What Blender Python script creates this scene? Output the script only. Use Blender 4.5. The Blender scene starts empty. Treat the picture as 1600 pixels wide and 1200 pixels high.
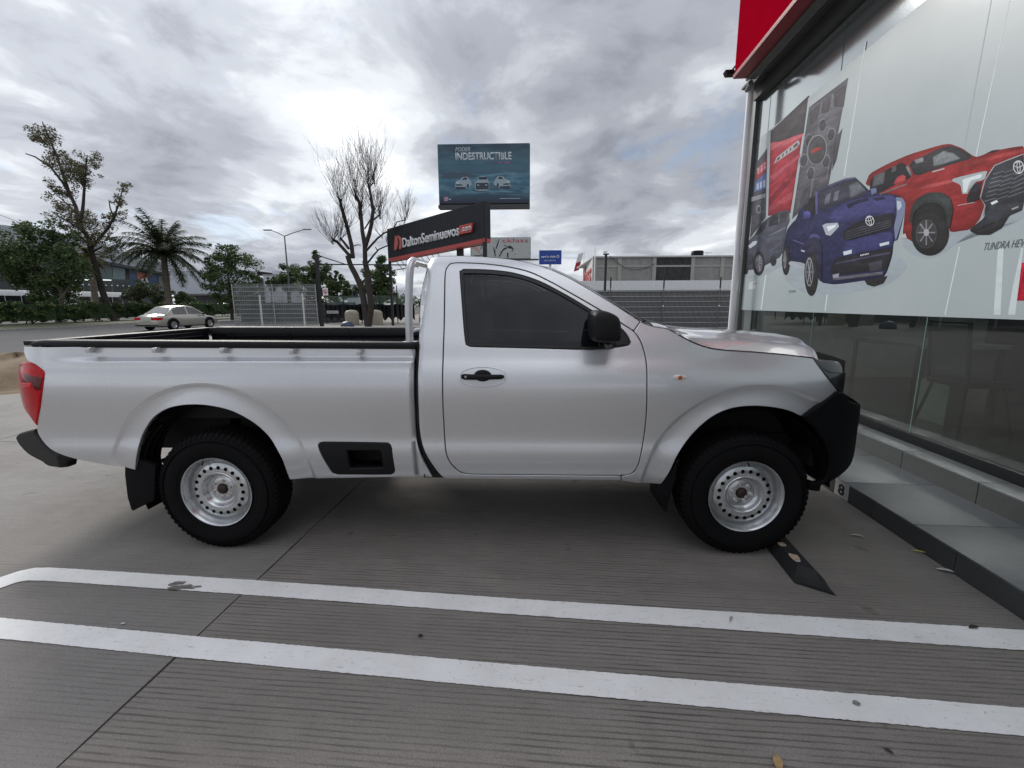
import bpy, bmesh, math, random
import numpy as np
from mathutils import Vector, Matrix
from mathutils.geometry import delaunay_2d_cdt
random.seed(7)
PI = math.pi
sc = bpy.context.scene
C = sc.collection

# ------------------------------------------------------------------ camera
CF, CX, CY, CH, CPITCH, CROLL, CYAW = 700.416, 1.86245, -3.36726, 1.48872, .17807, -.00405, .03006
_f = Vector((-math.sin(CYAW) * math.cos(CPITCH), math.cos(CYAW) * math.cos(CPITCH), -math.sin(CPITCH)))
_r0 = Vector((math.cos(CYAW), math.sin(CYAW), 0)); _u0 = _r0.cross(_f)
_r = _r0 * math.cos(CROLL) + _u0 * math.sin(CROLL); _u = -_r0 * math.sin(CROLL) + _u0 * math.cos(CROLL)
CAM = Vector((CX, CY, CH))
cd = bpy.data.cameras.new('camera'); cam = bpy.data.objects.new('camera', cd); C.objects.link(cam)
cd.sensor_fit = 'HORIZONTAL'; cd.sensor_width = 36; cd.lens = 36 * CF / 1600
cd.clip_start = .05; cd.clip_end = 2000
m3 = Matrix((_r, _u, -_f)).transposed()
cam.matrix_world = Matrix.Translation(CAM) @ m3.to_4x4()
sc.camera = cam

# ------------------------------------------------------------------ world and sun
SUN_EL, SUN_AZ = math.radians(32), math.radians(-38)      # azimuth from +Y towards +X
w = bpy.data.worlds.new('World'); sc.world = w; w.use_nodes = True
nt = w.node_tree; nt.nodes.clear(); L = nt.links.new
def wn(t, **k):
    n = nt.nodes.new(t)
    for a, b in k.items(): setattr(n, a, b)
    return n
def wmath(op, a, b=None, c=None):
    n = wn('ShaderNodeMath', operation=op)
    for i, v in enumerate((a, b, c)):
        if v is None: continue
        if hasattr(v, 'links') or hasattr(v, 'is_linked'): L(v, n.inputs[i])
        else: n.inputs[i].default_value = v
    return n.outputs[0]
out = wn('ShaderNodeOutputWorld'); bg = wn('ShaderNodeBackground'); L(bg.outputs[0], out.inputs[0])
sky = wn('ShaderNodeTexSky', sky_type='NISHITA'); sky.sun_disc = False
sky.sun_elevation = SUN_EL; sky.sun_rotation = SUN_AZ; sky.altitude = 1500
tc = wn('ShaderNodeTexCoord'); sep = wn('ShaderNodeSeparateXYZ'); L(tc.outputs['Generated'], sep.inputs[0])
zc = wmath('MAXIMUM', sep.outputs[2], 0.0)
den = wmath('ADD', zc, .17)
px_ = wmath('DIVIDE', sep.outputs[0], den); py_ = wmath('DIVIDE', sep.outputs[1], den)
cmb = wn('ShaderNodeCombineXYZ'); L(px_, cmb.inputs[0]); L(py_, cmb.inputs[1]); cmb.inputs[2].default_value = 3.1
mp = wn('ShaderNodeMapping'); L(cmb.outputs[0], mp.inputs[0])
mp.inputs['Rotation'].default_value = (0, 0, math.radians(25)); mp.inputs['Scale'].default_value = (1.0, .86, 1)
mp.inputs['Location'].default_value = (5.1, 2.6, 0)
def noise(vec, scale, detail, rough, dist=0):
    n = wn('ShaderNodeTexNoise'); L(vec, n.inputs['Vector'])
    n.inputs['Scale'].default_value = scale; n.inputs['Detail'].default_value = detail
    n.inputs['Roughness'].default_value = rough; n.inputs['Distortion'].default_value = dist
    return n.outputs['Fac']
def ramp(fac, stops, interp='EASE'):
    n = wn('ShaderNodeValToRGB'); L(fac, n.inputs[0]); e = n.color_ramp.elements; n.color_ramp.interpolation = interp
    while len(e) < len(stops): e.new(.5)
    for i, (p, c) in enumerate(stops): e[i].position = p; e[i].color = (*c, 1)
    return n.outputs[0]
def mixc(fac, a, b):
    n = wn('ShaderNodeMix', data_type='RGBA')
    if isinstance(fac, float): n.inputs[0].default_value = fac
    else: L(fac, n.inputs[0])
    L(a, n.inputs[6]); L(b, n.inputs[7]); return n.outputs[2]
big = noise(mp.outputs[0], .70, 3, .5, .4)
fine = noise(mp.outputs[0], 2.3, 9, .58, .35)
den_ = wmath('ADD', wmath('MULTIPLY', big, .62), wmath('MULTIPLY', fine, .38))
lowf = wmath('POWER', wmath('SUBTRACT', 1.0, zc), 7.0)            # thinner cloud towards the horizon
den2 = wmath('SUBTRACT', den_, wmath('MULTIPLY', lowf, .045))
cloud = ramp(den2, [(.35, (.80, .82, .845)), (.42, (.56, .585, .62)), (.475, (.405, .428, .47)), (.53, (.300, .317, .357)), (.60, (.215, .228, .265))])
# glow of the hidden sun through the cloud deck
sd = Vector((math.sin(SUN_AZ) * math.cos(SUN_EL * .7), math.cos(SUN_AZ) * math.cos(SUN_EL * .7), math.sin(SUN_EL * .7)))
dot = wn('ShaderNodeVectorMath', operation='DOT_PRODUCT'); L(tc.outputs['Generated'], dot.inputs[0]); dot.inputs[1].default_value = sd
glow = wmath('POWER', wmath('MAXIMUM', dot.outputs['Value'], 0.0), 9.0)
zen = wn('ShaderNodeMapRange', interpolation_type='SMOOTHSTEP'); L(zc, zen.inputs[0]); zen.inputs[1].default_value = .35; zen.inputs[2].default_value = 1.0; zen.inputs[3].default_value = 0; zen.inputs[4].default_value = .85
gl = wmath('ADD', wmath('ADD', .93, zen.outputs[0]), wmath('MULTIPLY', glow, .20))      # overcast skies brighten towards the zenith
vm = wn('ShaderNodeVectorMath', operation='SCALE'); L(cloud, vm.inputs[0]); L(gl, vm.inputs['Scale'])
# blue gaps
gapn = noise(mp.outputs[0], 1.9, 6, .6, .6)
gap = wn('ShaderNodeMapRange'); L(gapn, gap.inputs[0]); gap.inputs[1].default_value = .58; gap.inputs[2].default_value = .68
gapf = wmath('MULTIPLY', gap.outputs[0], .40)
skys = wn('ShaderNodeVectorMath', operation='SCALE'); L(sky.outputs[0], skys.inputs[0]); skys.inputs['Scale'].default_value = .085
skycol = mixc(gapf, vm.outputs[0], skys.outputs[0])
L(skycol, bg.inputs[0]); bg.inputs[1].default_value = 1.0
ld = bpy.data.lights.new('sun', 'SUN'); ld.energy = 1.5; ld.angle = math.radians(18); ld.color = (1, .96, .9)
sun = bpy.data.objects.new('sun', ld); C.objects.link(sun)
sv = Vector((math.sin(SUN_AZ) * math.cos(SUN_EL), math.cos(SUN_AZ) * math.cos(SUN_EL), math.sin(SUN_EL)))
sun.rotation_euler = sv.to_track_quat('Z', 'Y').to_euler()
sc.view_settings.view_transform = 'Standard'; sc.view_settings.look = 'None'
sc.view_settings.exposure = .58; sc.view_settings.gamma = 1; sc.view_settings.use_curve_mapping = False
sc.render.resolution_x = 1024; sc.render.resolution_y = 768

# ------------------------------------------------------------------ survey helpers (photo measurements to places in the world)
def ray(px, py): return _f * CF + _r * (px - 800) - _u * (py - 600)
def onY(px, py, Y):
    d = ray(px, py); return CAM + d * ((Y - CY) / d.y)
def onZ(px, py, Z=0.):
    d = ray(px, py); return CAM + d * ((Z - CH) / d.z)
def onP(px, py, Q, nrm):
    d = ray(px, py); return CAM + d * ((Vector(Q) - CAM).dot(nrm) / d.dot(nrm))

# ------------------------------------------------------------------ materials
MATS = {}
class NB:
    def __init__(s, name):
        s.m = bpy.data.materials.new(name); s.m.use_nodes = True; s.t = s.m.node_tree; s.b = s.t.nodes['Principled BSDF']; s.o = s.t.nodes['Material Output']
        s.tc = s.t.nodes.new('ShaderNodeTexCoord').outputs['Object']
    def n(s, t, **k):
        n = s.t.nodes.new(t)
        for a, b in k.items(): setattr(n, a, b)
        return n
    def l(s, a, b): s.t.links.new(a, b)
    def map(s, scale=(1, 1, 1), rot=(0, 0, 0), src=None):
        n = s.n('ShaderNodeMapping'); s.l(src or s.tc, n.inputs[0]); n.inputs['Scale'].default_value = scale; n.inputs['Rotation'].default_value = rot; return n.outputs[0]
    def noise(s, scale, detail=4, rough=.55, vec=None, dist=0):
        n = s.n('ShaderNodeTexNoise'); s.l(vec or s.tc, n.inputs['Vector']); n.inputs['Scale'].default_value = scale
        n.inputs['Detail'].default_value = detail; n.inputs['Roughness'].default_value = rough; n.inputs['Distortion'].default_value = dist; return n.outputs['Fac']
    def ramp(s, fac, stops):
        n = s.n('ShaderNodeValToRGB'); s.l(fac, n.inputs[0]); e = n.color_ramp.elements
        while len(e) < len(stops): e.new(.5)
        for i, (p, c) in enumerate(stops):
            e[i].position = p; e[i].color = (*c, 1) if isinstance(c, tuple) else (c, c, c, 1)
        return n.outputs[0]
    def mix(s, fac, a, b, bt='MIX'):
        n = s.n('ShaderNodeMix', data_type='RGBA', blend_type=bt)
        for i, v in ((0, fac), (6, a), (7, b)):
            if isinstance(v, (int, float)): n.inputs[i].default_value = v
            elif isinstance(v, tuple): n.inputs[i].default_value = (*v, 1)
            else: s.l(v, n.inputs[i])
        return n.outputs[2]
    def math(s, op, a, b=None):
        n = s.n('ShaderNodeMath', operation=op)
        for i, v in ((0, a), (1, b)):
            if v is None: continue
            if isinstance(v, (int, float)): n.inputs[i].default_value = v
            else: s.l(v, n.inputs[i])
        return n.outputs[0]
    def bump(s, h, st=.3, dist=.01):
        n = s.n('ShaderNodeBump'); s.l(h, n.inputs['Height']); n.inputs['Strength'].default_value = st; n.inputs['Distance'].default_value = dist
        s.l(n.outputs[0], s.b.inputs['Normal']); return n.outputs[0]
    def set(s, **k):
        for a, v in k.items():
            i = s.b.inputs[{'base': 'Base Color', 'rough': 'Roughness', 'metal': 'Metallic', 'coat': 'Coat Weight', 'coatr': 'Coat Roughness', 'spec': 'Specular IOR Level', 'trans': 'Transmission Weight', 'ior': 'IOR', 'emis': 'Emission Color', 'emiss': 'Emission Strength', 'alpha': 'Alpha', 'sheen': 'Sheen Weight'}[a]]
            if isinstance(v, tuple): i.default_value = (*v, 1)
            elif isinstance(v, (int, float)): i.default_value = v
            else: s.l(v, i)
        return s
def M(name, base, rough=.6, metal=0, var=.12, vscale=6, bump=0, bscale=60, **k):
    """plain material with slight procedural variation"""
    if name in MATS: return MATS[name]
    b = NB(name); f = b.noise(vscale, 6, .6)
    lo = tuple(c * (1 - var) for c in base); hi = tuple(min(1, c * (1 + var)) for c in base)
    b.set(base=b.ramp(f, [(.3, lo), (.7, hi)]), rough=rough, metal=metal, **k)
    if bump: b.bump(b.noise(bscale, 4), bump, .004)
    MATS[name] = b.m; return b.m

def mk_paint():
    b = NB('silver_paint'); fl = b.noise(380, 2, .5); dust = b.noise(2.3, 5, .6)
    col = b.ramp(fl, [(.35, (.62, .628, .645)), (.65, (.74, .748, .765))])
    col = b.mix(b.ramp(dust, [(.50, 0.), (.8, .06)]), col, (.40, .39, .37))
    b.set(base=col, metal=.70, rough=b.ramp(dust, [(.3, .32), (.7, .39)]), coat=1., coatr=.02); return b.m
def mk_glass_dark(name='tinted_glass', tint=(.006, .008, .012), mixf=.2, rough=.0):
    b = NB(name); b.t.nodes.remove(b.b)
    tr = b.n('ShaderNodeBsdfTransparent'); tr.inputs[0].default_value = (.30, .33, .35, 1)
    pr = b.n('ShaderNodeBsdfPrincipled'); pr.inputs['Base Color'].default_value = (*tint, 1); pr.inputs['Roughness'].default_value = rough + .015; pr.inputs['IOR'].default_value = 1.48
    mx = b.n('ShaderNodeMixShader'); mx.inputs[0].default_value = mixf
    b.l(pr.outputs[0], mx.inputs[1]); b.l(tr.outputs[0], mx.inputs[2]); b.l(mx.outputs[0], b.o.inputs[0]); return b.m
def mk_glass_clear(name, col=(.55, .62, .60), mixf=.8):
    b = NB(name); b.t.nodes.remove(b.b)
    tr = b.n('ShaderNodeBsdfTransparent'); tr.inputs[0].default_value = (*col, 1)
    gl = b.n('ShaderNodeBsdfGlossy'); gl.inputs['Roughness'].default_value = .01; gl.inputs['Color'].default_value = (.9, .95, .95, 1)
    fr = b.n('ShaderNodeFresnel'); fr.inputs[0].default_value = 1.5
    ge = b.n('ShaderNodeNewGeometry'); f2 = b.math('MULTIPLY', b.math('ADD', b.math('MULTIPLY', fr.outputs[0], 1.25), .03), b.math('SUBTRACT', 1.0, ge.outputs['Backfacing']))
    mx = b.n('ShaderNodeMixShader'); b.l(f2, mx.inputs[0]); b.l(tr.outputs[0], mx.inputs[1]); b.l(gl.outputs[0], mx.inputs[2]); b.l(mx.outputs[0], b.o.inputs[0]); return b.m
PAINT = mk_paint(); TGLASS = mk_glass_dark(); 
SGLASS = mk_glass_clear('showroom_glass', (.60, .66, .645))
CGLASS = mk_glass_clear('clear_glass', (.6, .66, .66))
BLKPL = M('black_plastic', (.010, .010, .011), .5, bump=.12, bscale=500, spec=.22)
BLKPL2 = M('bumper_plastic', (.006, .006, .007), .62, bump=.15, bscale=600, spec=.12)
RUBBER = M('tyre_rubber', (.0055, .0055, .006), .8, bump=.15, bscale=150, spec=.16)
SEAL = M('window_seal_rubber', (.008, .008, .009), .45)
DARKIN = M('underbody_black', (.008, .008, .008), .8)
LINER = M('bed_liner_plastic', (.007, .007, .010), .42, bump=.1, bscale=300, spec=.2)
RIMM = M('silver_rim', (.60, .61, .62), .27, .92, var=.12, vscale=22)
STEEL = M('steel', (.45, .45, .45), .4, .9)
TUBE = M('silver_tube', (.62, .63, .66), .3, .55, var=.05, coat=.5)

# ------------------------------------------------------------------ object helpers
def tag(o, label=None, cat=None, group=None, kind=None):
    if label: o['label'] = label
    if cat: o['category'] = cat
    if group: o['group'] = group
    if kind: o['kind'] = kind
    return o
def empty(name, loc=(0, 0, 0), label=None, cat=None, group=None, rz=0):
    o = bpy.data.objects.new(name, None); C.objects.link(o); o.location = loc; o.rotation_euler = (0, 0, rz)
    o.empty_display_size = .2
    return tag(o, label, cat, group)
def link(name, me, parent=None):
    o = bpy.data.objects.new(name, me); C.objects.link(o)
    if parent: o.parent = parent
    return o
class MB:
    """collects faces for ONE mesh object"""
    def __init__(s): s.v = []; s.f = []; s.mi = []; s.cur = 0; s.sm = []
    def add(s, vs, fs, smooth=False):
        k = len(s.v); s.v += [tuple(v) for v in vs]
        for f in fs: s.f.append([i + k for i in f]); s.mi.append(s.cur); s.sm.append(smooth)
        return s
    def box(s, x0, x1, y0, y1, z0, z1):
        return s.add([(x, y, z) for z in (z0, z1) for y in (y0, y1) for x in (x0, x1)],
                     [(0, 2, 3, 1), (4, 5, 7, 6), (0, 1, 5, 4), (2, 6, 7, 3), (0, 4, 6, 2), (1, 3, 7, 5)])
    def obox(s, o, a, b, c):
        o, a, b, c = map(Vector, (o, a, b, c))
        vs = [o + a * i + b * j + c * k for k in (0, 1) for j in (0, 1) for i in (0, 1)]
        return s.add(vs, [(0, 2, 3, 1), (4, 5, 7, 6), (0, 1, 5, 4), (2, 6, 7, 3), (0, 4, 6, 2), (1, 3, 7, 5)])
    def tube(s, pts, r, seg=8, cap=True):
        pts = [Vector(p) for p in pts]; rs = r if isinstance(r, (list, tuple)) else [r] * len(pts)
        t0 = (pts[1] - pts[0]).normalized(); ref = Vector((0, 0, 1)) if abs(t0.z) < .9 else Vector((1, 0, 0))
        nn = t0.cross(ref).normalized(); vs = []; fs = []
        for i, p in enumerate(pts):
            t = (pts[min(i + 1, len(pts) - 1)] - pts[max(i - 1, 0)]).normalized()
            nn = (nn - t * nn.dot(t)).normalized(); bb = t.cross(nn)
            for k in range(seg):
                a = 2 * PI * k / seg; vs.append(p + (nn * math.cos(a) + bb * math.sin(a)) * rs[i])
        for i in range(len(pts) - 1):
            for k in range(seg):
                a = i * seg + k; b = i * seg + (k + 1) % seg; fs.append((a, b, b + seg, a + seg))
        s.add(vs, fs, True)
        if cap:
            k = len(s.v) - len(vs)
            s.f.append([k + i for i in range(seg)][::-1]); s.f.append([k + len(vs) - seg + i for i in range(seg)]); s.mi += [s.cur] * 2; s.sm += [False] * 2
        return s
    def lathe(s, prof, cen, axis='y', seg=48, a0=0, a1=2 * PI, smooth=True):
        """prof = [(r, t)] round the axis through cen; t runs along the axis"""
        full = abs(a1 - a0 - 2 * PI) < 1e-6; n = seg if full else seg + 1; vs = []
        for i in range(n):
            a = a0 + (a1 - a0) * i / seg; c, q = math.cos(a), math.sin(a)
            for r, t in prof:
                vs.append((cen[0] + r * c, cen[1] + t, cen[2] + r * q) if axis == 'y' else (cen[0] + r * c, cen[1] + r * q, cen[2] + t))
        m = len(prof); fs = []
        for i in range(seg):
            j = (i + 1) % n
            for k in range(m - 1): fs.append((i * m + k, i * m + k + 1, j * m + k + 1, j * m + k))
        return s.add(vs, fs, smooth)
    def prism(s, poly, d):
        """poly = 3D loop, extruded by vector d"""
        n = len(poly); P = [Vector(p) for p in poly]; d = Vector(d)
        return s.add(P + [p + d for p in P], [tuple(range(n))[::-1], tuple(range(n, 2 * n))] + [(i, (i + 1) % n, (i + 1) % n + n, i + n) for i in range(n)])
    def grid(s, rows, smooth=True):
        n = len(rows[0]); vs = [p for r in rows for p in r]
        fs = [(i * n + j, i * n + j + 1, (i + 1) * n + j + 1, (i + 1) * n + j) for i in range(len(rows) - 1) for j in range(n - 1)]
        return s.add(vs, fs, smooth)
    def blob(s, c, r, sub=2, jit=.12, rnd=random):
        bm = bmesh.new(); bmesh.ops.create_icosphere(bm, subdivisions=sub, radius=1)
        rr = r if isinstance(r, (tuple, list)) else (r, r, r)
        vs = []
        for v in bm.verts:
            k = 1 + rnd.uniform(-jit, jit); vs.append((c[0] + v.co.x * rr[0] * k, c[1] + v.co.y * rr[1] * k, c[2] + v.co.z * rr[2] * k))
        fs = [[v.index for v in f.verts] for f in bm.faces]; bm.free(); return s.add(vs, fs, True)
    def mesh(s, name, mats):
        me = bpy.data.meshes.new(name); me.from_pydata(s.v, [], s.f)
        for m in (mats if isinstance(mats, (list, tuple)) else [mats]): me.materials.append(m)
        me.polygons.foreach_set('material_index', s.mi); me.polygons.foreach_set('use_smooth', s.sm); me.update(); return me
    def build(s, name, mats, parent=None, fix=True, sharp=None, bevel=0, rel=True):
        """vertices are world coordinates; stored relative to the parent"""
        me = s.mesh(name, mats)
        if fix:
            bm = bmesh.new(); bm.from_mesh(me); bmesh.ops.recalc_face_normals(bm, faces=bm.faces)
            bm.to_mesh(me); bm.free()
        if bevel:
            bm = bmesh.new(); bm.from_mesh(me)
            bmesh.ops.remove_doubles(bm, verts=bm.verts, dist=1e-5)
            ed = [e for e in bm.edges if len(e.link_faces) == 2 and e.calc_face_angle(0) > .5]
            bmesh.ops.bevel(bm, geom=ed, offset=bevel, segments=2, profile=.6, affect='EDGES'); bm.to_mesh(me); bm.free()
            for p in me.polygons: p.use_smooth = True
            me.set_sharp_from_angle(angle=math.radians(50))
        elif any(s.sm): me.set_sharp_from_angle(angle=math.radians(sharp or 45))
        o = link(name, me, parent)
        if parent is not None and rel:
            R = Matrix.Translation(parent.location) @ parent.rotation_euler.to_matrix().to_4x4()
            if parent.parent: R = Matrix.Translation(parent.parent.location) @ parent.parent.rotation_euler.to_matrix().to_4x4() @ R
            me.transform(R.inverted())
        return o
def copy_tree(o, parent=None):
    c = o.copy(); C.objects.link(c); c.parent = parent
    for ch in [q for q in bpy.data.objects if q.parent == o]: copy_tree(ch, c)
    return c
def text(name, s, o, xd, zd, W, H, mat, parent=None, ext=.004, bold=0, shear=0, italic=False):
    """flat lettering: lower left corner o, along xd, up zd, fitted to W x H"""
    cu = bpy.data.curves.new(name, 'FONT'); cu.body = s; cu.offset = bold; cu.shear = shear; cu.resolution_u = 3
    ob = bpy.data.objects.new(name, cu); C.objects.link(ob)
    dg = bpy.context.evaluated_depsgraph_get(); me = bpy.data.meshes.new_from_object(ob.evaluated_get(dg)); bpy.data.objects.remove(ob)
    co = np.array([v.co[:] for v in me.vertices]); lo = co.min(0); sz = co.max(0) - lo
    xd = Vector(xd).normalized(); zd = Vector(zd).normalized(); nn = xd.cross(zd)
    o = Vector(o); off = parent.matrix_basis.translation if parent else Vector()
    for v in me.vertices:
        c = v.co; v.co = o + xd * ((c.x - lo[0]) / sz[0] * W) + zd * ((c.y - lo[1]) / sz[1] * H) + nn * 0
    if ext:
        bm = bmesh.new(); bm.from_mesh(me); r = bmesh.ops.extrude_face_region(bm, geom=bm.faces[:])
        bmesh.ops.translate(bm, verts=[g for g in r['geom'] if isinstance(g, bmesh.types.BMVert)], vec=nn * ext)
        bmesh.ops.recalc_face_normals(bm, faces=bm.faces); bm.to_mesh(me); bm.free()
    me.materials.clear(); me.materials.append(mat)
    ob = link(name, me, parent)
    if parent:
        R = Matrix.Translation(parent.location) @ parent.rotation_euler.to_matrix().to_4x4()
        me.transform(R.inverted())
    return ob
# ================================================================== GROUND
AB = .0562
N_ = Vector((math.cos(AB), -math.sin(AB), 0)); U_ = Vector((math.sin(AB), math.cos(AB), 0)); ZZ = Vector((0, 0, 1))
def nu(n, u, z=0.): return N_ * n + U_ * u + ZZ * z
def nbox(mb, n0, n1, u0, u1, z0, z1): return mb.obox(nu(n0, u0, z0), N_ * (n1 - n0), U_ * (u1 - u0), ZZ * (z1 - z0))
def mk_concrete(name, lo, hi, groove=1., tint=0.):
    b = NB(name); v = b.map(rot=(0, 0, AB))
    vs = b.map((1, 1, 1), (0, 0, 0), v)
    big = b.noise(.9, 6, .6); mid = b.noise(7, 6, .65); fin = b.noise(160, 4, .7)
    # tined grooves across the slabs: irregular spacing, worn in places
    dv = b.map((.9, 1, 1), (0, 0, 0), v)
    dist = b.n('ShaderNodeTexNoise'); b.l(b.map((1.2, 5, 1), (0, 0, 0), v), dist.inputs['Vector']); dist.inputs['Scale'].default_value = 1.6; dist.inputs['Detail'].default_value = 3
    sp = b.n('ShaderNodeSeparateXYZ'); b.l(v, sp.inputs[0])
    yy = b.math('ADD', sp.outputs[1], b.math('MULTIPLY', dist.outputs['Fac'], .016))
    ph = b.math('MULTIPLY', yy, 2 * PI / .024)
    wv = b.math('ADD', b.math('MULTIPLY', b.math('SINE', ph), .5), .5)
    wv = b.math('POWER', wv, 5.0)
    st = b.noise(1, 5, .75, b.map((3.4, 42, 1), (0, 0, 0), v))       # broken streaks along the grooves
    stm = b.ramp(st, [(.42, 0.), (.58, 1.)])
    wear = b.ramp(b.noise(.55, 4, .6), [(.36, .12), (.60, 1.)])
    g = b.math('MULTIPLY', b.math('MULTIPLY', wv, b.math('ADD', b.math('MULTIPLY', stm, .88), .12)), b.math('MULTIPLY', wear, groove))
    col = b.ramp(b.math('ADD', b.math('MULTIPLY', big, .5), b.math('MULTIPLY', mid, .5)), [(.34, lo), (.66, hi)])
    col = b.mix(b.ramp(fin, [(.40, .0), (.62, .50)]), col, tuple(c * .55 for c in lo))
    grit = b.noise(95, 2, .9); col = b.mix(b.ramp(grit, [(.60, 0.), (.66, .55)]), col, tuple(c * .42 for c in lo)); col = b.mix(b.ramp(b.noise(140, 2, .9), [(.63, 0.), (.70, .6)]), col, tuple(min(1, c * 1.35) for c in hi))
    col = b.mix(b.ramp(b.noise(.35, 3, .5), [(.40, 0.), (.62, .28)]), col, tuple(c * .70 for c in lo))
    col = b.mix(b.ramp(b.noise(26, 3, .8), [(.62, 0.), (.72, .35)]), col, tuple(c * .55 for c in lo))      # small stains
    col = b.mix(b.ramp(b.noise(1.7, 8, .72, dist=.6), [(.58, 0.), (.70, .30)]), col, tuple(c * .60 for c in lo))   # tyre dirt
    col = b.mix(b.ramp(b.noise(1, 5, .6, b.map((.35, 2.6, 1), (0, 0, 0), v)), [(.50, 0.), (.66, .30)]), col, tuple(c * .58 for c in lo))    # tyre bands
    col = b.mix(b.ramp(b.noise(5.5, 3, .5, dist=.3), [(.70, 0.), (.735, .55)]), col, tuple(c * .45 for c in lo))                      # oil drips
    col = b.mix(b.ramp(b.noise(3.3, 7, .7), [(.60, 0.), (.75, .25)]), col, (hi[0] * 1.1, hi[1] * 1.02, hi[2] * .98))
    col = b.mix(b.math('MULTIPLY', g, .80), col, tuple(c * .34 for c in lo))
    b.set(base=col, rough=b.ramp(mid, [(.3, .72), (.7, .92)]), spec=.35)
    h = b.math('ADD', b.math('MULTIPLY', g, -1.0), b.math('MULTIPLY', fin, .30)); b.bump(h, .75, .006)
    return b.m
CONC = mk_concrete('grooved_concrete', (.240, .219, .195), (.345, .318, .287))
CONC2 = mk_concrete('worn_concrete', (.245, .229, .212), (.335, .316, .294), .5)
def mk_plain(name, lo, hi, sc_=1.5, bump=.4, rough=.9, bs=90):
    b = NB(name); f = b.math('ADD', b.math('MULTIPLY', b.noise(sc_, 7, .65), .6), b.math('MULTIPLY', b.noise(bs, 3, .7), .4))
    b.set(base=b.ramp(f, [(.32, lo), (.68, hi)]), rough=rough); b.bump(b.noise(bs, 4, .7), bump, .01); return b.m
ASPH = mk_plain('asphalt', (.045, .046, .048), (.075, .075, .077), .6)
DIRT = mk_plain('dusty_ground', (.20, .18, .155), (.30, .275, .24), .3)
GRASSM = mk_plain('verge_grass', (.035, .045, .018), (.10, .10, .05), 1.2, bs=25)
m = MB(); m.add([(-400, -120, -.03), (400, -120, -.03), (400, 700, -.03), (-400, 700, -.03)], [(0, 1, 2, 3)]); tag(m.build('ground', DIRT), kind='structure')
m = MB(); m.add([(-30.3, -80, -.02), (-14.2, -80, -.02), (-13.2, 220, -.02), (-27.0, 220, -.02)], [(0, 1, 2, 3)]); road = tag(m.build('road', ASPH), kind='structure')
m = MB(); m.add([(-62, -80, -.02), (-39.6, -80, -.02), (-36.0, 220, -.02), (-58, 220, -.02)], [(0, 1, 2, 3)]); tag(m.build('road', ASPH), kind='structure')
m = MB(); m.add([(-39.3, -80, .09), (-30.3, -80, .09), (-27.0, 220, .09), (-35.9, 220, .09)], [(0, 1, 2, 3)]); m.add([(-30.3, -80, -.02), (-30.3, -80, .09), (-27., 220, .09), (-27., 220, -.02)], [(0, 1, 2, 3)]); tag(m.build('grass_verge', GRASSM), kind='structure')
m = MB(); m.obox((-30.25, -80, -.02), (.14, 0, 0), (3.3, 300, 0), (0, 0, .12)); tag(m.build('kerb', M('kerb_concrete', (.28, .27, .25), .9, var=.25)), kind='structure')
# concrete lot of separate slabs
lot = tag(empty('concrete_lot'), kind='structure')
ns = [-13.4, -8.75, -4.14, .458, 4.30, 8.9, 13.5, 18.1]; us = [-8.2, -3.55, 1.03, 5.6, 10.2, 14.8, 19.4, 24., 28.6, 33.2]
SUB = M('slab_joint_filler', (.03, .028, .026), .95)
m = MB(); m.add([nu(-13.4, -8.2, -.012), nu(18.1, -8.2, -.012), nu(18.1, 33.2, -.012), nu(-13.4, 33.2, -.012)], [(0, 1, 2, 3)]); m.build('joint_filler', SUB, lot)
for i in range(len(ns) - 1):
    for j in range(len(us) - 1):
        if ns[i] >= 4.29 and us[j] < 5.5: continue
        # slightly ragged joint edges
        rj = random.Random(i * 31 + j); e = .005; u0, u1, n0, n1 = us[j], us[j + 1], ns[i], ns[i + 1]
        k = 40 if i in (2, 3, 1) and j < 3 else 2; pts = []
        for t in range(k): pts.append((n0 + e + rj.uniform(-.0022, .0022) + .003 * math.sin(t * .9), u0 + e + (u1 - u0 - 2 * e) * t / k))
        for t in range(k): pts.append((n0 + e + (n1 - n0 - 2 * e) * t / k, u1 - e + rj.uniform(-.002, .002)))
        for t in range(k): pts.append((n1 - e + rj.uniform(-.0022, .0022), u1 - e - (u1 - u0 - 2 * e) * t / k))
        for t in range(k): pts.append((n1 - e - (n1 - n0 - 2 * e) * t / k, u0 + e + rj.uniform(-.002, .002)))
        m = MB(); P = [nu(a, b, 0) for a, b in pts]; Q = [nu(a, b, -.03) for a, b in pts]; L_ = len(P)
        m.add(P + Q, [tuple(range(L_))] + [(q, (q + 1) % L_, (q + 1) % L_ + L_, q + L_) for q in range(L_)])
        m.build('slab', CONC2 if (i <= 2) else CONC, lot)
# painted bay lines
def mk_linepaint():
    b = NB('worn_white_paint'); v = b.map(rot=(0, 0, AB))
    st = b.noise(1, 5, .8, b.map((9, 75, 1), (0, 0, 0), v)); sp = b.noise(70, 4, .75); big = b.noise(1.3, 5, .6)
    base = b.ramp(b.noise(6, 5, .6), [(.3, (.82, .815, .795)), (.7, (.90, .895, .88))])
    base = b.mix(b.math('MULTIPLY', b.ramp(st, [(.60, 0.), (.66, 1.)]), b.ramp(big, [(.35, .25), (.65, 1.)])), base, (.30, .285, .265))
    base = b.mix(b.ramp(sp, [(.64, 0.), (.68, .8)]), base, (.28, .265, .25))
    base = b.mix(b.ramp(b.noise(2.2, 6, .7), [(.45, 0.), (.75, .22)]), base, (.42, .41, .39))
    b.set(base=base, rough=.75); b.bump(b.math('ADD', st, b.math('MULTIPLY', sp, .5)), .35, .004); return b.m
WPAINT = mk_linepaint()
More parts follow.
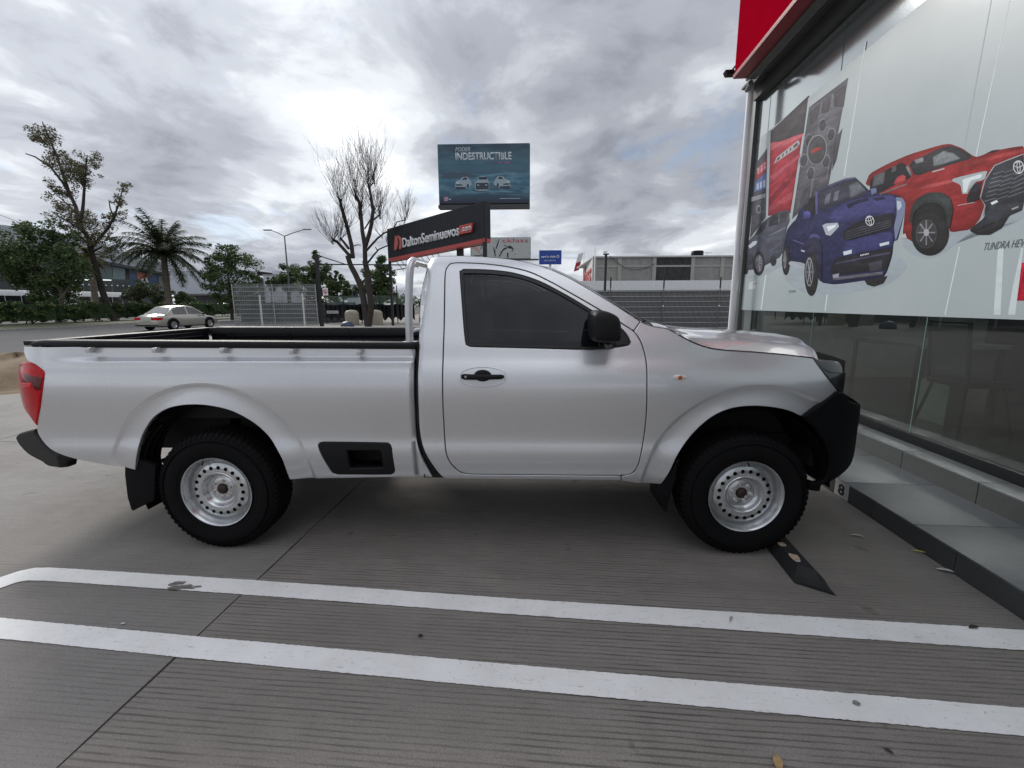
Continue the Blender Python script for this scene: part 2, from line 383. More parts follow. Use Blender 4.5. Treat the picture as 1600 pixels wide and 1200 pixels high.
def strip(up, lo, name='bay_line'):
    a = [onZ(*q, .004) for q in up]; b = [onZ(*q, .004) for q in lo]
    def dens(P, n):
        P = [Vector(p) for p in P]; d = [0]
        for i in range(1, len(P)): d.append(d[-1] + (P[i] - P[i - 1]).length)
        r = []
        for k in range(n + 1):
            s = d[-1] * k / n; i = min(len(P) - 2, max(j for j in range(len(P)) if d[j] <= s + 1e-9) if s < d[-1] else len(P) - 2)
            t = (s - d[i]) / max(1e-9, d[i + 1] - d[i]); p = P[i].lerp(P[i + 1], t)
            r.append((p.x, p.y + random.uniform(-.0016, .0016), .004))
        return r
    n = 420; A = dens(a, n); B = dens(b, n); m = MB(); m.grid([[p, q] for p, q in zip(A, B)], False)
    return tag(m.build(name, WPAINT), kind='structure')
strip([(-150, 960), (0, 902), (30, 892), (55, 887), (75, 886.5), (120, 889), (400, 906.5), (800, 935), (1600, 984), (1900, 1000)], [(-150, 985), (0, 919), (25, 910), (42, 907), (60, 907), (100, 909), (400, 930), (800, 959.5), (1600, 1016), (1900, 1036)])
strip([(-200, 938), (0, 965), (305, 994), (800, 1038), (1600, 1106), (1800, 1124)], [(-200, 972), (0, 997.5), (275, 1026), (800, 1076), (1600, 1150), (1800, 1170)])
def mk_scuff():
    m = MB(); rs = random.Random(5)
    for k in range(16):
        c = onZ(rs.uniform(258, 312), rs.uniform(909, 921), .0055); zk = .0046 + .0002 * k; n = 7; r = rs.uniform(.006, .022)
        m.add([(c.x + r * 1.8 * math.cos(a) * rs.uniform(.5, 1.2), c.y + r * .8 * math.sin(a) * rs.uniform(.5, 1.2), zk) for a in np.linspace(0, 2 * PI, n, endpoint=False)], [tuple(range(n))])
    return m
tag(mk_scuff().build('bare_patches', CONC, fix=False), kind='structure')

# ================================================================== SHOWROOM
TILE = mk_plain('grey_porcelain_tile', (.070, .081, .086), (.115, .126, .132), 2.5, .12, .45, 40)
TILEF = mk_plain('dark_riser_tile', (.045, .047, .048), (.068, .070, .071), 2.5, .12, .5, 40)
GROUT = M('pale_grout', (.36, .36, .34), .9)
bld = empty('car_showroom', nu(5.2, 0, 0), 'glass fronted car showroom with red fascia, tiled steps and dark tinted panes', 'building')
C0, C1, G = 4.294, 4.935, 5.176; ZC, ZS = .137, .288
m = MB(); nbox(m, C0 + .012, 14, -8, 5.3, -.01, ZC - .012); nbox(m, C1 + .012, 14, -8, 5.1, ZC - .012, ZS - .012); m.build('step_core', GROUT, bld)
gp = .0030
for k in range(-12, 9):
    u0 = -.131 + .656 * k; u1 = u0 + .656
    if u1 > 5.3: continue
    m = MB(); nbox(m, C0 + .001, C0 + .012, u0 + gp, u1 - gp, 0, ZC - .0125); m.build('riser_tile', TILEF, bld)
    v0 = u0 + .30; v1 = v0 + .656
    if v1 < 5.25:
        m = MB(); nbox(m, C0, C1 + .012, v0 + gp, v1 - gp, ZC - .012, ZC + random.uniform(-.0006, .0006)); m.build('tread_tile', TILE, bld, bevel=.0015)
    w0 = -.145 + .666 * k; w1 = w0 + .666
    if w1 < 5.1:
        m = MB(); nbox(m, C1 + .001, C1 + .012, w0 + gp, w1 - gp, ZC, ZS - .0125); m.build('riser_tile', TILEF, bld)
        m = MB(); nbox(m, C1, G - .03, w0 + gp, w1 - gp, ZS - .012, ZS); m.build('tread_tile', TILE, bld, bevel=.0015)
BLKM = M('black_frame_metal', (.004, .005, .007), .5, spec=.2); GREYM = M('grey_metal', (.12, .125, .125), .5, .3); REDP = M('red_fascia_panel', (.32, .002, .014), .8, spec=.0, var=.06, vscale=2)
REDD2 = M('red_trim', (.20, .008, .016), .4); WHT = M('white_metal', (.78, .79, .80), .4, var=.05); SOF = M('soffit_sheet', (.055, .06, .058), .6)
GRN = M('glass_edge_green', (.16, .26, .22), .2)
m = MB(); nbox(m, G - .035, G + .03, -8, 4.6, ZS - .005, .368); m.build('bottom_frame', BLKM, bld, bevel=.006)
pj = [4.50, 4.12, 2.44, .79, -.86, -2.51, -4.16, -5.81]
for a, b in zip(pj, pj[1:]):
    m = MB(); nbox(m, G - .005, G + .005, b + .003, a - .003, .368, 4.47); m.build('pane', SGLASS, bld)
for a in pj[1:-1]:
    m = MB(); nbox(m, G - .007, G + .007, a - .003, a + .003, .368, 4.47); m.build('glass_joint', GRN, bld)
m = MB(); nbox(m, G - .06, G + .06, 4.50, 4.60, ZC, 4.9); m.build('corner_post', GREYM, bld, bevel=.004)
m = MB(); nbox(m, G + .09, G + .14, 4.30, 4.36, ZS, 4.6); m.build('inner_post', WHT, bld)
# fascia and soffit
F0, ZF = 4.585, 4.615; UE = 4.02
m = MB(); nbox(m, F0 + .03, F0 + .06, -8, UE, ZF + .03, 6.4); m.build('fascia_panel', REDP, bld)
m = MB(); nbox(m, F0, F0 + .035, -8, UE + .005, ZF + .012, ZF + .045); nbox(m, F0 + .001, F0 + .18, -8, UE, ZF - .004, ZF + .010); m.build('fascia_trim', REDD2, bld)
m = MB(); nbox(m, F0 + .03, 14, UE, UE + .03, ZF + .06, 6.4); m.build('end_fascia', REDP, bld)
m = MB(); nbox(m, F0 + .185, F0 + .215, -8, UE + .02, ZF - .03, ZF + .02); nbox(m, F0 + .215, F0 + .32, -8, UE + .02, ZF - .012, ZF + .0); m.build('steel_angle', GREYM, bld)
m = MB(); nbox(m, F0 + .325, G + .05, -8, 4.55, ZF + .06, ZF + .09); nbox(m, F0 + .33, F0 + .345, -8, UE + .3, ZF - .02, ZF + .06); nbox(m, G - .1, G + .05, -8, 4.5, ZF - .12, ZF + .06); m.build('soffit', SOF, bld)
m = MB(); m.tube([nu(F0 + .26, UE + .02, ZF - .05), nu(F0 + .32, UE + .30, ZF - .03)], .035, 8); m.build('pipe_end', GREYM, bld)
WALLG = M('grey_render', (.30, .31, .31), .8)
m = MB(); nbox(m, F0 + .07, 14, -8, UE - .01, 5.2, 6.3); m.build('parapet', WALLG, bld)
m = MB(); nbox(m, G + .15, 14, 4.42, 4.5, ZS, 5.2); m.build('end_wall', WALLG, bld)
DKW = M('dark_interior_wall', (.022, .027, .026), .8); DKF = M('dark_showroom_floor', (.06, .065, .065), .25)
m = MB(); nbox(m, 13.5, 13.6, -8, 4.42, ZS, 5.2); nbox(m, G + .3, 13.5, -8.1, -8, ZS, 5.2); nbox(m, G + .06, 13.6, -8, 4.42, 4.55, 4.6); m.build('interior_walls', DKW, bld)
m = MB(); nbox(m, G + .04, 13.5, -8, 4.42, ZS - .01, ZS + .002); m.build('interior_floor', DKF, bld)
m = MB(); nbox(m, 8.4, 8.44, .2, 3.9, ZS, 2.6); nbox(m, 9.3, 9.7, -1.5, -1.2, ZS, 4.5); nbox(m, 9.3, 9.7, 3.2, 3.5, ZS, 4.5); m.build('interior_partition', M('partition_grey', (.045, .05, .05), .6), bld)
_l = NB('ceiling_fill_panel'); _l.set(base=(.8, .8, .8), emis=(1, .98, .94), emiss=4.); LITE = _l.m  # glow added at the ceiling to lift the dark interior behind the glass
for k in range(4):
    m = MB(); nbox(m, 6.6 + k * 1.7, 7.8 + k * 1.7, -.3 - k * .2, .9 - k * .2, 4.52, 4.545); m.build('ceiling_fill_light', LITE, bld)
# number plate 8 on the step
m = MB(); a = onP(1306, 749, nu(C0, 0, 0), N_); b = onP(1328, 756, nu(C0, 0, 0), N_)
ua, ub = a.dot(U_), b.dot(U_); m = MB(); nbox(m, C0 - .0015, C0, ub, ua, .004, ZC - .004); plate = m.build('number_plate', M('white_sticker', (.62, .62, .60), .6)); plate.parent = None
tag(plate, 'white square bay number sticker reading 8 on the lower step riser', 'number sticker')
t8 = text('digit', '8', nu(C0 - .002, ua - (ua - ub) * .26, .022), -U_, ZZ, (ua - ub) * .46, .088, M('black_print', (.012, .012, .012), .6), None, ext=.0006, bold=.03)
t8.parent = plate
# white column in front of the corner
wc = empty('white_column', onP(1142, 515, nu(4.95, 0, 0), N_), 'slim white round column at the corner of the showroom', 'column'); wc.location.z = 0
m = MB(); x, y = wc.location.x, wc.location.y; m.tube([(x, y, 0), (x, y, 4.66)], .047, 20); m.build('shaft', WHT, wc); m = MB(); m.lathe([(0, .03), (.10, .03), (.10, 0)], (x, y, 0), 'z', 20); m.build('base_plate', WHT, wc)
# floodlight on the far end of the fascia
fl = empty('floodlight', nu(F0 - .02, UE + .1, ZF + .12), 'small dark floodlight poking out beyond the end of the red fascia', 'floodlight')
m = MB(); m.obox(nu(F0 - .05, UE + .08, ZF + .10), N_ * .12, U_ * .12, ZZ * .06 - N_ * .03); m.build('housing', BLKM, fl, bevel=.008); m = MB(); m.tube([nu(F0 + .02, UE + .12, ZF + .16), nu(F0 + .05, UE + .02, ZF + .20)], .012, 6); m.build('bracket', BLKM, fl)

# ---- banner on the glass: flat print
def zA(x, y): return (1130 + x / 2.4, y / 2.4)
def zB(x, y): return (1150 + x / 3.157, 100 + y / 3.157)
def zD(x, y): return (1340 + x / 4.285, 200 + y / 4.285)
BN = G - .012
ban = empty('showroom_banner', nu(BN, 2, 1.37), 'huge pale vinyl banner with three printed pickup trucks, stuck across the showroom glass', 'banner')
def bpt(px, py, lay=0): return onP(px, py, nu(BN - .00008 * lay, 0, 0), N_)
def mk_vinyl():
    b = NB('banner_vinyl'); b.set(base=b.ramp(b.noise(.5, 6, .6), [(.3, (.34, .395, .415)), (.7, (.43, .485, .505))]), rough=.38, coat=.2, coatr=.1); b.bump(b.noise(2.2, 4, .5), .08, .02); return b.m
VIN = mk_vinyl()
u_far = bpt(1157, 484).dot(U_)
m = MB(); m.add([nu(BN, -5.8, 1.368), nu(BN, u_far, 1.368), nu(BN, u_far - .22, 3.93), nu(BN, -5.8, 4.12)], [(0, 1, 2, 3)]); m.add([nu(BN + .004, -5.8, 1.368), nu(BN + .004, u_far, 1.368), nu(BN + .004, u_far - .22, 3.93), nu(BN + .004, -5.8, 4.12)], [(3, 2, 1, 0)]); m.build('vinyl_sheet', VIN, ban, fix=False)
PM = {}
def pm(c):
    if c not in PM:
        b = NB('print_ink'); v = b.math('ADD', b.math('MULTIPLY', b.noise(1, 5, .6, b.map((2.5, 2.5, 9)), 1.2), .7), b.math('MULTIPLY', b.noise(30, 4, .7), .3)); b.set(base=b.ramp(v, [(.38, tuple(q * (.68 if max(c) < .33 or c[0] > 2 * c[1] else .92) for q in c)), (.5, c), (.62, tuple(min(1, q * (1.38 if max(c) < .33 or c[0] > 2 * c[1] else 1.06) + .004) for q in c))]), rough=.5, spec=.15); at_ = b.n('ShaderNodeAttribute'); at_.attribute_name = 'shade'; lk = b.b.inputs['Base Color'].links[0].from_socket; b.set(base=b.mix(1., lk, at_.outputs['Color'], 'MULTIPLY')); PM[c] = b.m
    return PM[c]
def inside2(Q, X, Z):
    r = np.zeros(X.shape, bool); j = len(Q) - 1
    for i in range(len(Q)): r ^= ((Q[i][1] > Z) != (Q[j][1] > Z)) & (X < (Q[j][0] - Q[i][0]) * (Z - Q[i][1]) / (Q[j][1] - Q[i][1] + 1e-12) + Q[i][0]); j = i
    return r
class Print:
    def __init__(s, name): s.mb = MB(); s.mats = []; s.name = name; s.lay = 1; s.sh = []
    def poly(s, pts, col, conv, sm=False, lay=None):
        q = [conv(*p) for p in pts]
        if sm: q = [tuple(p) for p in smooth2(q)]
        elif len(q) >= 7: q = [tuple(np.array(q[i]) * (1 - t) + np.array(q[(i + 1) % len(q)]) * t) for i in range(len(q)) for t in (.14, .86)]
        mt = pm(col)
        if mt not in s.mats: s.mats.append(mt)
        s.mb.cur = s.mats.index(mt); s.lay += 1
        Qa = np.array(q, float); lo_ = Qa.min(0); hi_ = Qa.max(0); ext = hi_ - lo_
        if min(ext) > 7 and (max(col) < .34 or col[0] > 2 * col[1]):                                            # tones of the printed picture: lighter upper faces, darker rounded rims
            g = max(ext) / 22; gx, gy = np.meshgrid(np.arange(lo_[0] + g / 2, hi_[0], g), np.arange(lo_[1] + g / 2, hi_[1], g)); gx = gx.ravel(); gy = gy.ravel(); k = inside2(Qa, gx, gy); gx = gx[k]; gy = gy[k]
            dens = []
            for i in range(len(Qa)):
                a_, b_ = Qa[i], Qa[(i + 1) % len(Qa)]; n_ = max(1, int(np.linalg.norm(b_ - a_) / g))
                dens += [a_ + (b_ - a_) * j / n_ for j in range(n_)]
            D = np.array(dens)
            dist = lambda x, y: float(np.min(np.hypot(D[:, 0] - x, D[:, 1] - y)))
            if len(gx):
                k = np.array([dist(x, y) > g * .45 for x, y in zip(gx, gy)]); gx = gx[k]; gy = gy[k]
            vv = [Vector(p) for p in D] + [Vector(p) for p in zip(gx, gy)]; nD = len(D)
            v2, _, f2, *_ = delaunay_2d_cdt(vv, [(i, (i + 1) % nD) for i in range(nD)], [], 1, 1e-6)
            R_ = .20 * min(ext); base = len(s.mb.v)
            s.mb.add([bpt(v.x, v.y, s.lay) for v in v2], [list(f) for f in f2])
            for v in v2:
                d_ = min(1, dist(v.x, v.y) / R_); t_ = (v.y - lo_[1]) / ext[1]; s.sh.append((.70 + .36 * d_ * (2 - d_)) * (1.16 - .38 * t_))
            return
        P = [bpt(a, b, s.lay if lay is None else lay) for a, b in q]
        bm = bmesh.new(); vs = [bm.verts.new(p) for p in P]
        try: f = bm.faces.new(vs)
        except ValueError: bm.free(); return
        bmesh.ops.triangulate(bm, faces=[f]); bm.verts.index_update()
        s.mb.add([v.co[:] for v in bm.verts], [[v.index for v in f.verts] for f in bm.faces]); s.sh += [1.] * len(bm.verts); bm.free()
    def ell(s, c, rx, ry, col, conv, rot=0, n=28):
        cr, sr = math.cos(rot), math.sin(rot)
        s.poly([(c[0] + rx * math.cos(a) * cr - ry * math.sin(a) * sr, c[1] + rx * math.cos(a) * sr + ry * math.sin(a) * cr) for a in np.linspace(0, 2 * PI, n, endpoint=False)], col, conv)
    def line(s, pts, wd, col, conv):
        P = [np.array(p, float) for p in pts]; Lf, R = [], []
        for i, p in enumerate(P):
            t = P[min(i + 1, len(P) - 1)] - P[max(i - 1, 0)]; t = t / np.linalg.norm(t); n = np.array([-t[1], t[0]]) * wd / 2; Lf.append(tuple(p + n)); R.append(tuple(p - n))
        mt = pm(col)
        if mt not in s.mats: s.mats.append(mt)
        s.mb.cur = s.mats.index(mt); s.lay += 1; A = [bpt(*conv(*q), s.lay) for q in Lf]; B = [bpt(*conv(*q), s.lay) for q in R]; n = len(A)
        s.mb.add(A + B, [(i, i + 1, n + i + 1, n + i) for i in range(n - 1)]); s.sh += [1.] * (2 * n)
    def done(s, parent):
        o = s.mb.build(s.name, s.mats, parent, fix=False); at = o.data.color_attributes.new('shade', 'FLOAT_COLOR', 'POINT')
        at.data.foreach_set('color', [c for k in s.sh for c in (k, k, k, 1)]); return o
def smooth2(q, k=4):
    P = [np.array(p) for p in q]; n = len(P); o = []
    for i in range(n):
        p0, p1, p2, p3 = P[i - 1], P[i], P[(i + 1) % n], P[(i + 2) % n]
        a = p1 - p0; b = p2 - p1
        for j in range(k):
            t = j / k; o.append(.5 * (2 * p1 + (p2 - p0) * t + (2 * p0 - 5 * p1 + 4 * p2 - p3) * t * t + (3 * p1 - p0 - 3 * p2 + p3) * t ** 3))
    return o
def emblem(p, c, rx, ry, conv, rot=-.25):
    """oval badge of interlocking ovals"""
    W = (.62, .63, .66); D = (.10, .10, .14)
    def ring(cx, cy, ax, ay, th, col=W):
        n = 26; a = np.linspace(0, 2 * PI, n); cr, sr = math.cos(rot), math.sin(rot)
        pts = [(c[0] + (cx + ax * math.cos(t)) * cr - (cy + ay * math.sin(t)) * sr, c[1] + (cx + ax * math.cos(t)) * sr + (cy + ay * math.sin(t)) * cr) for t in a]
        p.line(pts, th, col, conv)
    ring(0, 0, rx, ry, rx * .20); ring(0, -ry * .42, rx * .88, ry * .42, rx * .16); ring(0, 0, rx * .30, ry * .92, rx * .16)

SH = (.36, .41, .45)
# picture strips behind the vehicles
p = Print('print_interior_photo')
p.poly([(125, 610), (165, 555), (160, 815), (100, 895)], (.09, .09, .11), zA); p.poly([(125, 640), (163, 590), (162, 640), (122, 680)], (.38, .06, .08), zA); p.poly([(120, 685), (162, 645), (160, 705), (117, 720)], (.12, .18, .38), zA)
for k in range(3):
    p.poly([(128 + k * 12, 632 - k * 10), (136 + k * 12, 625 - k * 10), (136 + k * 12, 650 - k * 8), (128 + k * 12, 655 - k * 8)], (.62, .30, .34), zA); p.poly([(126 + k * 12, 690 - k * 6), (134 + k * 12, 684 - k * 6), (133 + k * 12, 708 - k * 4), (125 + k * 12, 712 - k * 4)], (.45, .50, .66), zA)
p.ell((133, 785), 10, 17, (.25, .26, .29), zA); p.ell((133, 785), 6, 11, (.08, .08, .09), zA)
p.poly([(104, 740), (158, 725), (158, 740), (104, 757)], (.30, .31, .34), zA)
p.done(ban)
p = Print('print_red_bonnet_photo')
p.poly([(178, 492), (320, 358), (252, 800), (168, 810)], (.38, .035, .055), zA)
p.poly([(178, 492), (320, 358), (302, 500), (255, 520), (215, 530), (177, 535)], (.075, .065, .072), zA)
p.poly([(177, 535), (215, 530), (262, 512), (300, 500), (299, 512), (240, 545), (176, 566)], (.52, .12, .14), zA)
p.poly([(190, 615), (200, 590), (282, 525), (288, 538), (275, 556)], (.44, .42, .44), zA); p.poly([(198, 606), (205, 592), (278, 534), (280, 545), (268, 553)], (.10, .09, .10), zA)
p.poly([(175, 660), (290, 575), (286, 592), (174, 690)], (.50, .09, .12), zA); p.poly([(172, 745), (272, 640), (268, 665), (170, 775)], (.24, .02, .035), zA); p.poly([(172, 778), (262, 715), (254, 745), (170, 800)], (.46, .08, .10), zA)
for k in range(4): p.poly([(214 + k * 14, 585 - k * 11), (222 + k * 14, 579 - k * 11), (220 + k * 14, 590 - k * 11), (212 + k * 14, 596 - k * 11)], (.50, .49, .50), zA)
p.done(ban)
p = Print('print_wheel_photo')
DG = (.085, .08, .095); LG = (.19, .19, .22)
p.poly([(322, 402), (470, 290), (396, 690), (258, 822)], (.125, .122, .14), zA)
for q in ([(325, 420), (365, 388), (352, 450), (325, 470)], [(375, 380), (405, 358), (395, 420), (368, 425)], [(415, 350), (465, 310), (452, 400), (418, 400)], [(420, 520), (448, 480), (425, 600), (408, 640)], [(300, 720), (330, 690), (320, 760), (280, 790)], [(345, 690), (392, 680), (388, 700), (330, 745)]):
    p.poly(q, DG, zA)
for q in ([(366, 388), (374, 380), (362, 440), (354, 448)], [(407, 357), (414, 350), (412, 405), (404, 405)], [(335, 640), (345, 650), (330, 740), (322, 745)], [(395, 600), (402, 600), (392, 670), (384, 675)]): p.poly(q, LG, zA)
for c in ((373, 470), (405, 505), (385, 605), (328, 650), (303, 602), (322, 528)):
    p.ell(c, 17, 28, LG, zA, .2); p.ell(c, 12, 22, (.06, .06, .07), zA, .2)
p.ell((352, 562), 38, 58, (.30, .30, .33), zA, .15); p.ell((352, 562), 33, 53, (.075, .075, .085), zA, .15)
p.poly([(330, 570), (338, 556), (372, 548), (366, 562), (340, 576)], (.42, .06, .05), zA)
p.done(ban)
# grey truck
p = Print('print_grey_truck'); GT = (.085, .09, .12)
p.poly([(82, 1036), (130, 1030), (222, 965), (300, 930), (240, 985), (150, 1038), (90, 1046)], SH, zA)
p.poly([(92, 905), (118, 880), (134, 848), (160, 822), (205, 795), (247, 787), (250, 830), (240, 850), (222, 960), (150, 1000), (118, 1010), (82, 1015), (84, 960)], GT, zA)
p.poly([(132, 862), (145, 838), (165, 828), (158, 858), (128, 882), (118, 880)], (.035, .035, .045), zA); p.poly([(170, 850), (176, 815), (205, 800), (207, 840)], (.04, .04, .05), zA); p.poly([(212, 838), (212, 800), (240, 795), (236, 830)], (.05, .05, .06), zA)
p.poly([(94, 922), (112, 905), (128, 903), (124, 915), (100, 932)], (.55, .60, .66), zA); p.poly([(170, 880), (235, 850), (235, 857), (170, 888)], (.17, .18, .23), zA); p.poly([(86, 960), (112, 950), (112, 985), (86, 1000)], (.04, .04, .05), zA)
for c, rx, ry in (((133, 988), 23, 46), ((188, 978), 12, 20), ((86, 1012), 8, 18)): p.ell(c, rx, ry, (.035, .035, .04), zA)
p.ell((134, 988), 14, 33, (.17, .17, .19), zA); p.ell((134, 988), 5, 11, (.05, .05, .06), zA)
for a in np.linspace(0, 2 * PI, 6)[:5]: p.line([(134, 988), (134 + 12 * math.cos(a), 988 + 29 * math.sin(a))], 3, (.32, .32, .35), zA)
p.done(ban)
# blue truck
p = Print('print_blue_truck'); BL = (.027, .028, .085); BD = (.020, .020, .055); BK = (.022, .022, .028); CH_ = (.55, .57, .62)
p.poly([(222, 1030), (330, 1105), (560, 1085), (650, 1045), (690, 990), (600, 960), (300, 960)], SH, zA, True)
p.poly([(240, 860), (262, 832), (272, 825), (300, 748), (345, 712), (460, 668), (495, 664), (528, 695), (548, 715), (556, 702), (574, 704), (576, 726), (640, 728), (672, 742), (682, 762), (680, 800), (668, 850), (655, 900), (640, 905), (634, 960), (615, 1020), (600, 1042), (420, 1068), (368, 1060), (330, 1010), (300, 985), (222, 975), (230, 900)], BL, zA)
p.poly([(645, 738), (672, 742), (684, 764), (680, 800), (660, 862), (646, 905), (640, 850), (652, 800)], (.20, .24, .36), zA)
p.poly([(648, 752), (666, 756), (670, 775), (655, 790)], (.50, .55, .66), zA)
p.poly([(310, 752), (345, 725), (346, 805), (322, 812), (298, 815)], BK, zA); p.poly([(360, 718), (470, 676), (505, 672), (540, 715), (528, 732), (440, 760), (352, 795)], (.05, .05, .075), zA)
for q in ([(385, 730), (405, 722), (398, 760), (378, 768)], [(418, 720), (436, 712), (430, 748), (412, 756)], [(470, 694), (506, 680), (534, 714), (478, 742)]): p.poly(q, (.15, .16, .19), zA)
p.poly([(345, 712), (355, 708), (354, 800), (346, 806)], (.10, .10, .26), zA); p.poly([(345, 712), (460, 668), (495, 664), (500, 670), (462, 676), (350, 720)], (.10, .10, .19), zA)
p.poly([(300, 796), (318, 790), (330, 800), (326, 818), (300, 822)], (.08, .08, .27), zA); p.poly([(552, 708), (574, 704), (576, 722), (556, 732)], (.16, .18, .33), zA)
p.poly([(400, 790), (470, 755), (560, 735), (640, 730), (652, 760), (640, 800), (560, 800), (470, 830), (440, 835), (395, 830)], (.06, .06, .19), zA)
p.poly([(462, 768), (505, 750), (542, 742), (548, 752), (500, 765), (470, 782)], BD, zA); p.poly([(560, 745), (600, 736), (610, 745), (575, 754)], BD, zA)
p.poly([(455, 862), (500, 835), (560, 815), (640, 795), (642, 840), (620, 862), (520, 890), (452, 905)], BK, zA)
for k in range(4): p.line([(458, 872 + k * 9), (520, 852 + k * 9), (630, 826 + k * 8)], 1.6, (.10, .10, .14), zA)
p.poly([(372, 845), (385, 838), (430, 835), (434, 850), (402, 884), (385, 880)], (.42, .46, .52), zA); p.poly([(388, 850), (425, 842), (418, 852), (395, 868)], (.80, .84, .88), zA)
p.poly([(455, 905), (620, 868), (640, 880), (634, 925), (470, 960), (440, 955)], (.045, .045, .15), zA)
p.poly([(450, 944), (482, 936), (482, 950), (452, 958)], (.62, .70, .74), zA); p.poly([(586, 914), (622, 905), (622, 916), (588, 924)], (.62, .70, .74), zA)
p.poly([(420, 970), (635, 928), (628, 970), (612, 1010), (430, 1030), (400, 1020)], BK, zA); p.poly([(545, 985), (598, 975), (596, 1012), (548, 1020)], (.05, .05, .065), zA); p.poly([(420, 985), (625, 945), (625, 951), (420, 992)], (.09, .09, .17), zA)
p.poly([(410, 1040), (600, 1018), (598, 1030), (415, 1052)], (.13, .13, .16), zA); p.poly([(410, 1030), (435, 1025), (432, 1040), (412, 1042)], (.30, .32, .36), zA)
p.poly([(312, 935), (318, 900), (335, 885), (362, 892), (372, 930), (368, 1060), (330, 1010), (312, 985)], (.03, .03, .06), zA)
p.poly([(318, 900), (328, 880), (350, 876), (366, 888), (362, 896), (340, 888), (326, 896)], (.08, .08, .22), zA)
for c, rx, ry in (((330, 1028), 26, 82), ((235, 978), 15, 54)): p.ell(c, rx, ry, (.028, .028, .03), zA)
p.poly([(530, 1052), (615, 1035), (600, 1062), (565, 1075), (540, 1068)], (.028, .028, .03), zA)
p.ell((323, 1020), 15, 55, (.30, .31, .33), zA); p.ell((323, 1020), 12, 48, (.055, .055, .06), zA)
for a in np.linspace(0, 2 * PI, 7)[:6]: p.line([(323, 1020), (323 + 12 * math.cos(a), 1020 + 46 * math.sin(a))], 2.6, (.34, .35, .38), zA)
p.ell((231, 975), 6, 34, (.16, .16, .18), zA)
p.poly([(245, 985), (262, 980), (305, 1003), (305, 1012), (270, 1000), (247, 992)], (.42, .45, .50), zA)
p.line([(262, 900), (300, 915), (302, 918)], 3, (.15, .15, .36), zA); p.line([(285, 915), (320, 925)], 4, (.03, .03, .05), zA); p.poly([(292, 936), (306, 940), (306, 946), (292, 942)], (.45, .48, .6), zA)
for k in range(6): p.poly([(514 + k * 5.6, 955 - k * 1.2), (518 + k * 5.6, 954 - k * 1.2), (518 + k * 5.6, 960 - k * 1.2), (514 + k * 5.6, 961 - k * 1.2)], CH_, zA)
emblem(p, (550, 828), 15, 18, zA)
p.done(ban)
# red truck
p = Print('print_red_truck'); RT_ = (.29, .026, .028); RD = (.20, .015, .018)
p.poly([(300, 760), (420, 870), (560, 850), (760, 700), (900, 705), (1114, 600), (1114, 560), (600, 640)], SH, zD, True)
p.poly([(50, 380), (80, 305), (200, 240), (350, 175), (560, 112), (620, 106), (700, 135), (770, 185), (800, 195), (900, 155), (1060, 125), (1114, 120), (1114, 230), (900, 260), (830, 460), (850, 520), (820, 610), (760, 680), (620, 700), (600, 640), (430, 800), (340, 745), (300, 720), (318, 540), (310, 490), (240, 445), (130, 440), (130, 400)], RT_, zD)
p.poly([(80, 440), (85, 345), (200, 275), (310, 225), (365, 330), (260, 375), (150, 435)], BK, zD); p.poly([(340, 235), (560, 130), (640, 118), (740, 165), (775, 200), (560, 265), (385, 325)], (.045, .045, .05), zD)
for q, c in (([(110, 320), (185, 290), (175, 370), (95, 400)], (.12, .13, .14)), ([(230, 260), (262, 250), (255, 290), (225, 300)], (.12, .12, .13)), ([(505, 195), (575, 152), (640, 168), (690, 205), (560, 245), (508, 255)], (.22, .24, .25)), ([(380, 215), (440, 195), (442, 225), (390, 240)], (.28, .30, .31)), ([(322, 262), (350, 320), (366, 315), (340, 250)], (.22, .23, .24))): p.poly(q, c, zD)
p.poly([(240, 375), (262, 330), (300, 312), (322, 322), (320, 362), (260, 380)], (.44, .06, .07), zD)
p.poly([(500, 290), (580, 268), (582, 276), (500, 298)], (.45, .46, .47), zD); p.poly([(400, 412), (480, 375), (620, 345), (640, 365), (480, 405)], (.52, .09, .09), zD)
p.poly([(150, 440), (330, 370), (332, 378), (150, 448)], (.22, .21, .22), zD); p.poly([(690, 250), (800, 205), (1060, 150), (1114, 140), (1114, 165), (880, 220), (700, 275)], (.44, .055, .055), zD)
p.poly([(860, 170), (900, 150), (950, 143), (920, 160)], BK, zD)
p.poly([(625, 352), (650, 335), (840, 290), (870, 288), (850, 345), (760, 370), (740, 440), (700, 442), (690, 380)], (.40, .47, .49), zD); p.poly([(700, 345), (835, 305), (825, 335), (755, 352), (730, 430), (708, 432), (705, 375)], (.74, .80, .82), zD)
p.poly([(745, 440), (775, 380), (830, 360), (810, 480), (735, 510), (730, 470)], BK, zD)
p.poly([(670, 515), (780, 495), (790, 500), (672, 522)], (.46, .28, .28), zD)
p.poly([(820, 460), (850, 350), (915, 250), (1000, 215), (1114, 172), (1114, 545), (1010, 590), (930, 680), (820, 715), (750, 690), (760, 670), (850, 600), (855, 520)], (.045, .047, .058), zD)
p.line([(822, 465), (852, 350), (916, 252), (1000, 216), (1112, 174)], 7, (.36, .37, .40), zD); p.line([(822, 465), (855, 520), (840, 590)], 6, (.24, .25, .28), zD)
for k in range(7):
    y = 290 + k * 30; x0 = 905 - k * 9; p.line([(x0, y + 20), (x0 + 70, y), (x0 + 80, y + 8), (x0 + 150, y - 16), (x0 + 160, y - 8), (1112, y - 45)], 6, (.16, .17, .19), zD)
p.poly([(890, 500), (930, 482), (942, 495), (900, 515)], (.72, .80, .80), zD); p.poly([(1030, 540), (1076, 522), (1078, 532), (1034, 550)], (.36, .37, .40), zD)
emblem(p, (1078, 262), 34, 42, zD, -.1)
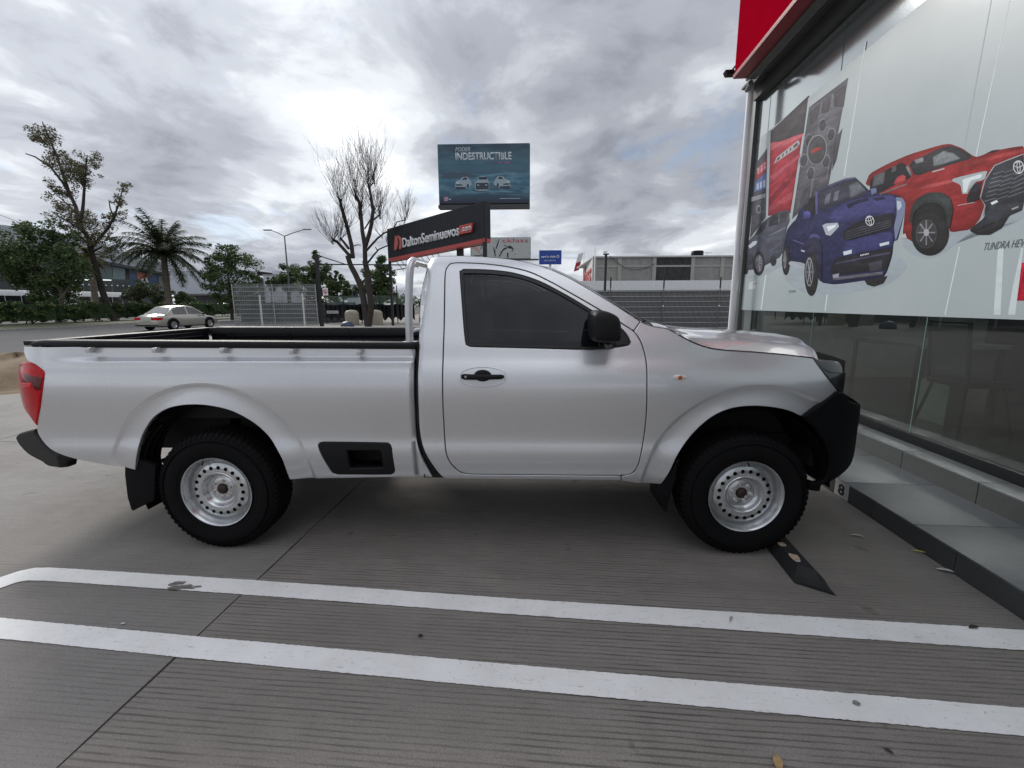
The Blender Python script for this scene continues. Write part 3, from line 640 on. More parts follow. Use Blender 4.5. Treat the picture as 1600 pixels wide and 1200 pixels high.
p.poly([(345, 620), (360, 530), (400, 470), (470, 432), (560, 430), (620, 465), (640, 540), (620, 660), (600, 680), (590, 560), (540, 500), (450, 500), (380, 560), (362, 640)], (.045, .052, .052), zD)
p.poly([(362, 640), (385, 560), (450, 500), (540, 500), (590, 560), (600, 690), (370, 700)], (.018, .018, .02), zD)
p.ell((485, 710), 125, 145, (.026, .026, .028), zD, .12); p.ell((460, 710), 70, 98, (.09, .09, .10), zD, .1); p.ell((460, 710), 62, 90, (.05, .05, .055), zD, .1)
for a in np.linspace(0, 2 * PI, 9)[:8]: p.line([(460, 700), (460 + 58 * math.cos(a), 700 + 84 * math.sin(a))], 9, (.24, .24, .26), zD)
p.ell((460, 700), 18, 24, (.40, .40, .42), zD)
p.poly([(752, 690), (1010, 590), (960, 670), (880, 715), (800, 715)], (.026, .026, .028), zD); p.poly([(285, 720), (320, 705), (330, 735), (290, 742)], (.5, .5, .5), zD)
p.done(ban)
p = Print('red_corner_block'); p.poly([(1105, 985), (1180, 985), (1180, 1128), (1098, 1128)], (.50, .015, .04), zA); p.poly([(1126, 1020), (1180, 880), (1180, 1128), (1100, 1128)], (.50, .015, .04), zA); p.done(ban)
for q in (((535, 155), (453, 660)), ((1075, 0), (948, 585)), ((886, 925), (832, 1180)), ((160, 1030), (142, 1160)), ((390, 1105), (382, 1165))):
    p = Print('sheet_seam'); p.lay = 3; p.line(q, 4, (.66, .73, .74), zA); p.done(ban)
p = Print('sheet_crease'); p.lay = 3; p.line(((1006, 0), (906, 545)), 3, (.36, .42, .43), zA); p.done(ban)
p = Print('label_patch'); p.lay = 3; p.poly([(96, 1060), (124, 1052), (122, 1082), (94, 1085)], (.60, .63, .66), zA); p.done(ban)
for q in ([(1030, 930), (1052, 930), (1040, 1180), (1014, 1180)], [(1085, 1080), (1118, 930), (1126, 930), (1095, 1180), (1068, 1180)]):
    p = Print('sheet_overlap'); p.lay = 3; p.poly(q, (.60, .665, .68), zA); p.done(ban)
def btext(s, a, b, h, **k):
    A = bpt(*a, 20); B = bpt(*b, 20); return text('lettering', s, A, (B - A), ZZ, (B - A).length, h, M('lettering_ink', (.07, .08, .10), .6), ban, ext=0, **k)
btext('TUNDRA HEV', (1537, 391.5), (1601, 385.5), .052, shear=.3)
btext('TACOMA', (1232, 457.5), (1243, 457), .03, shear=.2)
btext('4.8', (1176, 444.5), (1182, 444), .03)

# reflective film on the clear strip over the banner
FILM = NB('reflective_film'); FILM.set(base=FILM.ramp(FILM.noise(.6, 4, .5), [(.3, (.36, .39, .40)), (.7, (.44, .47, .48))]), metal=.8, rough=.12); FILM.bump(FILM.noise(1.2, 3), .06, .02); FILM = FILM.m
for a, b in zip(pj, pj[1:]):
    m = MB(); m.add([nu(G - .0065, b + .01, 3.90), nu(G - .0065, a - .01, 3.90), nu(G - .0065, a - .01, 4.47), nu(G - .0065, b + .01, 4.47)], [(0, 1, 2, 3)]); m.build('solar_film', FILM, bld, fix=False)
m = MB(); m.add([nu(G - .0065, 4.13, .5), nu(G - .0065, 4.49, .5), nu(G - .0065, 4.49, 3.89), nu(G - .0065, 4.13, 3.89)], [(0, 1, 2, 3)]); m.build('solar_film', FILM, bld, fix=False)
# ---- things inside the showroom
WOODM = M('brown_wood', (.06, .035, .022), .5); OFFW = M('cream_card', (.30, .29, .26), .7); PALE = M('pale_desk_top', (.20, .22, .21), .4)
def inbox(name, label, cat, n0, n1, u0, u1, z0, z1, mat, bev=.01):
    e = MB(); nbox(e, n0, n1, u0, u1, z0, z1); o = e.build(name, mat, bevel=bev); return tag(o, label, cat)
dk = empty('desk', nu(6.6, 3.1, ZS), 'pale desk seen dimly through the showroom glass', 'desk')
m = MB(); nbox(m, 6.1, 7.0, 2.0, 3.2, .98, 1.02); m.build('desk_top', PALE, dk)
for n, u in ((6.15, 2.05), (6.95, 2.05), (6.15, 3.15), (6.95, 3.15)): m = MB(); nbox(m, n - .02, n + .02, u - .02, u + .02, ZS, .98); m.build('leg', BLKM, dk)
m = MB(); nbox(m, 6.2, 6.9, 2.06, 2.10, .50, .97); m.build('modesty_panel', M('modesty_grey', (.12, .12, .12), .6), dk)
ch = empty('office_chair', nu(5.95, 1.25, ZS), 'black framed office chair with grey mesh back behind the showroom glass', 'chair')
m = MB(); nbox(m, 5.72, 6.12, .99, 1.41, .72, .78); m.build('seat', BLKM, ch, bevel=.02)
m = MB(); m.tube([nu(5.74, .99, .78), nu(5.68, .99, 1.30), nu(5.68, 1.41, 1.30), nu(5.74, 1.41, .78)], .018, 8); m.build('back_frame', BLKM, ch)
m = MB(); m.add([nu(5.74, 1.01, .86), nu(5.74, 1.39, .86), nu(5.685, 1.39, 1.28), nu(5.685, 1.01, 1.28)], [(0, 1, 2, 3)]); m.build('mesh_back', M('grey_mesh', (.12, .12, .12), .8), ch)
for n, u in ((5.76, 1.02), (6.08, 1.02), (5.76, 1.38), (6.08, 1.38)): m = MB(); m.tube([nu(n, u, .72), nu(n + (n - 5.92) * .4, u + (u - 1.2) * .4, ZS)], .014, 6); m.build('leg', BLKM, ch)
inbox('carton', 'cream carton on the floor beside the chair inside the showroom', 'box', 5.9, 6.25, 1.35, 1.70, ZS, .70, OFFW)
inbox('side_cabinet', 'dark wooden cabinet standing at the right inside the showroom', 'cabinet', 6.3, 6.9, .35, 1.0, ZS, 1.35, WOODM)
inbox('display_plinth', 'slim white plinth standing far inside the showroom', 'plinth', 9.0, 9.14, 3.72, 3.86, ZS, 1.33, WHT)

# ---- wheel stop
ws = empty('wheel_stop', (3.42, -1.28, 0), 'black rubber wheel stop against the front tyre with peeled reflector patches', 'wheel stop')
d = Vector((.100, .995, 0)).normalized(); e_ = Vector((d.y, -d.x, 0)); o = Vector((3.300, -1.25, 0)); Lw = 1.8
prof = [(0, 0), (.012, .028), (.040, .068), (.112, .068), (.150, .028), (.162, 0)]
rows = []
for t, k, sh in ((-.04, .25, 0), (.0, .45, 0), (.05, 1, 0), (Lw - .05, 1, 0), (Lw, .4, 0)): rows.append([o + d * .13 + e_ * a + d * (t + (0.10 * (1 - k) * 0) - (.0 if t > .5 else (.0 + a * .55 - .02))) + ZZ * (z * k + .002) for a, z in prof])
m = MB(); m.grid(rows, False); m.add(rows[0], [list(range(6))]); m.add(rows[-1], [list(range(6))]); m.build('rubber_body', M('stop_rubber', (.014, .014, .015), .75, bump=.2, bscale=200), ws)
PEEL = M('peeled_reflector', (.50, .33, .22), .8, var=.35, vscale=60); PEELW = M('peeled_edge', (.6, .56, .5), .8)
def patch(c, r, name, seed):
    rr = random.Random(seed); n = 12; m = MB()
    for k_, rad, mt in ((0, 1, 0), (1, .82, 1)):
        m.cur = mt; pts = []
        for i in range(n):
            a = 2 * PI * i / n; q = rad * (1 + (rr.uniform(-.15, .15) if k_ == 0 else 0)); s_ = 1 / max(abs(math.cos(a)), abs(math.sin(a))) ** .6
            pts.append(c + e_ * r[0] * math.cos(a) * q * s_ * .8 + d * r[1] * math.sin(a) * q * s_ * .8 + ZZ * .0006 * k_)
        m.add(pts, [tuple(range(n))])
    m.build(name, [PEELW, PEEL], ws, fix=False)
c1 = onZ(1242, 871, .0715); patch(c1, (.026, .052), 'reflector_patch', 2)
c2_ = onZ(1222, 850, .0715); patch(c2_, (.026, .030), 'reflector_patch', 4)
# ================================================================== THE TRUCK
truck = empty('pickup_truck', (0, 0, 0), 'silver single cab pickup truck with long bed and black bumpers, nose to the showroom', 'pickup truck')
WR = .372; WF = 3.15
def sstep(a, b, x):
    t = min(1, max(0, (x - a) / (b - a))); return t * t * (3 - 2 * t)
_SZ = [(.36, .800), (.42, .842), (.48, .868), (.54, .882), (.60, .8905), (.655, .8895), (.70, .8825), (.76, .8815), (.85, .887), (.95, .892), (1.03, .889), (1.09, .878), (1.14, .860), (1.18, .842), (1.24, .822), (1.34, .785), (1.46, .741), (1.58, .695), (1.66, .658), (1.70, .632), (1.73, .603), (1.752, .570), (1.768, .53), (1.80, .46)]
_zs = np.array([a for a, b in _SZ]); _ss = np.array([b for a, b in _SZ])
# natural cubic spline through the section
def _spl(x, y):
    n = len(x); h = np.diff(x); A = np.eye(n); B = np.zeros(n)
    for i in range(1, n - 1):
        A[i, i - 1] = h[i - 1]; A[i, i] = 2 * (h[i - 1] + h[i]); A[i, i + 1] = h[i]
        B[i] = 6 * ((y[i + 1] - y[i]) / h[i] - (y[i] - y[i - 1]) / h[i - 1])
    return np.linalg.solve(A, B)
_m = _spl(_zs, _ss)
def sect(z):
    z = min(max(z, _zs[0]), _zs[-1]); i = min(len(_zs) - 2, int(np.searchsorted(_zs, z, 'right')) - 1); h = _zs[i + 1] - _zs[i]
    a = (_zs[i + 1] - z) / h; b = 1 - a
    return a * _ss[i] + b * _ss[i + 1] + ((a ** 3 - a) * _m[i] + (b ** 3 - b) * _m[i + 1]) * h * h / 6
def flare(x, z):
    k = 0
    for cx, cz, r in ((-.005, .42, .60), (WF + .02, .40, .615)):
        d = math.hypot(x - cx, z - cz)
        q = -(1 - sstep(r - .004, r + .026, d)) * .010 + (1 - sstep(r - .16, r - .01, d)) * .022
        if abs(q) > abs(k): k = q
    return k * sstep(.30, .5, z + .1)
def base_S(x, z):
    s = sect(z)
    if x > 2.75:
        t = sstep(2.75, 3.15, x)                                    # bonnet sides roll over lower than the cab
        if z > 1.05: s -= t * (z - 1.05) ** 2 * 1.9
    if x > 3.2: s -= .30 * (x - 3.2) ** 2.4
    if z < .95 and x > 1.9 and x < 2.7: s += .006 * math.sin((x - 1.9) / .8 * PI) * (1 - z)
    return s + flare(x, z)
def rnd_edge(d, r):
    """inward roll of a panel within r of its edge"""
    if d >= r: return 0
    d = max(d, 0); return r - math.sqrt(max(0, r * r - (r - d) ** 2))
def cab_S(x, z): return base_S(x, z) - rnd_edge(x - (1.235 if z < 1.3 else 1.235 + (z - 1.3) * .09), .045)
def fend_S(x, z): return base_S(x, z) - 1.2 * max(0, x - 3.50) ** 2
def bed_S(x, z):
    s = sect(min(z, 1.12)) + flare(x, z)
    if z > 1.12: s = sect(1.12) - (z - 1.12) * .10
    k = sstep(-.93, -.62, x)                                        # recess under the rail, fading out at the tail
    s -= .042 * k * sstep(1.160, 1.190, z)
    s -= .012 * (1 - k) * sstep(1.12, 1.26, z)
    s -= 1.5 * max(0, -.93 - x) ** 2
    return s - rnd_edge(1.222 - x, .012)
def grad(S, x, z, e=.0015):
    return (S(x + e, z) - S(x - e, z)) / (2 * e), (S(x, z + e) - S(x, z - e)) / (2 * e)
def cast(S, px, py, it=6):
    # walk in along the sight line to the first crossing with the surface (or its nearest approach)
    best = None; py_ = None
    f = lambda Y: (lambda P: -P.y - S(P.x, P.z))(onY(px, py, Y))
    a = -1.02; fa = f(a); bestY, bf = a, fa
    while a < -.45:
        b = a + .01; fb = f(b)
        if fb < bf: bestY, bf = b, fb
        if fa > 0 >= fb:
            for _ in range(18):
                c = (a + b) / 2
                if f(c) > 0: a = c
                else: b = c
            return onY(px, py, b)
        if fb > bf + .02: break
        a, fa = b, fb
    return onY(px, py, bestY)
def smooth_loop(pts, step=.018, closed=True, cang=32):
    """Catmull-Rom through 2D points, keeping sharp corners sharp"""
    P = [np.array(p, float) for p in pts]; n = len(P); out = []
    def corner(i):
        if not closed and (i == 0 or i == n - 1): return True
        a = P[i] - P[i - 1]; b = P[(i + 1) % n] - P[i]
        d = abs(math.degrees(math.atan2(a[0] * b[1] - a[1] * b[0], a @ b))); return d > cang
    for i in range(n if closed else n - 1):
        p1, p2 = P[i], P[(i + 1) % n]
        p0 = P[i - 1] if not corner(i) else 2 * p1 - p2
        p3 = P[(i + 2) % n] if not corner((i + 1) % n) else 2 * p2 - p1
        k = max(1, int(round(np.linalg.norm(p2 - p1) / step)))
        for j in range(k):
            t = j / k
            out.append(.5 * (2 * p1 + (p2 - p0) * t + (2 * p0 - 5 * p1 + 4 * p2 - p3) * t * t + (3 * p1 - p0 - 3 * p2 + p3) * t ** 3))
    if not closed: out.append(P[-1])
    return out
def offset_loop(P, d):
    """move a loop inwards (to its own inside) by d"""
    A = sum(P[i - 1][0] * P[i][1] - P[i][0] * P[i - 1][1] for i in range(len(P)))
    s = 1 if A > 0 else -1; out = []; nn = []
    n = len(P)
    for i in range(n):
        a = P[i] - P[i - 1]; b = P[(i + 1) % n] - P[i]
        a = a / (np.linalg.norm(a) + 1e-9); b = b / (np.linalg.norm(b) + 1e-9)
        na = np.array([-a[1], a[0]]) * s; nb = np.array([-b[1], b[0]]) * s
        m = na + nb; l = np.linalg.norm(m); m = m / (l + 1e-9); k = 1 / max(.5, m @ na)
        out.append(P[i] + m * d * k); nn.append(-m)
    return out, nn
def inside(poly, X, Z):
    px = np.array([p[0] for p in poly]); pz = np.array([p[1] for p in poly]); r = np.zeros(X.shape, bool); j = len(px) - 1
    for i in range(len(px)):
        c = ((pz[i] > Z) != (pz[j] > Z)) & (X < (px[j] - px[i]) * (Z - pz[i]) / (pz[j] - pz[i] + 1e-12) + px[i]); r ^= c; j = i
    return r
def loop_px(S, px):
    return [(lambda P: (P.x, P.z))(cast(S, *q)) for q in px]
def panel(name, outer, mat, parent, S, holes=(), gap=.0025, grid=.028, bevel=.004, flange=.02, depth=0., mirror=True, world=False, step=.018, cang=32, thick=0, arcs=(), zrows=()):
    """pressed sheet: outline (photo measured) laid on the surface S, with rolled edge and return flange"""
    rings = []
    for k, lp in enumerate([outer] + list(holes)):
        q = lp if world else loop_px(S, lp)
        P = smooth_loop(q, step, True, cang)
        g = gap if k == 0 else -gap; bv = bevel if k == 0 else -bevel
        r0, n0 = offset_loop(P, g); r1, _ = offset_loop(P, g + bv)
        if k: n0 = [-x for x in n0]; n0 = [x * 1 for x in n0]
        rings.append((r0, r1, [x if k == 0 else -(-x) for x in n0]))
    verts = []; edges = []
    for r0, r1, _ in rings:
        b = len(verts); verts += [Vector(p) for p in r1]; n = len(r1); edges += [(b + i, b + (i + 1) % n) for i in range(n)]
    O = np.array(rings[0][1]); lo = O.min(0); hi = O.max(0)
    gx, gz = np.meshgrid(np.arange(lo[0] + grid / 2, hi[0], grid), np.arange(lo[1] + grid / 2, hi[1], grid)); gx = gx.ravel(); gz = gz.ravel()
    ok = inside(rings[0][1], gx, gz)
    for r in rings[1:]: ok &= ~inside(r[1], gx, gz)
    B = np.array([p for r in rings for p in r[1]]); gx = gx[ok]; gz = gz[ok]
    ax_, az_ = [], []
    for cx_, cz_, r_ in arcs:
        for q_ in np.arange(r_ - .012, r_ + .041, .008):
            a_ = np.arange(0, PI, .016 / r_); ax_ += list(cx_ + q_ * np.cos(a_)); az_ += list(cz_ + q_ * np.sin(a_))
    if ax_:
        ax_ = np.array(ax_); az_ = np.array(az_); k = inside(rings[0][1], ax_, az_)
        for r in rings[1:]: k &= ~inside(r[1], ax_, az_)
        ax_ = ax_[k]; az_ = az_[k]
        for cx_, cz_, r_ in arcs:
            d_ = np.hypot(gx - cx_, gz - cz_); k = (d_ < r_ - .03) | (d_ > r_ + .055); gx = gx[k]; gz = gz[k]
        gx = np.concatenate([gx, ax_]); gz = np.concatenate([gz, az_])
    if len(gx):
        dm = np.min((gx[:, None] - B[None, :, 0]) ** 2 + (gz[:, None] - B[None, :, 1]) ** 2, axis=1); k = dm > (.009 if arcs else grid * .45) ** 2; gx = gx[k]; gz = gz[k]
    if len(zrows):
        k = (gz < min(zrows) - .008) | (gz > max(zrows) + .008); gx = gx[k]; gz = gz[k]
        rx, rz = np.meshgrid(np.arange(lo[0] + .02, hi[0], .03), np.array(zrows)); rx = rx.ravel(); rz = rz.ravel()
        k = inside(rings[0][1], rx, rz); rx = rx[k]; rz = rz[k]
        dm = np.min((rx[:, None] - B[None, :, 0]) ** 2 + (rz[:, None] - B[None, :, 1]) ** 2, axis=1); k = dm > .006 ** 2
        gx = np.concatenate([gx, rx[k]]); gz = np.concatenate([gz, rz[k]])
    verts += [Vector((a, b)) for a, b in zip(gx, gz)]
    v2, e2, f2, ov, oe, of = delaunay_2d_cdt(verts, edges, [], 0, 1e-6)
    cen = np.array([[sum(v2[i][k] for i in f) / 3 for k in (0, 1)] for f in f2])
    okf = inside(rings[0][1], cen[:, 0], cen[:, 1])
    for r in rings[1:]: okf &= ~inside(r[1], cen[:, 0], cen[:, 1])
    V = []; N = []; F = []
    def put(x, z, d, en=None, mixn=0., edge_only=False):
        sx, sz = grad(S, x, z); n = Vector((-sx, -1, -sz)).normalized()
        if en is not None:
            e = Vector((en[0], 0, en[1])); n = e if edge_only else (n * (1 - mixn) + e * mixn).normalized()
        V.append((x, -(S(x, z) - d - depth), z)); N.append(n); return len(V) - 1
    for v in v2: put(v.x, v.y, 0)
    for k, f in enumerate(f2):
        if okf[k]:
            a, b, c = [Vector(v2[i]) for i in f]; cr = (b - a).cross(c - a)
            F.append(list(f) if cr > 0 else list(f)[::-1])          # facing -Y
    for k, (r0, r1, nn) in enumerate(rings):
        n = len(r0); i1 = [put(p[0], p[1], 0) for p in r1]
        i0 = [put(p[0], p[1], bevel * .9, nn[i], .62) for i, p in enumerate(r0)]
        j0 = [put(p[0], p[1], bevel * .9, nn[i], 1, True) for i, p in enumerate(r0)]
        j1 = [put(p[0], p[1], bevel + flange, nn[i], 1, True) for i, p in enumerate(r0)]
        for i in range(n):
            j = (i + 1) % n
            for a, b in ((i1, i0), (j0, j1)):
                q = [a[i], a[j], b[j], b[i]]
                A, B_, D = Vector(V[q[0]]), Vector(V[q[1]]), Vector(V[q[3]])
                if (B_ - A).cross(D - A).dot(N[q[2]]) < 0: q = q[::-1]
                F.append(q)
    if thick:                                                       # closed back
        m = len(V); cnt = len(v2)
        for v in v2: V.append((v.x, -(S(v.x, v.y) - bevel - flange - depth), v.y)); N.append(Vector((0, 1, 0)))
        F += [[i + m for i in f][::-1] for k, f in enumerate(F[:int(okf.sum())])]
    obs = []
    for sg in (1, -1) if mirror else (1,):
        me = bpy.data.meshes.new(name); me.from_pydata([(x, y * sg, z) for x, y, z in V], [], F if sg > 0 else [f[::-1] for f in F])
        me.materials.append(mat)
        me.polygons.foreach_set('use_smooth', [True] * len(F)); me.normals_split_custom_set_from_vertices([(n.x, n.y * sg, n.z) for n in N])
        obs.append(link(name, me, parent))
    return obs[0]
def mir(mb): 
    v = [(x, -y, z) for x, y, z in mb.v]; k = len(mb.v); f = [[i + k for i in q[::-1]] for q in mb.f]
    mb.v += v; mb.f += f; mb.mi += mb.mi[:len(f)]; mb.sm += mb.sm[:len(f)]; return mb
def pair(mb, name, mats, parent, **k):
    o = mb.build(name, mats, parent, **k); me = o.data.copy(); me.transform(Matrix.Scale(-1, 4, (0, 1, 0))); me.flip_normals()
    link(name, me, parent); return o
def z3(x, y): return (600 + x / 3.159, 380 + y / 3.159)
def z4(x, y): return (980 + x / 2.857, 480 + y / 2.857)
def z1(x, y): return (x / 4, 480 + y / 4)
def z2(x, y): return (180 + x / 3.478, 600 + y / 3.478)

# ---- door line shared by door, cab and front wing
DOOR = [z3(*p) for p in ((297, 400), (299, 250), (301, 165), (308, 125), (325, 103), (352, 97), (430, 98), (520, 104), (620, 118), (720, 143), (820, 190), (910, 240), (1010, 297), (1100, 350), (1180, 400), (1232, 434), (1262, 475), (1283, 530), (1295, 590), (1299, 700), (1295, 850), (1283, 960), (1268, 1045), (1248, 1110), (1222, 1138), (1170, 1148), (900, 1146), (600, 1143), (420, 1140), (368, 1125), (325, 1080), (303, 1010), (293, 850), (289, 700), (292, 550))]
WINO = [z3(*p) for p in ((375, 140), (392, 130), (470, 131), (560, 137), (650, 151), (760, 186), (860, 236), (950, 287), (1030, 336), (1110, 384), (1165, 418), (1196, 450), (1216, 488), (1208, 503), (1165, 511), (1080, 521), (980, 524), (800, 519), (600, 514), (425, 509), (405, 500), (396, 420), (384, 260))]
WING = [z3(*p) for p in ((393, 150), (480, 151), (560, 156), (640, 167), (740, 197), (850, 247), (940, 298), (1025, 349), (1060, 372), (1060, 508), (980, 511), (800, 507), (600, 502), (419, 497), (408, 400), (399, 260))]
panel('door_panel', DOOR, PAINT, truck, cab_S, holes=[WINO])
# cab shell: pillars, roof rail and sill round the door
ci = DOOR.index(z3(1232, 434)); cj = DOOR.index(z3(1170, 1148))
back = DOOR[ci::-1] + DOOR[::-1][:len(DOOR) - 1 - cj + 1]           # over the top, down the rear edge, along the bottom
ROOFPX = [z3(*p) for p in ((205, 150), (212, 112), (226, 84), (246, 68), (272, 63), (400, 62), (500, 67), (600, 76), (700, 92), (800, 121), (900, 164), (980, 208), (1060, 255), (1150, 310), (1230, 362), (1266, 386))]
REARPX = [z3(*p) for p in ((275, 1143), (240, 1098), (205, 1040), (183, 975), (172, 900), (168, 800), (165, 700), (166, 620), (171, 540), (171, 470), (173, 360), (180, 270), (192, 200))]
CABO = back + [z3(1172, 1172), z3(900, 1170), z3(500, 1166), z3(300, 1164)] + REARPX + ROOFPX
panel('cab_side', CABO, PAINT, truck, cab_S, cang=38)
# window: seal, glass, sail patch of the mirror
panel('window_seal', WINO, SEAL, truck, lambda x, z: cab_S(x, z) + .003, holes=[WING], gap=.0008, bevel=.003, flange=.03)
panel('window_glass', WING, TGLASS, truck, lambda x, z: cab_S(x, z) - .006, gap=-.004, bevel=.001, flange=.003)
# sail patch
panel('mirror_base', [z3(*p) for p in ((1062, 372), (1110, 392), (1160, 424), (1190, 454), (1208, 488), (1200, 500), (1160, 506), (1062, 512))], SEAL, truck, lambda x, z: cab_S(x, z) + .009, gap=0, bevel=.004, flange=.02)
# front wing
GAPH = [z4(*p) for p in ((118, 88), (180, 97), (230, 124), (300, 160), (370, 183), (450, 193), (560, 200), (700, 212), (830, 227))]
FEN = [z3(1266, 386)] + [z4(50, 58), z4(80, 74)] + GAPH + [z4(*p) for p in ((862, 272), (900, 322), (941, 376), (880, 425), (781, 490), (722, 464), (650, 449), (560, 443), (470, 453), (390, 485), (320, 540), (262, 607), (222, 670), (190, 738), (152, 792), (60, 787))] + [z3(1172, 1174), z3(1172, 1150)] + [q for q in DOOR[ci:cj]][::-1]
panel('front_wing', FEN, PAINT, truck, fend_S, cang=38, arcs=[(WF + .02, .40, .615)])
# bed side
ARCH = [z2(*p) for p in ((109, 470), (118, 380), (130, 330), (150, 272), (200, 192), (270, 142), (350, 120), (450, 115), (560, 129), (650, 157), (740, 206), (800, 254), (850, 312), (900, 402), (930, 480), (947, 522))]
BED = [(37, 541), z1(147, 280), z1(158, 312), z1(172, 338), z1(220, 362), z1(272, 402), z1(273, 432), z1(262, 520), z1(248, 630), z1(229, 745), z1(236, 790), z1(262, 835), z1(330, 900), z1(450, 946), z1(640, 984)] + ARCH + [z2(1100, 516), (640, 746), (677, 746.5), (668, 731), (657, 709), (650.6, 681), (647.7, 633), (646.8, 590), (647.8, 562), (649.5, 540)]
STEPO = [z2(*p) for p in ((1104, 332), (1112, 321), (1130, 317), (1480, 322), (1494, 332), (1500, 350), (1517, 470), (1512, 484), (1496, 492), (1205, 491), (1183, 484), (1166, 462), (1110, 360))]
panel('bed_side', BED, PAINT, truck, bed_S, holes=[STEPO], cang=38, arcs=[(-.005, .42, .60)], zrows=np.arange(1.145, 1.205, .006))
STEPI = [z2(*p) for p in ((1256, 362), (1438, 362), (1446, 380), (1456, 458), (1275, 462), (1268, 440))]
panel('side_step_frame', STEPO, BLKPL, truck, lambda x, z: bed_S(x, z) + .006, holes=[STEPI], gap=-.003, bevel=.010, flange=.03, cang=60)
m = MB()
q = [cast(bed_S, *p) for p in (z2(1245, 350), z2(1450, 350), z2(1470, 470), z2(1260, 472))]
x0, x1 = q[0].x, q[1].x; zb, zt = q[2].z, q[0].z
m.box(x0, x1 + .02, -.86, -.74, zb - .01, zb + .012); m.box(x0, x1 + .02, -.75, -.735, zb, zt + .02)
m.box(x0 - .012, x0, -.86, -.74, zb, zt); m.box(x1 + .02, x1 + .032, -.86, -.74, zb, zt); m.box(x0, x1 + .02, -.86, -.74, zt, zt + .012)
for i in range(9): m.box(x0 + .02 + i * .026, x0 + .03 + i * .026, -.868, -.76, zb + .012, zb + .020)
pair(m, 'step_well', BLKPL, truck)
# tail lamp
RED = M('tail_lamp_red', (.50, .001, .006), .18, var=.25, vscale=25, spec=.3); REDD = M('tail_lamp_dark_red', (.10, .001, .003), .15, spec=.4); REDB = M('tail_lamp_bright_red', (.85, .02, .02), .15, coat=1.)
TL = [z1(*p) for p in ((160, 342), (215, 364), (268, 402), (270, 432), (258, 530), (243, 640), (225, 743), (180, 680), (140, 608), (118, 540), (105, 480), (101, 420), (103, 378), (116, 352))]
lampS = lambda x, z: bed_S(x, z) + .008
LENS = panel('tail_lamp', TL, RED, truck, lampS, gap=.001, bevel=.008, flange=.05, cang=50)
panel('reflector', [z1(*p) for p in ((145, 410), (262, 440), (250, 520), (215, 516), (192, 470), (140, 465))], REDD, LENS, lambda x, z: lampS(x, z) + .0012, gap=0, bevel=.001, flange=.001)
panel('bulb_cover', [z1(*p) for p in ((134, 476), (186, 476), (188, 500), (140, 500))], REDB, LENS, lambda x, z: lampS(x, z) + .002, gap=0, bevel=.001, flange=.001)
# headlamp
HLD = M('headlamp_dark', (.02, .022, .025), .15, coat=1., coatr=.01); HLC = M('headlamp_lens', (.035, .04, .045), .04, .2, coat=1., coatr=.0)
hS = lambda x, z: fend_S(x, z) + .001
HL = [z4(*p) for p in ((834, 230), (890, 236), (943, 243), (960, 262), (966, 300), (970, 372), (941, 374), (900, 320), (862, 271))]
HB = panel('headlamp', HL, HLD, truck, hS, gap=.001, bevel=.006, flange=.03, cang=50)
panel('lens', [z4(*p) for p in ((846, 236), (936, 248), (952, 268), (956, 296), (905, 290), (868, 268))], HLC, HB, lambda x, z: hS(x, z) + .004, gap=0, bevel=.003, flange=.004, cang=50)
# side marker, door handle
mk = cast(fend_S, *z4(235, 314)); CHR = M('marker_lens', (.75, .72, .66), .15, coat=1.); AMB = M('marker_amber', (.5, .12, .03), .3)
m = MB(); m.blob((mk.x, mk.y + .002, mk.z), (.042, .010, .017), 3, 0); mo = m.build('side_marker', CHR, truck)
m = MB(); m.blob((mk.x, mk.y - .006, mk.z), (.014, .006, .012), 2, 0); m.build('bulb', AMB, mo)
hc = [cast(cab_S, *z3(*p)) for p in ((375, 660), (600, 660), (485, 607), (485, 712))]
hx = (hc[0].x + hc[1].x) / 2; hz = (hc[2].z + hc[3].z) / 2; ha = (hc[1].x - hc[0].x) / 2; hb = (hc[2].z - hc[3].z) / 2
el = [(hx + ha * math.cos(a) * (1 + .12 * abs(math.sin(2 * a))), hz + hb * math.sin(a)) for a in np.linspace(0, 2 * PI, 40, endpoint=False)]
e2_ = [(hx + (p[0] - hx) * .93, hz + (p[1] - hz) * .88) for p in el]
ring = panel('handle_surround', el, PAINT, truck, lambda x, z: cab_S(x, z) + .0035, holes=[e2_], gap=0, bevel=.003, flange=.004, world=True)
hy = -cab_S(hx, hz)
m = MB(); rows = []
for i in range(17):
    t = i / 16; x = hx - ha * .93 + t * ha * 1.86; r = .017 * min(1, math.sin(PI * (.06 + .88 * t)) * 3) * (1 - .25 * t)
    y = hy - .012 - .020 * math.sin(PI * t) ** .6
    rows.append([(x, y - .010 * math.cos(a), hz + .004 + r * math.sin(a)) for a in np.linspace(0, 2 * PI, 13)])
m.grid(rows); hd = m.build('door_handle', BLKPL, truck)
m = MB(); m.blob((hx, hy - .004, hz + .008), (.050, .010, .034), 3, 0); m.build('handle_cup', BLKPL, truck)
m = MB(); m.lathe([(0, -.001), (.006, -.001), (.007, 0)], (hx - ha * .72, hy - .033, hz + .005), seg=16); m.build('key_lock', STEEL, hd)
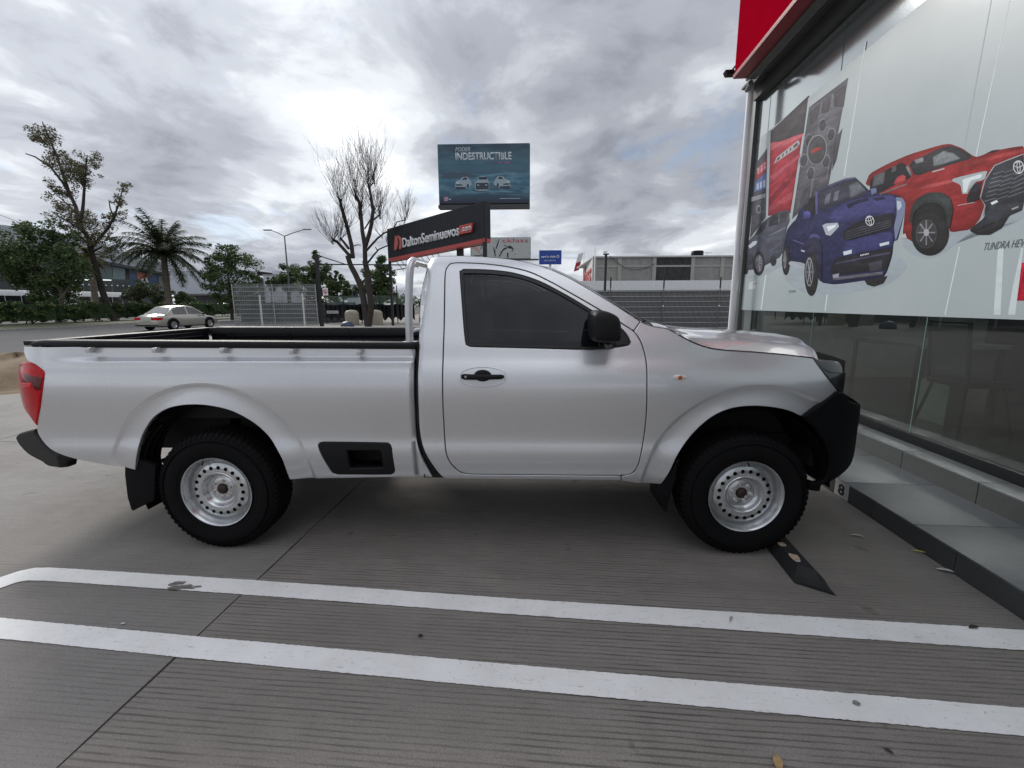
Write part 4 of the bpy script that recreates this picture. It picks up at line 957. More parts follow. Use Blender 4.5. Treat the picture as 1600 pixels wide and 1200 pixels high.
# mirror
m = MB(); P = [onY(*z3(*p), -.98) for p in ((1025, 352), (1040, 336), (1062, 330), (1110, 340), (1150, 362), (1164, 400), (1168, 470), (1140, 488), (1050, 486), (1027, 470), (1020, 410))]
lp = smooth_loop([(p.x, p.z) for p in P], .012, True, 70); cxm = sum(p[0] for p in lp) / len(lp); czm = sum(p[1] for p in lp) / len(lp)
rows = []
for y, k in ((-.80, .90), (-.83, .97), (-.90, 1.0), (-.98, 1.0), (-1.02, .96), (-1.045, .85), (-1.058, .62), (-1.063, .3), (-1.064, .02)):
    rows.append([(cxm + (p[0] - cxm) * k, y, czm + (p[1] - czm) * k) for p in lp + lp[:1]])
m.grid(rows); m.add([r for r in rows[0][:-1]], [list(range(len(rows[0]) - 1))]); pair(m, 'wing_mirror', BLKPL, truck)
a = onY(*z3(1110, 500), -.9); m = MB(); m.tube([(a.x + .03, -.80, a.z - .005), (a.x, -.87, a.z), (a.x - .01, -.93, a.z + .02)], [.03, .026, .022], 10); pair(m, 'mirror_arm', SEAL, truck)

# ---- bonnet
ge = [cast(fend_S, *q) for q in GAPH]; ge2 = smooth_loop([(p.x, p.z) for p in ge], .04, False)
RIDGE = sorted((p.x, p.z) for p in (onY(a, b, .30) for a, b in ((1032, 507), (1075, 510), (1120, 513.5), (1180, 520.5), (1230, 528), (1271, 536), (1295, 544))))
rows = []; V = 24
xf = ge2[-1][0]
for i, (x, z) in enumerate(ge2):
    t = (x - ge2[0][0]) / (xf - ge2[0][0]); ye = fend_S(x, z) - .002; row = []
    for j in range(V + 1):
        v = -1 + 2 * j / V; av = abs(v)
        zr_ = float(np.interp(x + .05, [q[0] for q in RIDGE], [q[1] for q in RIDGE])); bul = max(.006, zr_ - z) * (1 - av ** 2.2) / .93 * (1 - .22 * sstep(0, .5, t)) + .012 * (sstep(.98, .86, av)) - .010 * math.exp(-((av - .62) / .07) ** 2) * t
        xx = x + (.20 * (1 - v * v) * t ** 2) + .05 * (1 - v * v) * (1 - t) ** 3
        row.append((xx, v * ye, z + bul + .004))
    rows.append(row)
for k, (dx, dz) in enumerate(((.035, -.014), (.052, -.034), (.056, -.06))):   # nose roll
    rows.append([(p[0] + dx, p[1] * (1 - .012 * (k + 1)), p[2] + dz) for p in rows[len(ge2) - 1]])
m = MB(); m.grid(rows); bonnet = m.build('bonnet', PAINT, truck)
nose = rows[-1]
# grille and bumper
BMP = [z4(*p) for p in ((941, 376), (985, 391), (1000, 420), (1044, 435), (1052, 500), (1042, 570), (1030, 648), (1014, 690), (960, 750), (905, 785), (872, 797), (864, 826), (812, 820), (815, 775), (852, 786), (888, 768), (906, 705), (892, 622), (842, 542), (781, 490), (880, 425))]
def bmp_S(x, z): return .905 - 1.15 * max(0, x - 3.42) ** 2 - .04 * sstep(.55, .3, z)
BP = loop_px(bmp_S, BMP); panel('front_bumper', BP, BLKPL2, truck, bmp_S, world=True, gap=.001, bevel=.012, flange=.03, cang=45)
# centre of the bumper, between the corners
prof = smooth_loop(BP[3:9], .03, False)
rows = []
for v in np.linspace(-1, 1, 21):
    rows.append([(x + .17 * (1 - abs(v) ** 1.5), v * (bmp_S(x, z) - .010), z) for x, z in prof])
m = MB(); m.grid(rows); m.build('bumper_centre', BLKPL2, truck)
m = MB()
gz0 = BP[3][1]; gx0 = BP[3][0] - .16
for i in range(5):
    z = gz0 + .02 + i * (nose[0][2] - gz0 - .02) / 5
    m.grid([[(gx0 + .0 + .16 * (1 - abs(v) ** 1.6) - .012 * i, v * .62, z + dz) for dz in (0, .018)] for v in np.linspace(-1, 1, 15)])
m.grid([[(gx0 - .03 + .16 * (1 - abs(v) ** 1.6), v * .64, z) for z in (gz0 - .02, nose[0][2] + .02)] for v in np.linspace(-1, 1, 15)])
m.build('grille', BLKPL, truck)
# ---- roof, windscreen, rear wall
rp = [cast(cab_S, *q) for q in ROOFPX]; rs = smooth_loop([(p.x, p.z) for p in rp], .03, False)
rs3 = [(x, cab_S(x, z) - .003, z) for x, z in rs]
kr = max(i for i, p in enumerate(rs3) if p[2] > 1.70 and p[0] > 1.6)
def crown(seg, dx, dz, n=20):
    rows = []
    for x, y, z in seg:
        row = []
        for j in range(n + 1):
            v = -1 + 2 * j / n; e = 1 - abs(v) ** 2.0; row.append((x + dx(x, z) * e, v * y, z + dz(x, z) * (1 - abs(v) ** 2.6)))
        rows.append(row)
    return rows
m = MB(); m.grid(crown(rs3[2:kr + 1], lambda x, z: .10 * sstep(1.7, 2.1, x) - .02 * sstep(1.5, 1.3, x), lambda x, z: .020)); m.build('roof', PAINT, truck)
m = MB(); m.grid(crown(rs3[kr:], lambda x, z: .10 + .05 * sstep(1.7, 1.2, z), lambda x, z: .020 * sstep(1.5, 1.75, z))); m.build('windscreen', TGLASS, truck)
last = crown(rs3[-1:], lambda x, z: .18, lambda x, z: 0)[0]
m = MB(); m.grid([last, [(rows_[0], rows_[1] * .96, rows_[2]) for rows_ in [(p[0], p[1], p[2] + .004) for p in [(a[0] * .5 + b[0] * .5, a[1], (a[2] + b[2]) / 2 - .01) for a, b in zip(last, [last[j] for j in range(len(last))])]]], [(p[0] + .12, p[1] * .9, p[2] - .03) for p in last]]); m.build('cowl', BLKPL, truck)
rr = [cast(cab_S, *q) for q in REARPX]; rl = [(p.x, cab_S(p.x, p.z) - .003, p.z) for p in rr if p.z > 1.0] + rs3[:3]
m = MB(); m.grid([[(x - .03 * (1 - abs(v) ** 3), v * y, z + (.02 * (1 - abs(v) ** 2.6) if z > 1.6 else 0)) for v in np.linspace(-1, 1, 15)] for x, y, z in rl]); m.build('cab_rear_wall', PAINT, truck)
zz = 1.30
m = MB(); m.grid([[(1.215 + .04 * k, y, z) for y in np.linspace(-.56, .56, 9)] for k, z in ((0, 1.34), (.3, 1.5), (.8, 1.66))]); m.build('rear_window', TGLASS, truck)

# ---- inner structure (dark behind the panel gaps, arches and floor)
m = MB()
def under(x0, x1, z0, z1, y0=.0, y1=.80): m.box(x0, x1, -y1, y1, z0, z1)
m.box(1.27, 2.56, -.83, .83, .46, .55); m.box(1.27, 1.33, -.80, .80, .55, 1.15); m.box(2.50, 2.62, -.82, .82, .50, 1.12)
m.box(2.62, 3.60, -.45, .45, .55, 1.08)
m.box(1.40, 2.50, -.845, -.835, .55, 1.06); m.box(1.40, 2.50, .835, .845, .55, 1.06)
m.box(2.60, 2.74, -.80, .80, .50, 1.0); m.box(3.60, 3.75, -.70, .70, .50, 1.08)
m.box(1.262, 1.268, -.86, .86, .47, 1.08)
m.build('inner_body', DARKIN, truck)
# wheel-arch liners
for cx, r, a0, a1, nm in ((3.165, .475, .0, PI + .35, 'wheel_arch_liner'),):
    m = MB(); n = 24; rows = []
    for i in range(n + 1):
        a = a0 + (a1 - a0) * i / n; rows.append([(cx + r * math.cos(a), y, .42 + r * math.sin(a)) for y in (-.845, -.45)])
    m.grid(rows); pair(m, nm, BLKPL2, truck)
m = MB()
for sgn in (1,):
    rows = []
    for i in range(15):
        a = PI * .50 + PI * .62 * i / 14; rows.append([(-.0 + .475 * math.cos(a), y, .43 + .475 * math.sin(a)) for y in (-.872, -.70)])
    m.grid(rows)
    for y in (-.84, -.79, -.74): m.tube([(.0 + .468 * math.cos(a), y, .43 + .468 * math.sin(a)) for a in np.linspace(PI * .72, PI * 1.08, 8)], .008, 6)
pair(m, 'rear_wheel_shield', BLKPL2, truck)
# ladder frame, axle, springs, driveline
m = MB()
for s in (-1, 1): m.box(-1.05, 3.7, s * .44 - .04, s * .44 + .04, .52, .64)
for x in (-.95, -.35, .5, 1.2, 2.4, 3.5): m.box(x - .04, x + .04, -.42, .42, .54, .62)
m.box(.62, .78, -.44, .44, .48, .56)
m.build('ladder_frame', DARKIN, truck)
m = MB()
m.tube([(0, -.75, .37), (0, .75, .37)], .045, 12); m.blob((0, .05, .37), (.15, .14, .15), 2, 0); m.tube([(.1, .05, .37), (1.6, .1, .47)], .035, 10)
for s in (-1, 1):
    for k in range(3): m.box(-.62 + .08 * k, .66 - .08 * k, s * .52 - .035, s * .52 + .035, .44 - .014 * k, .452 - .014 * k)
    m.tube([(.1, s * .36, .42), (.28, s * .36, .66)], .025, 8)
m.tube([(3.15, -.7, .36), (3.15, .7, .36)], .05, 10); m.tube([(.7, -.2, .40), (1.0, -.25, .38), (1.9, -.25, .40)], .05, 10)
m.build('rear_axle_and_springs', DARKIN, truck)
m = MB(); m.box(.55, .62, -.72, -.30, .41, .45); m.box(.62, .86, -.70, -.66, .42, .46); m.tube([(.3, -.52, .45), (.62, -.52, .43)], .02, 8); m.tube([(.88, -.70, .43), (.95, -.60, .52)], .012, 6)
m.build('spring_hanger', BLKPL2, truck)

m = MB(); rows = []
for i in range(17):
    a = PI * .02 + PI * .96 * i / 16; rows.append([(.45 * math.cos(a), y, .47 + .42 * math.sin(a)) for y in (-.56, -.50)])
m.box(-.42, -.05, -.60, -.50, .66, .84); m.box(.02, .40, -.60, -.50, .70, .84); m.box(-.6, .7, -.50, -.46, .64, .80)
pair(m, 'inner_wheelhouse', DARKIN, truck)
# ---- bed: floor, liner, rails, tailgate
BX0, BX1 = -1.10, 1.225
m = MB(); m.box(BX0 + .05, BX1 - .02, -.74, .74, .80, .83)
for i in range(14): m.box(BX0 + .06, BX1 - .03, -.68 + i * .10, -.63 + i * .10, .83, .842)
m.build('bed_floor', LINER, truck)
m = MB()
for s in (-1, 1):
    m.box(BX0 + .05, BX1 - .02, s * .735 - .008, s * .735 + .008, .83, 1.25)
    for z in (.95, 1.03, 1.10, 1.16, 1.20): m.tube([(BX0 + .2, s * .727, z), (BX1 - .1, s * .727, z)], .010, 6)
    for x in (-.85, -.3, .25, .8): m.tube([(x, s * .725, .85), (x, s * .725, 1.235)], .012, 6)
m.box(BX1 - .045, BX1 - .02, -.73, .73, .83, 1.26)
for i in range(9): m.tube([(BX1 - .05, -.6 + i * .15, .85), (BX1 - .05, -.6 + i * .15, 1.22)], .013, 6)
m.build('bed_liner', LINER, truck)
# rail caps
RT = [onY(p[0], p[1], -.80) for p in ((36, 534.5), (60, 531.5), (120, 531.5), (400, 532.5), (650, 534.5))]
RBm = [onY(p[0], p[1], -.815) for p in ((36, 540.5), (60, 541.5), (120, 543), (400, 544), (650, 545.5))]
def lerp_tab(tab, x):
    return float(np.interp(x, [p.x for p in tab], [p.z for p in tab]))
xs = [RT[0].x + .002 + (BX1 + .003 - RT[0].x) * t for t in (0, .006, .02, .05, .1, .2, .35, .5, .7, .85, .995, 1)]
for s in (-1, 1):
    m = MB(); rows = []
    for i, x in enumerate(xs):
        zt = lerp_tab(RT, x); zb_ = lerp_tab(RBm, x); k = min(1, (i + .35) / 2.4) if i < 3 else 1
        ins = .04 * (1 - sstep(-1.15, -.8, x)); yo = .822 - ins - .02 * (1 - k); yi = .715 + .02 * (1 - k); zt2 = zb_ + (zt - zb_) * (.55 + .45 * k)
        rows.append([(x, s * yo, zb_), (x, s * (yo + .004), zb_ + .012), (x, s * (yo + .003), zt2 - .014), (x, s * (yo - .003), zt2 - .005), (x, s * (yo - .014), zt2), (x, s * (yi + .012), zt2 - .002), (x, s * yi, zt2 - .010), (x, s * yi, zb_ - .03)])
    m.grid(rows); m.add(rows[0], [list(range(8))]); m.add(rows[-1], [list(range(8))]); m.build('bed_rail_cap', BLKPL, truck, sharp=60)
m = MB()
tg = onY(40, 533, -.78); zt = lerp_tab(RT, -1.05)
m.box(-1.145, -1.075, -.735, .735, .64, zt - .03); tgp = m.build('tailgate', PAINT, truck, bevel=.012)
m = MB(); m.box(-1.150, -1.06, -.765, .765, zt - .03, zt - .002); m.build('tailgate_cap', BLKPL, truck, bevel=.008)
m = MB(); m.box(-1.16, -1.143, -.12, .12, .98, 1.04); m.build('tailgate_handle', BLKPL, truck, bevel=.006)
m = MB(); m.box(-1.075, -1.062, -.70, .70, .84, zt - .035)
for z in (.92, 1.0, 1.08, 1.16, 1.21): m.tube([(-1.06, -.62, z), (-1.06, .62, z)], .008, 6)
m.build('tailgate_liner', LINER, truck)
m = MB(); m.box(BX1 - .02, BX1 + .0, -.80, .80, .50, 1.20); mm = m.build('bed_front_wall', DARKIN, truck)
# tie-down hooks under the rail
for q in (z1(583, 268), z1(993, 268), z1(1410, 270), (459.5, 549), (563, 550.5)):
    p = cast(bed_S, *q)
    m = MB(); m.prism([(p.x - .010, p.y - .040, p.z + .018), (p.x + .020, p.y - .040, p.z + .018), (p.x + .008, p.y - .040, p.z - .010), (p.x - .004, p.y - .040, p.z - .016), (p.x - .013, p.y - .040, p.z - .002)], (0, .05, 0))
    o = m.build('tie_down_hook', PAINT, truck, bevel=.003)
    c = o.copy(); c.scale = (1, -1, 1); C.objects.link(c)
# headache bar
hb_ = onY(640, 534, -.755); ht = onY(643.5, 407, -.755)
pts = [(hb_.x, -.755, hb_.z - .02), (hb_.x + .002, -.752, 1.45), (hb_.x + .012, -.742, ht.z - .10), (hb_.x + .016, -.735, ht.z - .045), (hb_.x + .020, -.712, ht.z - .008), (hb_.x + .022, -.675, ht.z + .006)]
pts += [(hb_.x + .03, 0, ht.z + .016)] + [(x, -y, z) for x, y, z in pts[::-1]]
m = MB(); m.tube(pts, .0225, 14); hbar = m.build('headache_bar', TUBE, truck)
m = MB()
for s in (-1, 1):
    m.lathe([(0, .006), (.045, .006), (.045, 0)], (hb_.x, s * .755, hb_.z - .004), 'z', 20); m.tube([(hb_.x, s * .75, 1.33), (hb_.x + .08, s * .745, 1.345)], .010, 8)
m.build('bar_foot', TUBE, truck)
# rear bumper
RB = [z1(*p) for p in ((90, 812), (110, 792), (160, 775), (214, 762), (222, 790), (262, 838), (325, 902), (400, 932), (452, 945), (424, 962), (414, 1004), (350, 1006), (290, 996), (262, 974), (180, 930), (120, 868))]
def rb_S(x, z): return .815 - .45 * max(0, -1.02 - x)
RBL = loop_px(rb_S, RB); panel('rear_bumper', RBL, BLKPL, truck, rb_S, world=True, gap=.001, bevel=.014, flange=.05, cang=45)
m = MB(); top = [p for p in RBL[:4]]; cs = [RBL[15], RBL[0], RBL[1], RBL[2], RBL[3], RBL[5], RBL[13]]
m.grid([[(x - .02 * (1 - abs(v) ** 1.5), v * (rb_S(x, z) - .03), z - .004) for x, z in cs + cs[:1]] for v in np.linspace(-1, 1, 13)]); m.build('bumper_bar', BLKPL, truck)
# mud flaps
P = [onY(*z2(*p), -.80) for p in ((112, 372), (170, 380), (272, 420), (268, 520), (264, 604), (152, 660), (143, 652), (124, 590), (110, 470))]
m = MB(); m.prism([(p.x, -.875, p.z) for p in P], (.0, .035, 0))
y0 = [(p.x, p.z) for p in P]; m2 = MB(); m2.box(min(a for a, b in y0) + .01, min(a for a, b in y0) + .025, -.86, -.62, min(b for a, b in y0) + .05, .62); m.v and None
pair(m, 'rear_mud_flap', BLKPL2, truck, bevel=.003); pair(m2, 'mud_flap_sheet', RUBBER, truck)
P = [onY(*z4(*p), -.86) for p in ((222, 672), (190, 740), (150, 795), (140, 850), (158, 900), (170, 915), (186, 850), (215, 760))]
m = MB(); m.prism([(p.x, -.87, p.z) for p in P], (0, .05, 0)); m.box(P[3].x + .015, P[3].x + .03, -.85, -.62, .30, .46); pair(m, 'front_mud_flap', BLKPL2, truck, bevel=.003)
# seam joint between cab and bed: rubber strip
m = MB(); 
for q in ((651.5, 548), (650, 600), (651, 650), (654.5, 690), (663, 716), (675, 735)):
    pass
pts = [cast(bed_S, *q) for q in ((651.5, 548), (650.3, 600), (651, 650), (655, 690), (664, 716), (677, 738))]
m.tube([(p.x + .003, p.y + .035, p.z) for p in pts], .018, 8); pair(m, 'cab_gap_strip', DARKIN, truck)
# seats, wheel and dashboard behind the tinted glass
CLOTH = M('grey_seat_cloth', (.07, .07, .075), .9)
m = MB()
for s in (-1, 1):
    m.obox((1.55, s * .42 - .25, .62), (.52, 0, .0), (0, .50, 0), (0, 0, .30)); m.obox((1.50, s * .42 - .25, .85), (.14, 0, 0), (0, .5, 0), (-.14, 0, .58)); m.obox((1.39, s * .42 - .13, 1.46), (.10, 0, 0), (0, .26, 0), (-.03, 0, .18))
m.build('seats', CLOTH, truck, bevel=.03)
m = MB(); m.obox((2.30, -.72, .80), (.35, 0, 0), (0, 1.44, 0), (.05, 0, .34)); m.build('dashboard', BLKPL, truck, bevel=.04)
m = MB(); cw = Vector((2.18, .38, 1.13)); ax = Vector((-.9, 0, .45)).normalized(); e1 = Vector((0, 1, 0)); e2 = ax.cross(e1)
m.tube([cw + (e1 * math.cos(a) + e2 * math.sin(a)) * .18 for a in np.linspace(0, 2 * PI, 30)], .015, 8); m.tube([cw, cw - ax * .25], .03, 8); m.tube([cw - e1 * .17, cw + e1 * .17], .018, 6); m.build('steering_wheel', BLKPL, truck)

# ---- wheels
def wheel_meshes():
    YF = -.868; cy = YF
    # tyre, local coordinates: axis y, outer face at y = 0 side facing -Y
    T = MB(); prof = [(.214, .012), (.222, .004), (.235, -.004), (.262, -.013), (.300, -.017), (.330, -.010), (.350, .002), (.3625, .014), (.3655, .030), (.3655, .175), (.362, .190), (.350, .202), (.320, .216), (.28, .220), (.24, .208), (.214, .192)]
    T.lathe(prof, (0, 0, 0), seg=96)
    for r, d in ((.246, .0012), (.318, .0018), (.324, .0016)): T.lathe([(r - .0015, -.009 + .0), (r, -.0175 if r > .3 else -.0105), (r + .0015, -.009)], (0, 0, 0), seg=96)
    tyre = T.mesh('tyre', RUBBER)
    K = MB(); rnd = random.Random(3); n = 66
    def blk(a0, a1, t0, t1, sk, r0=.3640, r1=.3725):
        vs = []
        for r in (r0, r1):
            for a, t in ((a0, t0), (a1, t0), (a1 + sk, t1), (a0 + sk, t1)):
                rr = r - (.0045 if (t < .022 or t > .182) else 0); vs.append((rr * math.cos(a), t, rr * math.sin(a)))
        K.add(vs, [(0, 1, 2, 3), (4, 7, 6, 5), (0, 4, 5, 1), (1, 5, 6, 2), (2, 6, 7, 3), (3, 7, 4, 0)])
    st = 2 * PI / n
    for i in range(n):
        a = i * st
        blk(a, a + st * .62, .016, .048, st * .2); blk(a + st * .4, a + st * 1.1, .054, .084, -st * .3); blk(a, a + st * .72, .089, .115, st * .3)
        blk(a + st * .35, a + st * 1.05, .120, .150, -st * .3); blk(a + st * .1, a + st * .75, .156, .188, -st * .2)
        vs = []                                                      # shoulder lugs on the outer edge
        for r, t in ((.338, -.0085), (.362, .011), (.366, .014), (.340, -.004)):
            for aa in (a + st * .05, a + st * .55): vs.append(((r + .002) * math.cos(aa), t - .002, (r + .002) * math.sin(aa)))
        K.add(vs, [(0, 2, 3, 1), (2, 4, 5, 3), (0, 1, 7, 6), (0, 6, 4, 2), (1, 3, 5, 7)])
    tread = K.mesh('tread', RUBBER)
    R = MB()
    R.lathe([(.180, .150), (.186, .060), (.205, .045), (.2065, .018), (.2135, .012), (.2165, .004), (.2190, -.003), (.2175, -.008), (.2135, -.007), (.2095, .000), (.2045, .010), (.2015, .020), (.1965, .027), (.1925, .044), (.1875, .054), (.1830, .057), (.1785, .053), (.1750, .042), (.1725, .0325)], (0, 0, 0), seg=96)
    R.lathe([(.1155, .0245), (.1115, .0215), (.1085, .0225), (.1045, .0285), (.0985, .0420), (.0915, .0520), (.0840, .0570), (.0780, .0585), (.0745, .0575), (.0722, .0540), (.0700, .0525), (.0340, .0525), (.0325, .0560)], (0, 0, 0), seg=72)
    # pierced ring with twenty holes
    ri, ro = .1155, .1725; NH = 20; vv = []; ee = []; hl = []
    def ring_(r, n, c=(0, 0)):
        b = len(vv); 
        for k in range(n): vv.append(Vector((c[0] + r * math.cos(2 * PI * k / n), c[1] + r * math.sin(2 * PI * k / n))))
        ee.extend([(b + k, b + (k + 1) % n) for k in range(n)])
    ring_(ri, 72); ring_(ro, 96); hc_ = []
    for k in range(NH):
        a = 2 * PI * (k + .5) / NH; c = (.1455 * math.cos(a), .1455 * math.sin(a)); hc_.append(c); ring_(.0118, 14, c)
    for r in (.128, .163):
        for k in range(80):
            p = Vector((r * math.cos(2 * PI * k / 80), r * math.sin(2 * PI * k / 80)))
            if all((p - Vector(c)).length > .0155 for c in hc_): vv.append(p)
    v2, e2, f2, *_ = delaunay_2d_cdt(vv, ee, [], 0, 1e-7)
    dep = lambda r: .0245 + (r - ri) / (ro - ri) * .008 - .006 * math.sin(PI * min(1, max(0, (r - ri) / (ro - ri))))
    F = []
    for f in f2:
        c = sum((Vector(v2[i]) for i in f), Vector((0, 0))) / 3
        if c.length < ri or c.length > ro or any((c - Vector(h)).length < .0112 for h in hc_): continue
        F.append(list(f))
    R.add([(v.x, dep(v.length), v.y) for v in v2], F, True)
    for c in hc_:
        n = 14; vs = [(c[0] + .0118 * math.cos(2 * PI * k / n), dep(math.hypot(*c)) + d, c[1] + .0118 * math.sin(2 * PI * k / n)) for d in (0, .006) for k in range(n)]
        R.add(vs, [(k, (k + 1) % n, (k + 1) % n + n, k + n) for k in range(n)], True)
    rim = R.mesh('rim', RIMM)
    bm = bmesh.new(); bm.from_mesh(rim); bmesh.ops.recalc_face_normals(bm, faces=bm.faces); bm.to_mesh(rim); bm.free(); rim.set_sharp_from_angle(angle=math.radians(50))
    D = MB(); D.lathe([(0, .075), (.175, .075), (.178, .085), (.165, .20), (0, .20)], (0, 0, 0), seg=40); drum = D.mesh('brake_drum', DARKIN)
    N = MB(); 
    for k in range(6):
        a = 2 * PI * (k + .2) / 6; N.lathe([(.0, -.020), (.006, -.020), (.0095, -.014), (.0100, -.002), (.014, 0)], (.0545 * math.cos(a), .0525, .0545 * math.sin(a)), seg=6, smooth=False)
    N.lathe([(.0115, .0), (.0, .0)], (0, .0, 0), seg=3)
    nuts = N.mesh('wheel_nuts', M('nut_steel', (.62, .62, .6), .3, .6))
    H = MB(); H.lathe([(.0, .034), (.022, .036), (.0285, .042), (.030, .056)], (0, 0, 0), seg=32); H.lathe([(.008, .0335), (.016, .0330), (.020, .0345)], (0, 0, 0), seg=24)
    cap = H.mesh('hub_cap', M('rusty_hub_cap', (.045, .028, .024), .55, .3, var=.4, vscale=80))
    vl = MB(); vl.tube([(-.06, .022, .187), (-.056, .004, .176)], .0045, 8); valve = vl.mesh('valve', BLKPL)
    for me in (tyre, tread, drum, nuts, cap):
        bm = bmesh.new(); bm.from_mesh(me); bmesh.ops.recalc_face_normals(bm, faces=bm.faces); bm.to_mesh(me); bm.free()
        if me.name.startswith('tyre'): me.set_sharp_from_angle(angle=math.radians(60))
    return tyre, tread, rim, drum, nuts, cap, valve
WM = wheel_meshes()
for x in (0, WF):
    for s in (-1, 1):
        wl = bpy.data.objects.new('wheel', None); C.objects.link(wl); wl.parent = truck
        wl.location = (x, s * .868, WR); wl.rotation_euler = (0, .35 if x else -.1, 0 if s < 0 else PI)
        for nm, me in zip(('tyre', 'tread', 'rim', 'brake_drum', 'wheel_nuts', 'hub_cap', 'valve'), WM): link(nm, me, wl)
# ================================================================== BACKGROUND
HAZE = None
BARK = mk_plain('bark', (.018, .015, .012), (.060, .050, .040), 3, .6, .9, 14)
BARKP = mk_plain('pale_bark', (.10, .085, .06), (.22, .19, .15), 3, .5, .9, 10)
def leafm(name, c):
    if name in MATS: return MATS[name]
    b = NB(name); col = b.ramp(b.noise(1.3, 4, .7), [(.3, tuple(q * .65 for q in c)), (.7, tuple(min(1, q * 1.35) for q in c))]); b.set(base=col, rough=.6, spec=.25)
    tr = b.n('ShaderNodeBsdfTranslucent'); b.l(col, tr.inputs[0]); mx = b.n('ShaderNodeMixShader'); mx.inputs[0].default_value = .25
    b.l(b.b.outputs[0], mx.inputs[1]); b.l(tr.outputs[0], mx.inputs[2]); b.l(mx.outputs[0], b.o.inputs[0]); MATS[name] = b.m; return b.m
LG3 = [leafm('leaf_dark', (.042, .072, .030)), leafm('leaf_mid', (.080, .125, .045)), leafm('leaf_light', (.15, .18, .07))]
LGOL = [leafm('leaf_olive', (.10, .105, .06)), leafm('leaf_brown', (.17, .14, .085)), leafm('leaf_grey', (.15, .16, .10))]
def leaves(mb, cs, n, size, rnd, flat=.5):
    """n leaf clusters scattered in clumps cs = [(centre, radius)]"""
    wts = [r ** 1.6 for c, r in cs]; vs = []; 
    for _ in range(n):
        c, r = rnd.choices(cs, wts)[0]; d = Vector((rnd.gauss(0, 1), rnd.gauss(0, 1), rnd.gauss(0, 1))).normalized() * r * rnd.random() ** .45
        p = Vector(c) + Vector((d.x, d.y, d.z * .8)); s = size * rnd.uniform(.5, 1.4)
        a = Vector((rnd.uniform(-1, 1), rnd.uniform(-1, 1), rnd.uniform(-.6, .6))).normalized() * s; b = a.cross(Vector((rnd.uniform(-1, 1), rnd.uniform(-1, 1), rnd.uniform(-1, 1)))).normalized() * s * flat
        mb.cur = 0 if rnd.random() < .45 else (1 if rnd.random() < .7 else 2)
        mb.add([p - a, p + b, p + a, p - b], [(0, 1, 2, 3)])
def tree(name, label, base, pxl, Y, trunk_px, clumps_px, nleaf, lsize, mats, seed, group=None, bark=None, tail=None):
    """trunk and limbs measured in the photo, standing at depth Y; clumps = (px, py, radius px, depth offset)"""
    rnd = random.Random(seed); o = empty(name, (base.x, base.y, 0), label, 'tree', group)
    sc_ = (Y - CY) / CF * 1.03; tk = MB()
    for k, (pts, ra, rb) in enumerate(trunk_px):
        P = [onY(a, b, Y + (q[0] if q else 0)) for a, b, *q in pts]; n = len(P)
        if k == 0: P[0].z = min(P[0].z, 0)
        tk.tube(P, [ra + (rb - ra) * i / (n - 1) for i in range(n)], 9)
    tk.build('trunk', bark or BARK, o)
    mb = MB(); cs = []
    for a, b, r, *q in clumps_px:
        c = onY(a, b, Y + (q[0] if q else rnd.uniform(-.6, .6))); R_ = r * sc_
        for _ in range(9): cs.append((c + Vector((rnd.uniform(-1, 1), rnd.uniform(-1, 1), rnd.uniform(-1, 1))) * R_ * .85, R_ * rnd.uniform(.25, .75)))
    leaves(mb, cs, nleaf, lsize, rnd); mb.build('crown', mats, o, fix=False); return o
# hedge of separate clipped shrubs along the verge
def shrub(x, y, rx, ry, h, seed, label, group):
    rnd = random.Random(seed); o = empty('hedge_shrub', (x, y, .09), label, 'hedge', group); st = MB()
    for k in range(3): st.tube([(x + rnd.uniform(-.5, .5) * rx, y + rnd.uniform(-.5, .5) * ry, .05), (x + rnd.uniform(-.5, .5) * rx, y + rnd.uniform(-.4, .4) * ry, .6)], .04, 5)
    st.build('stem', BARK, o); mb = MB(); cs = []
    for k in range(22): cs.append((Vector((x + rnd.uniform(-1, 1) * rx * .8, y + rnd.uniform(-1, 1) * ry * .85, .42 + (h - .62) * rnd.random())), .36))
    mb.cur = 0; mb.obox((x - rx * .55, y - ry * .85, .35), (rx * 1.1, 0, 0), (0, ry * 1.7, 0), (0, 0, h - .62)); leaves(mb, cs, 2600, .10, rnd); mb.build('foliage', LG3, o, fix=False); return o
yv = 20.; k = 0; hs = []
while yv < 80:
    L_ = random.uniform(1.5, 3.2); xx = -35.4 + (yv - 30) * .03
    hs.append((xx + random.uniform(-.15, .15), yv + L_ / 2, .75, L_ / 2, random.uniform(1.65, 1.85), k)); yv += L_ * (.96 if random.random() < .75 else 1.12); k += 1
marks = [(-999, 'left edge of the photo'), (92, 'dense round tree trunk'), (178, 'leaning tree trunk'), (268, 'feather palm trunk'), (363, 'street tree trunk')]; cnt = {}
ORD = 'first second third fourth fifth sixth seventh eighth ninth tenth eleventh twelfth'.split() + ['next'] * 30
def pxof(P):
    d = Vector(P) - CAM; return 800 + CF * d.dot(_r) / d.dot(_f)
for a in sorted(hs, key=lambda q: pxof((q[0], q[1], .5))):
    x_ = pxof((a[0], a[1], .5)); mk_ = max(i for i, q in enumerate(marks) if q[0] < x_); cnt[mk_] = cnt.get(mk_, 0) + 1
    shrub(*a, 'clipped green hedge shrub, %s to the right of the %s' % (ORD[cnt[mk_] - 1], marks[mk_][1]), 'clipped shrubs of the roadside hedge')

